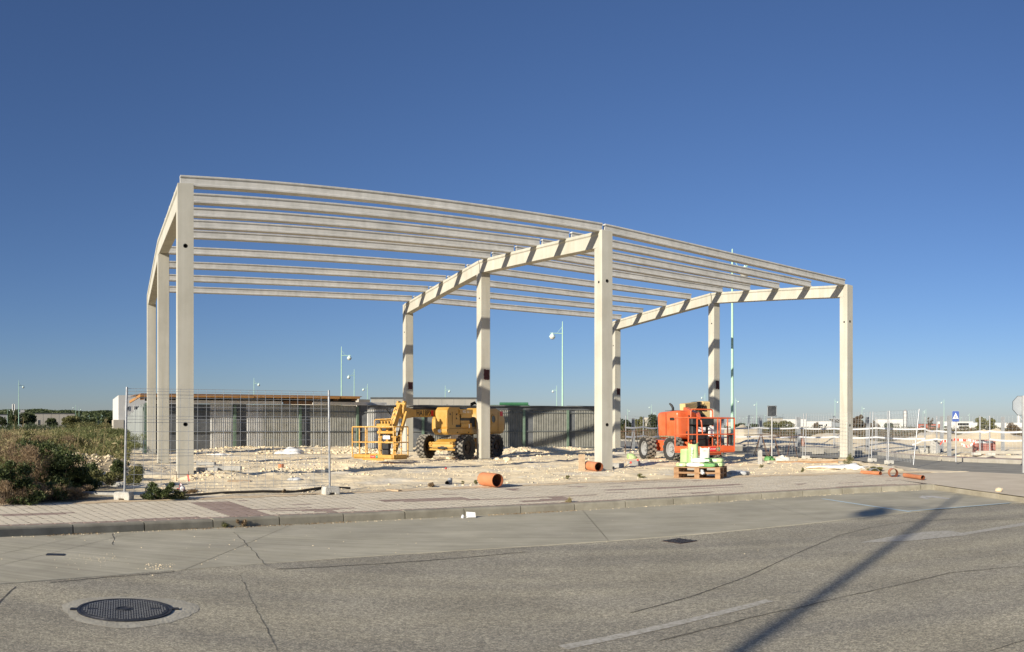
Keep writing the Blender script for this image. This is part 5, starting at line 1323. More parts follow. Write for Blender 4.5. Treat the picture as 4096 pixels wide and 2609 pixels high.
# rebar trestles and capped stakes
def trestle(px, r, label, w=.75, h=1.15, ang=0):
    p = G(px, 0, r); t = thing('rebar_trestle', label, 'trestle', p, facing(p)+ang, 'rebar trestles')
    for sx in (-1, 1):
        for sy in (-1, 1):
            MB().tube([(sx*w*.33, sy*.30, -.05),(sx*.02, sy*.02, h)], .016, 6).build('leg', M['rust'], t)
    MB().tube([(-w*.75,.01,h-.03),(w*.75,-.01,h+.02)], .016, 6).build('cross_bar', M['rust'], t)
    return t
trestle(2539,33.0,'dark rebar trestle standing left of the orange lift rear wheel',.8,1.15)
trestle(3044,34.5,'rusty rebar trestle just left of the dark square sign post',1.0,1.0,R(8))
trestle(3096,34.3,'rusty rebar trestle straddling the dark square sign post',.8,.95,R(-6))
trestle(3168,34.8,'rusty rebar trestle right of the dark square sign post',.8,.98)
def stake(a, b2, label):
    a, b2 = Vector(a), Vector(b2); t = thing('capped_stake', label, 'rebar stake', a, 0, 'red capped rebar stakes'); d = b2-a
    MB().tube([d*-.1, d], .007, 6).build('rod', M['rust'], t); MB().lathe([(.001,.03),(.03,.022),(.034,-.005),(.02,-.02)], d, 12, d).build('cap', M['red_cap'], t, smooth=True); return t
p = G(2489,1874); stake((p.x,p.y,p.z), D(2523,21.9,.29), 'slanting rebar stake with red cap, the left one by the middle column')
p = G(2560,1868); stake((p.x,p.y,p.z), D(2551,22.6,.33), 'nearly upright rebar stake with red cap, right of the slanting one')
p = G(1785,1892); stake((p.x,p.y,p.z), (p.x-.01,p.y,p.z+.10), 'short red capped stake in the sand behind the grey elbow')
p = D(2502,37); q = Vector((p.x,p.y,gz(p.x,p.y))); tag(MB().tube([q-Vector((0,0,.1)), q+Vector((-.04,0,1.45))], .018, 6).build('steel_rod', M['rust']), 'tall dark steel rod standing right of the back right column', 'steel rod')
p = G(752,1965); mb = MB(); mb.tube([(p.x,p.y,p.z-.1),(p.x+.01,p.y,p.z+.55)], .009, 6); q = G(700,1960); mb2 = MB()
t = thing('rebar_marker', 'crossed rebar marker tied with red and white tape at the nearest column foot', 'rebar marker', (0,0,0))
a0 = P(706,1925,0); a1 = P(754,1925,0)
a0 = Vector((a0.x,a0.y,gz(a0.x,a0.y))); a1 = Vector((a1.x,a1.y,gz(a1.x,a1.y)))
MB().tube([a0-Vector((0,0,.1)), a0+Vector((0,0,.24))], .008, 6).build('upright_bar', M['rust'], t); MB().tube([a1-Vector((0,0,.1)), a1+Vector((0,0,.24))], .008, 6).build('upright_bar', M['rust'], t)
MB().tube([a0+Vector((-.06,0,.17)), a1+Vector((.06,0,.165)), a1+Vector((.20,-.03,.07))], .007, 6).build('cross_bar', M['rust'], t)
tp = MB(); tp.prism([(-.03,0),(.02,-.02),(.05,-.14),(.03,-.17),(-.02,-.06)], a1+Vector((0,-.03,.17)), (1,0,0), (0,0,1), (0,.004,0)); tp.build('tape_end', M['tape_red'], t)
p = G(722,1965); blob('tape_scrap', 'crumpled red and white tape caught at the foot of the near mesh panel', 'litter', p, .07,.05,.10, M['tape_red'], 3, .9, 2)

# ---- pallet stack with cement bags
pc = D(2803,19.75); pz = gz(pc.x, pc.y); pang = facing(pc)+R(-14)
def pallet(z, label):
    t = thing('pallet', label, 'pallet', (pc.x, pc.y, pz+z), pang+rnd.uniform(-.02,.02), 'stacked pallets')
    for y in (-.38, 0, .38):
        MB().box((0,y,.011),(1.2,.10,.022)).build('bottom_board', M['pallet'], t, bevel=.003)
        for x in (-.53, 0, .53): MB().box((x,y,.061),(.13,.10,.078)).build('spacer_block', M['pallet'], t, bevel=.004)
    for x in (-.53, 0, .53): MB().box((x,0,.111),(.12,.86,.02)).build('stringer_board', M['pallet'], t, bevel=.003)
    for k in range(7): MB().box((0,-.37+.1233*k,.132),(1.2,.095,.02)).build('deck_board', M['pallet'], t, bevel=.003)
    return t
pallet(.0, 'lower brown wooden pallet resting on the sand'); pallet(.145, 'upper wooden pallet carrying the green and white bags')
zp = .145+.144
cp, sp = math.cos(pang), math.sin(pang)
def pw(x, y, z): return Vector((pc.x+x*cp-y*sp, pc.y+x*sp+y*cp, pz+z))
def bag(x, y, z, L, w, h, ang, label, mats, txt=None, tcol='decal_white', seed=1, face=True):
    t = thing('cement_bag', label, 'cement bag', pw(x,y,z), pang+ang, 'bags on the pallet')
    bm_ = bmesh.new(); bmesh.ops.create_cube(bm_, size=1); bmesh.ops.subdivide_edges(bm_, edges=bm_.edges, cuts=6, use_grid_fill=True)
    for v in bm_.verts:
        qx, qy, qz = v.co; e = (1-(2*abs(qx))**4*.35)*(1-(2*abs(qy))**4*.25)
        nz = float(noise2(np.array([qx*6+seed*3.3]), np.array([qy*6+qz*3+seed]))[0])-.5
        v.co = Vector((qx*L+nz*.012, qy*w+nz*.012, (qz*e+.5)*h+nz*.02*(qz > 0)))
    me2 = bpy.data.meshes.new('bag_body'); bm_.to_mesh(me2); bm_.free()
    for m_ in mats: me2.materials.append(M[m_])
    for f in me2.polygons:
        f.use_smooth = True; f.material_index = 1 if len(mats) > 1 and f.center.x > L*.18 else 0
    o = bpy.data.objects.new('bag_body', me2); col.objects.link(o); o.parent = t
    if txt:
        MB().box((L*.30 if len(mats) > 1 else 0,-w/2-.003,h*.5),(L*.32,.004,h*.42)).build('bag_label', M['decal_white'], t)
        lettering(txt, h*.34, M['bag_dark'], t, (L*.30 if len(mats) > 1 else 0,-w/2-.006,h*.5), (1,0,0), (0,0,1), depth=.001)
    return t
B = 'PROPAM'
bag(-.42,-.22,zp,.26,.30,.10,0,'small green bag lying flat on the left end of the pallet',['bag_green'],B,seed=1)
bag(-.05,-.24,zp,.46,.32,.105,R(4),'white bag with green end lying on the front of the pallet',['bag_white','bag_green'],B,seed=2)
bag(.28,-.22,zp,.40,.34,.10,R(-6),'dark green bag lying on the right front of the pallet',['bag_dark'],seed=3)
bag(.46,.05,zp,.24,.40,.11,R(3),'green bag with white label at the right end of the pallet',['bag_green'],B,seed=4)
bag(.05,-.02,zp+.105,.50,.34,.11,R(-4),'white bag with green end lying on top of the front bags',['bag_white','bag_dark'],B,seed=5)
bag(.34,.14,zp+.10,.42,.32,.11,R(5),'bright green bag lying on top at the right rear',['bag_green'],B,seed=6)
bag(-.12,.20,zp,.5,.34,.10,0,'white bag at the back of the pallet under the open sacks',['bag_white','bag_green'],seed=7)
def open_sack(x, y, z, w, d, h, label, mat, seed, lean=0.0, content=True, txt=False):
    t = thing('open_sack', label, 'sack', pw(x,y,z), pang+rnd.uniform(-.2,.2), 'open sacks on the pallet')
    n_ = 20; m_ = MB(); vs_ = []; lv = 7
    for j in range(lv):
        f = j/(lv-1)
        for k in range(n_):
            a_ = 2*math.pi*k/n_; q = float(noise2(np.array([k*.9+seed*7]), np.array([f*3+seed]))[0])-.5
            rx, ry = w/2*(1-.10*f+.16*q*f), d/2*(1-.25*f+.2*q*f)
            c_, s_ = math.cos(a_), math.sin(a_); kx = math.copysign(abs(c_)**.6, c_); ky = math.copysign(abs(s_)**.6, s_)
            vs_.append((kx*rx+lean*f*h, ky*ry, h*f+(.10*q if j == lv-1 else 0)))
    m_.add(vs_, [(j*n_+k, j*n_+(k+1) % n_, (j+1)*n_+(k+1) % n_, (j+1)*n_+k) for j in range(lv-1) for k in range(n_)]+[tuple(range(n_-1,-1,-1))])
    m_.build('sack_body', M[mat], t, smooth=True)
    if content:
        c_ = MB(); c_.lathe([(w*.36,h*.80),(w*.25,h*.90),(.001,h*.95)], (lean*h*.85,0,0), 12); c_.build('contents', M['cement_grey'], t, smooth=True)
    if txt: MB().prism([(-w*.16,.03),(w*.05,.03),(w*.14,h*.78),(-w*.02,h*.85)], (lean*h*.3,-d/2-.004,0), (1,0,0), (0,0,1), (0,.003,0)).build('white_stripe', M['bag_white'], t)
    if txt: lettering(B, .085, M['bag_dark'], t, (w*.02,-d/2-.009,h*.42), (-.12,0,-1) if False else (.12,0,.99), (-.99,0,.12), depth=.001)
    return t
open_sack(-.44,.08,zp,.24,.20,.42,'open green sack with a torn white front at the left of the pallet','bag_green',1,.02)
open_sack(-.20,.04,zp+.02,.27,.20,.55,'tallest open green sack with white stripe standing on the pallet','bag_green',2,-.02,True,True)
open_sack(.06,.16,zp+.10,.27,.20,.36,'pale grey paper sack standing right of the tall green one','bag_pale',3,.03)
blob('film_scrap', 'crumpled transparent film hanging on the right front of the pallet', 'litter', pw(.16,-.47,.13), .05,.03,.06, M['plastic_clear'], 4, .9)

# ---- steel column stubs of the next plot
def hpost(px, r, h, label, ang=0):
    p = D(px, r); z0 = max(gz(p.x,p.y), -.1); t = thing('steel_column_stub', label, 'steel column', (p.x,p.y,z0), facing(p)+R(20)+ang, 'grey steel column stubs')
    MB().prism([(-.08,-.08),(.08,-.08),(.08,-.068),(.005,-.068),(.005,.068),(.08,.068),(.08,.08),(-.08,.08),(-.08,.068),(-.005,.068),(-.005,-.068),(-.08,-.068)], (0,0,-.1), (1,0,0), (0,1,0), (0,0,h+.1)).build('h_section', M['steel_grey'], t)
    MB().box((0,0,.01),(.28,.28,.025)).build('base_plate', M['steel_grey'], t); return t
for px, r, lb in ((2533,47,'grey steel column stub left of the orange hood behind the trestle'),(3042,52,'grey steel column stub behind the sand heap left of the dark sign'),(3196,47.5,'tall grey steel column stub midway between dark sign and right column'),(3469,44,'grey steel column stub just right of the right front column'),(3767,42,'grey steel column stub left of the nearest one by the crossing sign'),(3797,36.5,'nearest grey steel column stub beside the crossing sign'),(4011,42,'grey steel column stub at the far right behind the tape'),(2890,46,'grey steel column stub behind the orange lift basket')):
    hpost(px, r, 1.93 if r < 50 else 2.0, lb)
# ---- orange plastic barrier and bits across the side street
p = D(3209,50); blob('orange_hydrant', 'small orange brown object beside the tall steel stub', 'site object', Vector((p.x,p.y,gz(p.x,p.y)+.2)), .14,.14,.55, M['pipe_orange'], 3, .25)
# grey mortar tub
p = D(3704,41); t = thing('mortar_tub', 'grey mortar tub sitting in the sand behind the leaning panel', 'tub', (p.x,p.y,gz(p.x,p.y)-.02), facing(p)+R(8))
m_ = MB(); vs_ = []
for zz, k in ((0,.80),(.42,1.0),(.42,.94),(.06,.76)):
    for sx, sy in ((-1,-1),(1,-1),(1,1),(-1,1)): vs_.append((sx*.42*k, sy*.30*k, zz))
m_.add(vs_, [(4*j+q, 4*j+(q+1) % 4, 4*j+4+(q+1) % 4, 4*j+4+q) for j in range(3) for q in range(4)]+[(3,2,1,0),(12,13,14,15)]); m_.build('tub_shell', M['cement_grey'], t, bevel=.02)
MB().box((0,-.40,.40),(.86,.03,.05)).build('tub_rim', M['steel_grey'], t)
p = D(3737,40.5); t = thing('concrete_upright', 'grey rough concrete block upright right of the mortar tub', 'concrete block', (p.x,p.y,gz(p.x,p.y)), facing(p)); MB().box((0,0,.33),(.42,.25,.70)).build('block_body', M['cement_grey'], t, bevel=.02); MB().box((.25,.02,.28),(.12,.2,.56)).build('side_block', M['steel_grey'], t, bevel=.02)
# wrapped brick pallet
p = D(3935,38); t = thing('brick_pallet', 'film wrapped pallet of red bricks by the far pavement', 'brick pallet', (p.x,p.y,gz(p.x,p.y)), facing(p)+R(10))
for iz in range(6):
    for ix in range(5):
        MB().box((-.42+.21*ix+.01*(iz % 2),0,.16+.11*iz),(.20,.7,.105)).build('brick_row', M['brick'], t, bevel=.006)
for x in (-.4,0,.4): MB().box((x,0,.05),(.12,.8,.10)).build('pallet_block', M['pallet'], t)
MB().box((-.1,-.37,.66),(.95,.03,.12)).build('film_wrap', M['plastic_clear'], t)
# stacked concrete rails at the right
for k, (px, r, z, lb) in enumerate(((4010,33.2,.02,'lower concrete rail stacked at the right edge beyond the side street'),(4020,33.4,.22,'upper concrete rail stacked at the right edge beyond the side street'))):
    p = D(px, r); o = MB().box((0,0,.08),(3.6,.20,.15)).build('concrete_rail', M['far_kerb'], bevel=.015); o.location = (p.x+.6, p.y, gz(p.x,p.y)+z); o.rotation_euler = (0,0,R(-22)); tag(o, lb, 'concrete rail', 'stacked concrete rails')
p = D(3905,33); o = MB().box((0,0,.06),(.35,.25,.12)).build('concrete_block', M['block'], bevel=.01); o.location = (p.x,p.y,.09); tag(o, 'pale concrete fence foot left of the brick pallet', 'concrete block')
p = D(3962,32.6); o = MB().box((0,0,.06),(.35,.25,.12)).build('concrete_block', M['block'], bevel=.01); o.location = (p.x,p.y,.09); tag(o, 'pale concrete fence foot right below the brick pallet', 'concrete block')
# low precast steps / kerbs lying on the far side of the street
STEP = 'dark faced precast kerbs beyond the frame'
for px, r, L, a_, lb in ((2965,42.5,1.3,18,'low precast kerb lying right of the orange basket'),(3005,41.5,.9,16,'low precast kerb left of the rebar trestles'),(3133,41.8,.6,12,'short precast kerb left of the tall steel stub'),(3225,40.5,1.5,14,'long precast kerb just right of the front mesh posts'),(3310,38.8,1.2,24,'precast kerb left of the right front column'),(3272,37.8,.5,10,'small precast kerb near the timber boards'),(3430,39.5,.7,22,'precast kerb right of the right front column'),(3420,35.5,.6,15,'nearer precast kerb right of the right front column')):
    p = D(px, r); o = MB().box((0,0,.12),(L,.35,.24)).build('precast_kerb', M['far_kerb'], bevel=.01); o.location = (p.x,p.y,-.02); o.rotation_euler = (0,0,R(a_)); tag(o, lb, 'kerb piece', STEP)

# ---------------------------------------------------------------- manhole, gully grate, service plate
M['iron'] = material('cast_iron', (.030,.030,.034), (.06,.06,.066), 14, .5, .2, 60, metal=.5)
M['iron_worn'] = material('worn_iron_studs', (.22,.215,.205), (.30,.295,.28), 10, .45, metal=.5)
M['collar'] = material('manhole_collar_mortar', (.325,.298,.235), (.44,.41,.33), 4, .95, .4, 40)
mc = P(498,2439,ROADZ); RM = .35
t = thing('manhole_cover', 'round studded cast iron manhole cover set in the road', 'manhole cover', (mc.x,mc.y,ROADZ-.0085), R(29))
m_ = MB(); pts = []
for k in range(40):
    a_ = 2*math.pi*k/40; rr = .50+.035*math.sin(3*a_+.5)+.015*rnd.uniform(-1,1); pts.append((rr*math.cos(a_)*1.06+.03, rr*math.sin(a_)*1.0))
m_.add([(x,y,.0035) for x,y in pts]+[(x*.9,y*.9,.0055) for x,y in pts], [(k,(k+1)%40,(k+1)%40+40,k+40) for k in range(40)]+[tuple(range(40,80))]); m_.build('mortar_collar', M['collar'], t, recalc=False)
m_ = MB(); m_.lathe([(RM*1.06,.006),(RM*1.06,.014),(RM*1.0,.014),(RM*.99,.009),(RM*.97,.009),(RM*.965,.013),(.001,.013)], (0,0,0), 48); m_.build('cover_plate', M['iron'], t, smooth=True)
m_ = MB(); n_ = 0
for i in range(-16,17):
    for j in range(-16,17):
        x, y = i*.0195, j*.0195
        if math.hypot(x,y) > RM*.9 or math.hypot(x,y) < .075 or (abs(y) < .025 and .2 < abs(x) < .29): continue
        if (i//2+j//2) % 2: m_.box((x,y,.0145),(.013,.0075,.006))
        else: m_.box((x,y,.0145),(.0075,.013,.006))
o = m_.build('studs', M['iron_worn'], t, recalc=False); o['kind'] = 'stuff'
m_ = MB(); m_.lathe([(.07,.013),(.07,.018),(.058,.018),(.058,.014),(.04,.014),(.04,.018),(.001,.018)], (0,0,0), 24); m_.build('centre_boss', M['iron'], t, smooth=True)
for sx in (-1, 1): MB().box((sx*(RM*1.06+.022),0,.011),(.06,.05,.012)).build('hinge_lug', M['iron'], t, bevel=.004)
# gully grate in the asphalt
gc = P(2720,2163,ROADZ); t = thing('gully_grate', 'square cast iron gully grate in the asphalt', 'drain grate', (gc.x,gc.y,ROADZ-.008), R(34))
MB().box((0,0,-.02),(.30,.30,.02)).build('pit', M['dark_void'], t)
for k in range(5): MB().box((-.12+.06*k,0,.0),(.018,.30,.02)).build('bar', M['iron'], t)
for k in range(4): MB().box((0,-.14+.0933*k,.001),(.30,.018,.02)).build('cross_bar', M['iron'], t)
MB().prism([(-.17,-.17),(.17,-.17),(.17,.17),(-.17,.17)], (0,0,-.006), (1,0,0), (0,1,0), (0,0,.008)).build('frame_seat', M['rust'], t)
pl = P(222,2220,ROADZ); o = MB().box((0,0,0),(.20,.12,.006)).build('service_plate', M['iron']); o.location = (pl.x,pl.y,ROADZ+.003); o.rotation_euler = (0,0,R(26)); tag(o, 'small dark iron service plate in the concrete lane', 'cover plate')

# ---------------------------------------------------------------- rubble
M['stone'] = material('limestone_rubble', (.66,.54,.355), (.80,.69,.485), 1.4, .95, .4, 30)
M['stone_far'] = M['stone']
def rock_tpl(seed):
    r_ = random.Random(seed); bm_ = bmesh.new(); bmesh.ops.create_icosphere(bm_, subdivisions=1, radius=1)
    for v in bm_.verts: v.co *= r_.uniform(.62, 1.15)
    vs = [tuple(v.co) for v in bm_.verts]; fs = [tuple(v.index for v in f.verts) for f in bm_.faces]; bm_.free(); return np.array(vs), fs
RT = [rock_tpl(k) for k in range(9)]
ROCKS = []
def scatter(n, px0, px1, r0, r1, s0, s1, dens=None):
    m = n*6; th = np.random.RandomState(n+px0).rand(m, 4)
    px = px0+(px1-px0)*th[:,0]; r = np.sqrt(r0*r0+(r1*r1-r0*r0)*th[:,1]); a = (px-2048)/FPX
    x, y = r*np.sin(a), r*np.cos(a)
    ok = (y > bound_y(x)+.1) & ~inside(x, y, STREET)
    if dens is not None: ok &= noise2(x*.8+3, y*.8) > dens
    x, y = x[ok][:n], y[ok][:n]; s = s0*(s1/s0)**(th[:,2][ok][:n]**2.6)
    ROCKS.append(np.stack([x, y, s], 1))
scatter(4200, 640, 2500, 15, 30, .009, .038, .42)
scatter(2200, 640, 3400, 26, 38, .016, .06, .45)
scatter(2600, 760, 2480, 36.0, 39.8, .025, .12, .30)
scatter(500, 250, 560, 20, 24, .03, .13, .3)
scatter(1100, 2480, 3600, 17, 32, .009, .036, .5)
scatter(500, 760, 1500, 18.5, 23, .02, .08, .5)
scatter(300, 3600, 4090, 29, 38, .03, .10, .4)
for mx, my, rad, h in MOUNDS:
    if math.hypot(mx, my) < 45:
        a_ = np.array([rnd.uniform(0,6.28) for k in range(30)]); q = rad*np.sqrt(np.array([rnd.random() for k in range(30)]))
        ROCKS.append(np.stack([mx+q*np.cos(a_), my+q*np.sin(a_), np.array([rnd.uniform(.015,.055)*(1.5 if math.hypot(mx,my) > 30 else 1) for k in range(30)])], 1))
RK = np.concatenate(ROCKS); RZ = ground_z(RK[:,0], RK[:,1]); mbr = MB()
for (x, y, s), z in zip(RK, RZ):
    if z < -.2: continue
    v, f = rnd.choice(RT); a_ = rnd.uniform(0, 6.28); c_, s_ = math.cos(a_), math.sin(a_); sx, sy, sz = s*rnd.uniform(.7,1.4), s*rnd.uniform(.7,1.2), s*.7*rnd.uniform(.7,1.2)
    w = v*np.array([sx,sy,sz]); mbr.add(np.stack([x+w[:,0]*c_-w[:,1]*s_, y+w[:,0]*s_+w[:,1]*c_, z+sz*.3+w[:,2]], 1).tolist(), f)
o = mbr.build('rubble', M['stone'], recalc=False); o['kind'] = 'stuff'; o['label'] = 'pale limestone rubble strewn over the site'
# larger stones one can pick out
SG = 'larger pale stones on the site'
def stone(px, y, s, label, r=None):
    p = G(px, y, r); v, f = rnd.choice(RT); m_ = MB(); w = v*np.array([s*1.15,s*.9,s*.75]); m_.add(w.tolist(), f); o = m_.build('stone', M['stone'], bevel=s*.08); o.location = (p.x,p.y,p.z+s*.3); o.rotation_euler = (0,0,rnd.uniform(0,6)); return tag(o, label, 'stone', SG)
stone(2030,1844,.17,'pale stone lying right of the yellow lift rear wheel, larger one'); stone(1990,1842,.13,'pale stone lying close to the right side of the middle column foot'); stone(2025,1852,.10,'grey round stone in front of the larger pale stone'); stone(1800,1833,.16,'pale stones under the front axle of the yellow lift',r=31); stone(1308,1893,.10,'grey stone by the right post of the near mesh panel'); stone(3995,1966,.09,'rounded stone lying against the kerb at the right edge')
# small stones and grit in the concrete lane
mbg = MB()
def grit(n, px0, px1, y0, y1, s0, s1):
    for k in range(n):
        p = P(rnd.uniform(px0,px1), rnd.uniform(y0,y1), ROADZ); v, f = rnd.choice(RT); s = s0*(s1/s0)**(rnd.random()**2.5); w = v*np.array([s,s*.8,s*.6])
        if p.y > road_top(p.x)-.1: continue
        mbg.add(np.stack([p.x+w[:,0], p.y+w[:,1], ROADZ+s*.25+w[:,2]], 1).tolist(), f)
grit(90, 0, 1000, 2145, 2330, .003, .010); grit(70, 250, 480, 2215, 2262, .003, .009); grit(60, 580, 700, 2255, 2280, .004, .012); grit(60, 1000, 3300, 2080, 2240, .004, .012)
for k in range(260):
    s = rnd.uniform(-3, 18); x, y = kerb_pt(s, -.03-.08*rnd.random()**2); v, f = rnd.choice(RT); q = rnd.uniform(.004,.014); w = v*np.array([q,q*.8,q*.6]); mbg.add(np.stack([float(x)+w[:,0], float(y)+w[:,1], ROADZ+q*.25+w[:,2]], 1).tolist(), f)
o = mbg.build('grit', M['stone'], recalc=False); o['kind'] = 'stuff'; o['label'] = 'small stones and grit scattered on the parking lane'
# ---------------------------------------------------------------- vegetation
def leaf_mat(name, a, b2, c=None, scale=3.0, trans=.25):
    m = material(name, a, b2, scale, .6, c3=c, spec=.3, contrast=(.32,.68), detail=3)
    n = m.node_tree.nodes; l = m.node_tree.links; bs = n['Principled BSDF']; out = [x for x in n if x.type == 'OUTPUT_MATERIAL'][0]
    tr = n.new('ShaderNodeBsdfTranslucent'); mx = n.new('ShaderNodeMixShader'); mx.inputs[0].default_value = trans
    l.new(bs.inputs['Base Color'].links[0].from_socket, tr.inputs[0]); l.new(bs.outputs[0], mx.inputs[1]); l.new(tr.outputs[0], mx.inputs[2]); l.new(mx.outputs[0], out.inputs[0]); return m
M['leaf_dark'] = leaf_mat('dark_shrub_leaves', (.042,.062,.020), (.12,.145,.048))
M['leaf_olive'] = leaf_mat('olive_shrub_leaves', (.11,.115,.04), (.235,.22,.085))
M['leaf_feather'] = leaf_mat('feathery_green', (.12,.145,.05), (.25,.255,.105), scale=1.2)
M['leaf_dry'] = leaf_mat('dry_brown_scrub', (.19,.125,.068), (.38,.28,.165), scale=2)
M['leaf_far'] = leaf_mat('far_tree_leaves', (.035,.05,.018), (.09,.11,.04), scale=.6)
M['leaf_fardry'] = leaf_mat('far_dry_leaves', (.12,.085,.05), (.22,.165,.10), scale=.6)
M['leaf_grass'] = leaf_mat('straw_grass', (.22,.18,.08), (.40,.33,.17), scale=1.0)
M['bark'] = material('bark', (.09,.065,.045), (.16,.12,.085), 8, .95, .4, 30)
NR = np.random.RandomState(11)
def leaves_mesh(name, pos, size, mat, parent, asp=.45, up=0.0, droop=None):
    """one small folded face per leaf; pos n x 3, size n"""
    n = len(pos); d = NR.normal(size=(n,3)); d[:,2] += up; d /= np.linalg.norm(d, axis=1)[:,None]
    e = np.cross(d, NR.normal(size=(n,3))); e /= np.linalg.norm(e, axis=1)[:,None]
    s = size[:,None]; a = pos-d*s*.5; b2 = pos+e*s*asp*.5; c = pos+d*s*.5; f = pos-e*s*asp*.5
    v = np.stack([a,b2,c,f], 1).reshape(-1,3); q = np.arange(4*n, dtype=np.int32).reshape(-1,4)
    me2 = bpy.data.meshes.new(name); me2.vertices.add(4*n); me2.vertices.foreach_set('co', v.ravel().astype(np.float32)); me2.loops.add(4*n); me2.loops.foreach_set('vertex_index', q.ravel())
    me2.polygons.add(n); me2.polygons.foreach_set('loop_start', np.arange(0,4*n,4,dtype=np.int32)); me2.polygons.foreach_set('loop_total', np.full(n,4,np.int32)); me2.update()
    me2.materials.append(mat); o = bpy.data.objects.new(name, me2); col.objects.link(o); o.parent = parent; return o
def crown_points(n, w, d, h, z0=0.0, clumps=14, tight=.33, seed=1):
    """points gathered in clumps through an uneven dome"""
    r_ = np.random.RandomState(seed); cs = []
    for k in range(clumps):
        a_ = r_.uniform(0, 2*np.pi); q = np.sqrt(r_.rand())*.78; z = r_.uniform(.12, .92)*(1-.45*q*q)
        cs.append((np.cos(a_)*q*w/2, np.sin(a_)*q*d/2, z0+z*h, r_.uniform(.7,1.3)))
    cs = np.array(cs); k = r_.randint(0, clumps, n); g = r_.normal(size=(n,3)); g /= np.linalg.norm(g,axis=1)[:,None]; g *= (r_.rand(n)**.45)[:,None]
    sc = tight*cs[k,3][:,None]*np.array([w*.62,d*.62,h*.62]); p = cs[k,:3]+g*sc; p[:,2] = np.maximum(p[:,2], z0*.3+.02); return p, cs
def shrub(px, r, w, h, mat, label, n=5000, leaf=.05, kind='shrub', name='shrub', d=None, up=.2, asp=.45, clumps=16, seed=1, group='shrubs in the scrub on the left', z0=.0, tight=.33, stems=7, p=None):
    p = D(px, r) if p is None else p; p.z = gz(p.x, p.y) if r < 50 else 0
    t = thing(name, label, kind, p, rnd.uniform(0,6), group)
    pos, cs = crown_points(n, w, d or w*.85, h, z0, clumps, tight, seed)
    leaves_mesh('foliage', pos, leaf*(.6+.8*NR.rand(n)), mat, t, asp, up)
    mb = MB()
    for k in range(min(stems, len(cs))):
        c = cs[k]; q = Vector((c[0]*.25, c[1]*.25, 0)); mb.tube([q*.4-Vector((0,0,.1)), (c[0]*.6, c[1]*.6, c[2]*.6), (c[0], c[1], c[2]+h*.08)], [.02*h, .012*h, .004*h], 5)
    mb.build('stems', M['bark'], t); return t
shrub(250,14.8,1.35,.85,M['leaf_dark'],'dense dark green shrub at the pavement edge left of the mesh panel',7000,.058,seed=2,clumps=30,tight=.24,stems=14)
shrub(330,14.9,.8,.55,M['leaf_dark'],'smaller dark shrub just right of the dense one at the pavement edge',3500,.055,seed=70,clumps=16,tight=.24,stems=10)
shrub(165,19.5,1.35,1.22,M['leaf_dark'],'tall dark green shrub behind the dry brown bushes on the left',7000,.075,seed=3,clumps=26,tight=.24,stems=14,up=.6)
shrub(35,13.4,1.1,.72,M['leaf_dark'],'low dark shrub at the left picture edge by the pavement',5500,.052,seed=4,clumps=24,tight=.25,stems=12)
shrub(115,14.6,1.2,.98,M['leaf_dry'],'dry reddish brown bush between the two dark shrubs at the left',5500,.075,seed=5,asp=.13,clumps=26,tight=.26,stems=24,up=.9)
shrub(30,17.0,1.6,1.05,M['leaf_dry'],'dry brown thicket at the left edge behind the low dark shrub',5500,.085,seed=6,asp=.13,tight=.26,stems=20,up=.9)
shrub(215,16.6,1.0,.72,M['leaf_olive'],'olive yellow weed clump in the middle of the near scrub',3800,.055,seed=7,clumps=18,tight=.26)
shrub(420,16.2,.8,.42,M['leaf_olive'],'low olive weeds left of the left fence post',2400,.045,seed=8,tight=.26)
shrub(372,17.6,.8,.50,M['leaf_dark'],'small dark weed before the rubble heap at the left',2600,.05,seed=71,tight=.26)
shrub(478,18.6,.8,.58,M['leaf_dark'],'dark leafy weeds behind the left fence post',2800,.05,seed=9,tight=.26)
shrub(540,17.2,.6,.50,M['leaf_olive'],'leafy weeds just right of the left fence post',2400,.045,seed=10,up=.6,tight=.27)
shrub(640,13.75,.62,.48,M['leaf_dark'],'dark leafy oleander like plant behind the mesh panel in front of the nearest columns',2600,.062,seed=12,asp=.28,up=.9,clumps=20,tight=.22,stems=12)
shrub(715,13.9,.45,.20,M['leaf_olive'],'small weed clump at the foot of the nearest column',1100,.04,seed=13)
shrub(415,36,4.6,1.28,M['leaf_feather'],'large feathery green tamarisk thicket left of the steel side wall',15000,.15,seed=14,asp=.10,up=1.3,clumps=44,tight=.2)
shrub(330,44,5.0,1.35,M['leaf_feather'],'feathery green bush behind the tall dark shrub',13000,.16,seed=15,asp=.10,up=1.3,clumps=40,tight=.2)
shrub(455,29,2.2,.95,M['leaf_feather'],'lower feathery green bush beside the rubble heap on the left',7000,.11,seed=16,asp=.12,up=1.2,clumps=26,tight=.22)
shrub(230,33,3.6,1.15,M['leaf_olive'],'olive green thicket in the middle of the left scrub',8000,.13,seed=17,asp=.14,up=1.0,clumps=34,tight=.22)
shrub(90,30,3.6,1.12,M['leaf_dry'],'wide dry brown thicket in the left scrub',7000,.13,seed=18,asp=.12,up=1.0,clumps=34,tight=.22)
shrub(330,78,6,1.9,M['leaf_olive'],'tall olive bush in front of the left trees',6000,.22,seed=19,asp=.2,clumps=30,tight=.24)
shrub(405,84,6,1.8,M['leaf_olive'],'second olive bush near the white building corner',6000,.22,seed=20,asp=.2,clumps=30,tight=.24)
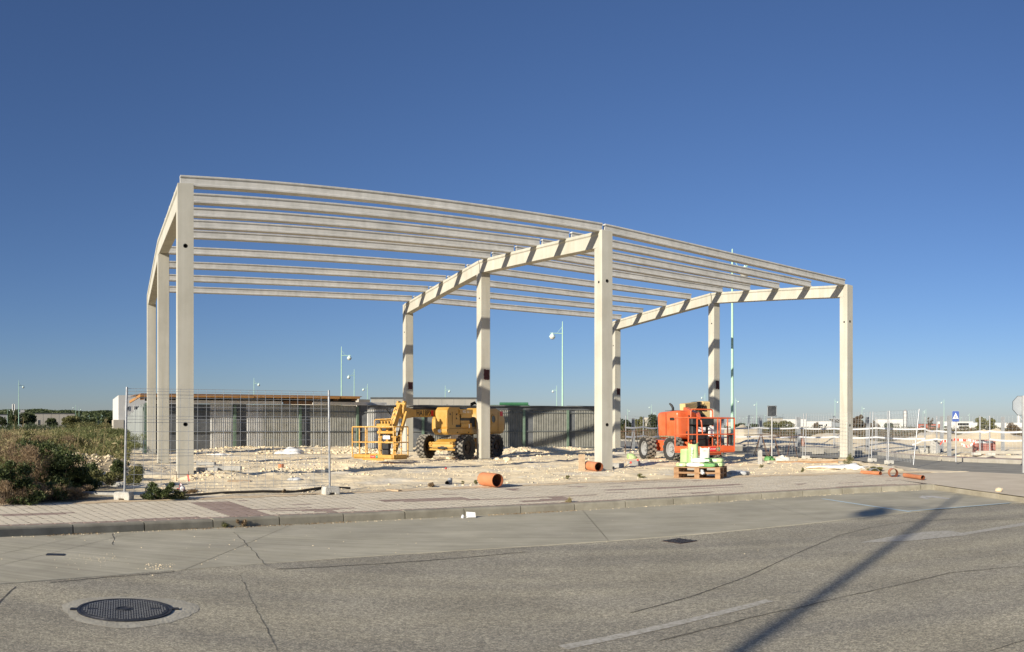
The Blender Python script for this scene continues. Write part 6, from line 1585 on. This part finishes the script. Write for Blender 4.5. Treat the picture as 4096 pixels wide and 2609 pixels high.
for k, (px, r, w, h, m_, lb) in enumerate(((12,12.9,.9,.42,'leaf_dry','low twiggy brown brush at the pavement edge, far left'),(95,13.15,.9,.40,'leaf_dark','low dark brush at the pavement edge right of the far left brush'),(170,13.35,.8,.36,'leaf_dry','low brown twigs at the pavement edge below the tall shrub'),(232,13.6,.8,.34,'leaf_dark','low dark undergrowth at the pavement edge below the dense shrub'),(300,13.8,.8,.30,'leaf_dry','dry twigs at the pavement edge left of the concrete strip'),(60,15.8,1.2,.85,'leaf_olive','olive bush between the dry thicket and the low dark shrub'),(290,18.5,1.1,.62,'leaf_dry','dry brown weeds left of the rubble heap'),(130,24,2.0,1.1,'leaf_olive','olive thicket behind the tall dark shrub'),(250,25,1.8,1.0,'leaf_dry','straw brown thicket behind the rubble heap on the left'))):
    shrub(px, r, w, h, M[m_], lb, 2600, .055 if r < 20 else .09, seed=80+k, asp=.14 if m_ == 'leaf_dry' else .4, up=.7, clumps=18, tight=.28, stems=14)
# single tall dry stalks standing out of the scrub
for px, r, h, lb in ((300,20,1.35,'tall pale dry stalk rising from the scrub right of the tall shrub'),(375,21,1.15,'thin dry stalk beside the rubble heap on the left'),(45,22,1.6,'tall pale dry stalk near the left picture edge'),(80,24,1.5,'second pale dry stalk near the left picture edge'),(410,22,1.2,'thin dry stalk left of the fence post')):
    p = D(px, r); p.z = gz(p.x, p.y); t = thing('dry_stalk', lb, 'plant', p, 0, 'dry stalks in the scrub'); MB().tube([(0,0,-.05),(.05,0,h*.5),(.14,.02,h)], [.010,.008,.004], 5).build('stem', M['leaf_grass'], t)
    n_ = 60; q = NR.rand(n_); leaves_mesh('seed_head', np.stack([.14*(.5+.5*q)+.04*NR.normal(size=n_), .04*NR.normal(size=n_), h*(.55+.45*q)],1), .05+.04*NR.rand(n_), M['leaf_grass'], t, .2, .8)['kind'] = 'stuff'
# plants on the kerb line and along the site edge
KG = 'weeds along the kerb and the site edge'
def weed(px, y, w, h, mat, label, n=500, leaf=.03, z=None, seed=1, asp=.3, up=.8):
    p = P(px, y, z if z is not None else 0); 
    if z is None: p.z = gz(p.x, p.y)
    t = thing('weed', label, 'weed', p, rnd.uniform(0,6), KG)
    pos, cs = crown_points(n, w, w*.8, h, 0, 7, .36, seed); leaves_mesh('foliage', pos, leaf*(.6+.8*NR.rand(n)), mat, t, asp, up)
    mb = MB()
    for c in cs[:5]: mb.tube([(c[0]*.2,c[1]*.2,-.02),(c[0],c[1],c[2])], .003, 4)
    mb.build('stems', M['leaf_dry'], t); return t
weed(895,2110,.16,.13,M['leaf_olive'],'green weed growing against the kerb, left one of the pair',700,.025,ROADZ,21)
weed(962,2108,.20,.15,M['leaf_dry'],'dry brown weed growing against the kerb, right one of the pair',800,.028,ROADZ,22)
weed(400,2125,.16,.05,M['leaf_dry'],'flat dry weed in the gutter left of the kerb weeds',350,.02,ROADZ,23)
weed(2275,2032,.16,.18,M['leaf_grass'],'straw grass tuft growing from the kerb joint',260,.10,ROADZ+.02,24,.05,2.5)
weed(3610,1960,.14,.05,M['leaf_dry'],'small dry weed by the kerb near the parking bay end',250,.02,ROADZ,25)
weed(1905,1943,.12,.12,M['leaf_olive'],'small green weed just left of the ribbed orange pipe',300,.03,None,26)
weed(1850,1943,.08,.09,M['leaf_olive'],'tiny green weed between the elbow and the ribbed pipe',200,.025,None,27)
weed(2560,1913,.24,.10,M['leaf_olive'],'low weed at the pavement edge left of the pallet',600,.03,None,28)
weed(2270,1922,.14,.10,M['leaf_olive'],'small weed at the pavement edge near the middle column',300,.03,None,29)
weed(2790,1912,.20,.09,M['leaf_olive'],'low weed in front of the pallet',450,.03,None,30)
weed(3208,1890,.16,.14,M['leaf_olive'],'upright weed at the pavement edge left of the flattened sack',400,.03,None,31)
weed(3395,1852,.40,.38,M['leaf_olive'],'weeds at the foot of the right front column',1100,.045,None,32,.2,1.6)
weed(3500,1885,.70,.13,M['leaf_olive'],'green weed patch among the orange corner pipes',1700,.045,None,33,.25)
weed(3430,1870,.5,.16,M['leaf_grass'],'dry yellow weeds behind the flattened sack',900,.05,None,34,.15,1.2)
weed(1725,1952,.22,.10,M['leaf_dry'],'dry brown weed near the timber offcut',500,.035,None,35)
weed(1135,1972,.12,.08,M['leaf_dry'],'dry weed by the right fence foot',250,.03,None,36)
weed(760,1975,.30,.13,M['leaf_dry'],'dry weeds at the foot of the near mesh panel',900,.035,None,37)
weed(3045,1745+130,.16,.12,M['leaf_olive'],'small green weed below the grey board stump',300,.03,None,38)
# debris strip in the gutter: dry leaves nobody could count
s = NR.rand(900)*9-1.0; tt = -.02-.10*NR.rand(900)**2; xx, yy = kerb_pt(s, 0); x1_, y1_ = kerb_pt(s, 1.0)
pos = np.stack([xx+(x1_-xx)*tt, yy+(y1_-yy)*tt, np.full(900, ROADZ+.006)], 1); keep = noise2(pos[:,0]*1.3, pos[:,1]*1.3) > .45
o = leaves_mesh('leaf_litter', pos[keep], .012+.03*NR.rand(keep.sum()), M['leaf_dry'], None, .4, -.2); o['kind'] = 'stuff'; o['label'] = 'dry leaf litter along the kerb'
# field scrub: brush over the far fields
def scrub(name, label, n, px0, px1, r0, r1, s0, mat, seed, hmax=.6, thr=.35):
    r_ = np.random.RandomState(seed); px = px0+(px1-px0)*r_.rand(n); r = r0*(r1/r0)**r_.rand(n); th = (px-2048)/FPX
    x, y = r*np.sin(th), r*np.cos(th); k = noise2(x*.13+seed, y*.13) > thr; x, y, r = x[k], y[k], r[k]
    hz = hmax*(.4+.9*noise2(x*.21+3, y*.21))*r_.rand(len(x))**1.3
    o = leaves_mesh(name, np.stack([x,y,hz+.02],1), s0*(r/r0)**.6*(.6+.8*r_.rand(len(x))), mat, None, .2, 1.2); o['kind'] = 'stuff'; o['label'] = label; return o
scrub('scrub_field', 'olive and brown scrub covering the plot on the left', 26000, -60, 520, 22, 110, .13, M['leaf_olive'], 2, .85, .32)
scrub('dry_grass', 'dry straw coloured grass on the plot at the left', 16000, -60, 500, 20, 120, .15, M['leaf_grass'], 3, .95, .3)
scrub('dry_grass', 'brown dry grass field beyond the side street', 26000, 2450, 4150, 70, 170, .28, M['leaf_fardry'], 4, 1.1, .25)
scrub('scrub_field', 'dark olive scrub beyond the side street', 16000, 2450, 4150, 85, 190, .34, M['leaf_far'], 5, 1.3, .45)
scrub('scrub_field', 'scrub and hedges far across the left fields', 14000, -40, 520, 110, 330, .5, M['leaf_far'], 6, 1.6, .4)
# trees
def tree(px, r, top, wpx, label, mat, n=2600, base=None, trunk=.35, seed=1, group='distant trees', d=None, sp=.3):
    h = ZH(top, r); w = wpx*r/FPX; p = D(px, r, 0); t = thing('tree', label, 'tree', p, rnd.uniform(0,6), group)
    z0 = h*trunk; pos, cs = crown_points(n, w, d or w*.9, h-z0, z0, 20, sp, seed); pos[:,2] = np.maximum(pos[:,2], z0*.8)
    leaves_mesh('crown', pos, (.055*w+.10)*(.6+.8*NR.rand(n)), mat, t, .5, .1)
    mb = MB(); mb.tube([(0,0,-.2),(.04*w,0,z0*.6),(0,.03*w,z0*1.2)], [.035*h,.026*h,.02*h], 7)
    for c in cs[:7]: mb.tube([(0,.02*w,z0), (c[0]*.5,c[1]*.5,(z0+c[2])/2), (c[0],c[1],c[2])], [.018*h,.011*h,.004*h], 5)
    mb.build('trunk', M['bark'], t); return t
LT = 'trees in front of the left warehouses'
tree(112,205,1646,78,'round crowned dark tree in front of the cream warehouse at the left','' or M['leaf_far'],3600,seed=41,group=LT); tree(60,215,1645,55,'dark tree left of the round crowned one',M['leaf_far'],3000,seed=42,group=LT); tree(208,210,1670,62,'flat crowned small tree in front of the cream warehouse',M['leaf_far'],2600,seed=43,group=LT); tree(285,150,1664,95,'wide olive tree at the right end of the cream warehouse',M['leaf_olive'],4200,seed=44,group=LT); tree(352,190,1668,70,'dark tree left of the far lamp pair',M['leaf_far'],3000,seed=45,group=LT); tree(425,200,1662,74,'dark tree just left of the white two storey building',M['leaf_far'],3200,seed=46,group=LT); tree(8,190,1664,60,'tree at the left picture edge before a white building',M['leaf_far'],2400,seed=47,group=LT)
RT_ = 'bushes and trees beyond the side street'
tree(2500,105,1664,70,'green tree right of the back right column',M['leaf_far'],3800,trunk=.12,seed=51,group=RT_); tree(2560,112,1657,55,'olive green tree with a pointed top left of the orange hood',M['leaf_olive'],3200,trunk=.12,seed=52,group=RT_); tree(2612,118,1656,58,'rounded dark tree directly left of the orange hood',M['leaf_far'],3400,trunk=.12,seed=53,group=RT_)
tree(3085,120,1677,75,'green bush behind the dark square sign, left half',M['leaf_olive'],3200,trunk=.05,seed=54,group=RT_); tree(3145,125,1679,75,'green bush right of the dark square sign',M['leaf_olive'],3200,trunk=.05,seed=55,group=RT_); tree(3265,118,1688,45,'small dry bush before the far white warehouse',M['leaf_fardry'],1800,trunk=.08,seed=56,group=RT_)
tree(3440,105,1661,88,'brown half bare tree just right of the right front column',M['leaf_fardry'],4200,trunk=.1,seed=57,group=RT_,sp=.24); tree(3500,112,1684,50,'small brown bush right of the brown tree',M['leaf_fardry'],1800,trunk=.08,seed=58,group=RT_); tree(3720,240,1664,36,'sparse bare tree above the red building',M['leaf_fardry'],700,trunk=.3,seed=59,group=RT_,sp=.2); tree(3925,98,1660,60,'loose green tree left of the white warehouse at the right',M['leaf_olive'],2600,trunk=.12,seed=60,group=RT_,sp=.22); tree(3965,102,1672,70,'second loose green tree beside the first at the right',M['leaf_olive'],2600,trunk=.1,seed=61,group=RT_,sp=.22); tree(4050,100,1690,70,'low bush before the white warehouse at the right edge',M['leaf_fardry'],1800,trunk=.06,seed=62,group=RT_); tree(2965,170,1694,70,'low dark bush right of the tall mint lamp',M['leaf_far'],2200,trunk=.05,seed=63,group=RT_); tree(3020,190,1696,60,'low dark bush left of the dark square sign',M['leaf_far'],2000,trunk=.05,seed=64,group=RT_); tree(3560,180,1690,60,'low bush at the foot of the silo',M['leaf_far'],1800,trunk=.05,seed=65,group=RT_)
# ---------------------------------------------------------------- far buildings and hills
M['wall_white'] = material('white_render_wall', (.52,.51,.48), (.58,.57,.54), .3, .85)
M['wall_cream'] = material('cream_panel_wall', (.44,.40,.33), (.50,.46,.39), .3, .85)
M['wall_grey'] = material('grey_panel_wall', (.31,.295,.255), (.37,.35,.305), .5, .88, stretch=(1,1,.3))
M['wall_red'] = material('red_brown_cladding', (.27,.075,.05), (.34,.11,.075), .4, .7)
M['roof_dark'] = material('dark_parapet', (.07,.075,.075), (.10,.105,.105), 1, .7)
M['window_dark'] = material('dark_window_glass', (.02,.024,.028), None, rough=.15, spec=.6)
M['frame_white'] = material('white_window_frame', (.55,.55,.53), None, rough=.6)
M['container_green'] = material('green_container', (.02,.11,.05), (.035,.14,.07), 2, .6)
M['silo_metal'] = material('silo_metal', (.45,.44,.42), (.56,.55,.53), .6, .4, metal=.4)
BG = 'far buildings'
def building(name, label, px0, px1, top, r, depth, mat, windows=(), parapet=True, ang=0.0, joints=0, cat='building', slope=None):
    a, b2 = D(px0, r), D(px1, r); c = (a+b2)/2; w = (b2-a).length; h = ZH(top, r)
    t = thing(name, label, cat, (c.x, c.y, 0), math.atan2(b2.y-a.y, b2.x-a.x)+ang, BG)
    MB().box((0,depth/2,h/2-.5),(w,depth,h+1)).build('wall', mat, t)
    if parapet: MB().box((0,depth/2,h+.10),(w+.15,depth+.15,.22)).build('parapet', M['roof_dark'], t)
    k = w/(px1-px0)
    for x0, x1, y0, y1 in windows:
        z1, z0 = ZH(y0, r), max(ZH(y1, r), .1); xc = (x0+x1)/2-(px0+px1)/2
        f = MB().box((xc*k,-.02,(z0+z1)/2),((x1-x0)*k,.10,z1-z0)).build('window', M['frame_white'], t)
        MB().box((xc*k,-.055,(z0+z1)/2),((x1-x0)*k-.16,.06,z1-z0-.16)).build('pane', M['window_dark'], f)
    for q in range(1, joints): MB().box((-w/2+w*q/joints,-.012,h/2),(.06,.03,h)).build('panel_joint', M['cement_grey'], t)
    return t
t = building('office_building','white two storey building at the left behind the steel side wall',474,795,1582,100,16,M['wall_white'],[(500,517,1625,1643),(535,552,1624,1643),(566,582,1625,1643)],ang=R(6),parapet=False)
MB().box((-5.2,1.5,.9),(1.3,4.5,2.6)).build('annex', M['wall_cream'], t)
building('warehouse','long grey concrete panel warehouse behind the yellow lift',1484,1905,1596,108,24,M['wall_grey'],joints=9,ang=R(2))
building('warehouse_lit_end','pale sunlit end wall of the grey warehouse above the shelter roof end',1429,1486,1598,112,18,M['wall_cream'],ang=R(38),parapet=False)  # sunlight on this end face is put into a lighter wall colour
t = thing('roof_vent','small steel vent on the grey warehouse roof','vent',D(1797,115,ZH(1597,108))); MB().lathe([(.12,0),(.12,.2),(.26,.28),(.26,.38),(.001,.5)], (0,0,0), 12).build('vent_cowl', M['silo_metal'], t, smooth=True)
t = building('site_container','dark green container cabin showing above the right end of the steel fence',1962,2118,1620,70,4,M['container_green'],parapet=False); MB().box((.35,1.2,ZH(1616,70)+.02),(2.6,2.6,.22)).build('roof_unit', M['container_green'], t, bevel=.03); MB().box((1.5,1,ZH(1616,70)+.1),(.3,.4,.1)).build('roof_light', M['timber'], t)
building('warehouse','low cream warehouse at the far left behind the trees',140,299,1656,225,20,M['wall_cream'],[(151,159,1680,1702),(216,222,1685,1702)],joints=5)
building('shed','white building with a dark strip at the left picture edge',-30,29,1660,198,12,M['wall_white'],[(0,18,1676,1690)])
building('shed','small white block with a sign left of the round crowned tree',71,98,1640,300,10,M['wall_white'],parapet=False)
t = thing('telecom_mast','short telecom mast above the trees at the far left','mast',D(55,300)); hm = ZH(1615,300); MB().cyl((0,0,0),(0,0,hm),.25,.2,n=8).build('mast_pole', M['post_grey'], t)
for k in range(3): MB().box((.5*math.cos(2.1*k),.5*math.sin(2.1*k),hm-1.4),(.3,.3,2.4)).build('antenna', M['frame_white'], t)
building('warehouse','dark roofed shed behind the bush at the dark square sign',3069,3130,1674,260,14,M['wall_grey'])
building('warehouse','white warehouse right of the dark square sign, taller part',3130,3225,1678,300,22,M['wall_white'],joints=4,parapet=False)
building('warehouse','white warehouse left of the right front column, lower part',3222,3326,1686,290,20,M['wall_white'],[(3275,3292,1698,1706),(3302,3309,1696,1706)],parapet=False)
t = thing('solar_canopy','slanting panel canopy just left of the right front column','canopy',D(3345,150),R(10))
for k in range(3):
    MB().bar((-1.0+.7*k,0,0),(-1.0+.7*k,0,ZH(1678,150)),.10,.10).build('canopy_post', M['post_grey'], t); MB().bar((-1.1+.7*k,0,ZH(1676,150)),(.2+.7*k,0,ZH(1690,150)),2.0,.08,up=(0,0,1)).build('panel', M['frame_white'], t)
building('house','small cream building between the trees left of the orange hood',2574,2602,1671,260,10,M['wall_cream'],parapet=False)
building('warehouse','long white warehouse left of the silo',3500,3614,1677,300,22,M['wall_white'],joints=5,parapet=False); building('shed','low dark shed in front of the silo',3560,3598,1698,240,8,M['wall_grey'])
t = thing('silo','tall cylindrical metal silo above the white warehouse','silo',D(3621,290)); hs = ZH(1646,290); rs_ = 9*290/FPX
MB().lathe([(rs_,-1),(rs_,hs),(rs_*.6,hs+.35),(rs_*.2,hs+.7),(.001,hs+.75)], (0,0,0), 24).build('tank', M['silo_metal'], t, smooth=True)
for k in range(5): MB().lathe([(rs_*1.0,0),(rs_*1.05,.08),(rs_*1.0,.16)], (0,0,hs*(k+.6)/5.3), 24).build('band', M['steel_grey'], t)
MB().bar((-rs_*1.1,-.3,0),(-rs_*1.1,-.3,hs),.12,.12).build('ladder', M['steel_grey'], t)
building('warehouse','red brown clad building right of the silo',3673,3762,1697,340,18,M['wall_red'],[(3680,3700,1703,1709),(3712,3745,1703,1709)])
t = building('office_building','pale office building with dark glazing behind the crossing sign',3744,3893,1687,320,18,M['wall_white'],[(3768,3790,1694,1712),(3830,3876,1692,1703),(3834,3876,1705,1716)],parapet=False)
MB().box((-4.2,-.1,ZH(1699,320)),(2.4,.12,1.3)).build('sign_board', M['frame_white'], t); MB().lathe([(.4,0),(.4,.05),(.28,.05),(.28,0)], (-4.5,-.17,ZH(1696,320)), 14, (0,-1,0)).build('round_logo', M['sign_blue'], t)
MB().box((-6.2,-.08,1.6),(1.2,.1,1.8)).build('red_panel', M['wall_red'], t)
t = building('shed','small white annex with a red door before the office building',3862,3905,1714,240,5,M['wall_white'],parapet=False); MB().box((0,-.05,.35),(.5,.08,1.0)).build('door', M['wall_red'], t)
t = building('warehouse','large white warehouse at the far right with a stub chimney',3890,4140,1692,300,25,M['wall_white'],joints=6,parapet=False)
MB().cyl((-.2+6.0,3,ZH(1692,300)),(-.2+6.0,3,ZH(1664,300)),.55,n=14).build('chimney', M['frame_white'], t); MB().cyl((-.2+6.0,3,ZH(1664,300)),(5.8,3,ZH(1660,300)),.35,n=12).build('chimney_cap', M['frame_white'], t); MB().bar((6.3,3,ZH(1670,300)),(8.2,3,ZH(1690,300)),.12,.12).build('chimney_stay', M['frame_white'], t)
building('warehouse','cream flat building far behind the trees right of the orange lift',2905,2935,1690,420,12,M['wall_cream'],parapet=False)
# low wooded hills on the left horizon
M['hill'] = material('wooded_hill', (.030,.042,.022), (.085,.095,.048), .035, .95, .9, .12, detail=8)
n_ = 130; mb = MB(); vs_ = []; rows = 9
for i in range(n_):
    px = -700+(1700)*i/(n_-1); a_ = (px-2048)/FPX
    e = .35+.65/(1+math.exp(-(560-px)/110)) if px > 300 else 1
    prof = 44*(.96+.05*math.sin(px*.013)+.03*math.sin(px*.05))*np.clip((1100-px)/480, .12, 1)
    for j in range(rows):
        f = j/(rows-1); rr = 1250+900*f; z = -2+prof*math.sin(f*math.pi*.5)*(1+.05*math.sin(px*.09+j))+3.0*float(noise2(np.array([px*.13+j*3.1]), np.array([j*1.7]))[0])
        vs_.append((rr*math.sin(a_), rr*math.cos(a_), z))
mb.add(vs_, [(i*rows+j, (i+1)*rows+j, (i+1)*rows+j+1, i*rows+j+1) for i in range(n_-1) for j in range(rows-1)])
structure(mb.build('hills', M['hill'], smooth='full'))
r_ = np.random.RandomState(8); n2 = 14000; px = -500+1150*r_.rand(n2); f = r_.rand(n2)**.6; a_ = (px-2048)/FPX; rr = 1250+900*f
prof = 44*(.96+.05*np.sin(px*.013)+.03*np.sin(px*.05))*np.clip((1100-px)/480, .12, 1)
o = leaves_mesh('hill_woods', np.stack([rr*np.sin(a_), rr*np.cos(a_), -2+prof*np.sin(f*np.pi*.5)+1.5+2*r_.rand(n2)], 1), 5+6*r_.rand(n2), M['leaf_far'], None, .8, 0); o['kind'] = 'stuff'; o['label'] = 'dark woods covering the hills on the left horizon'
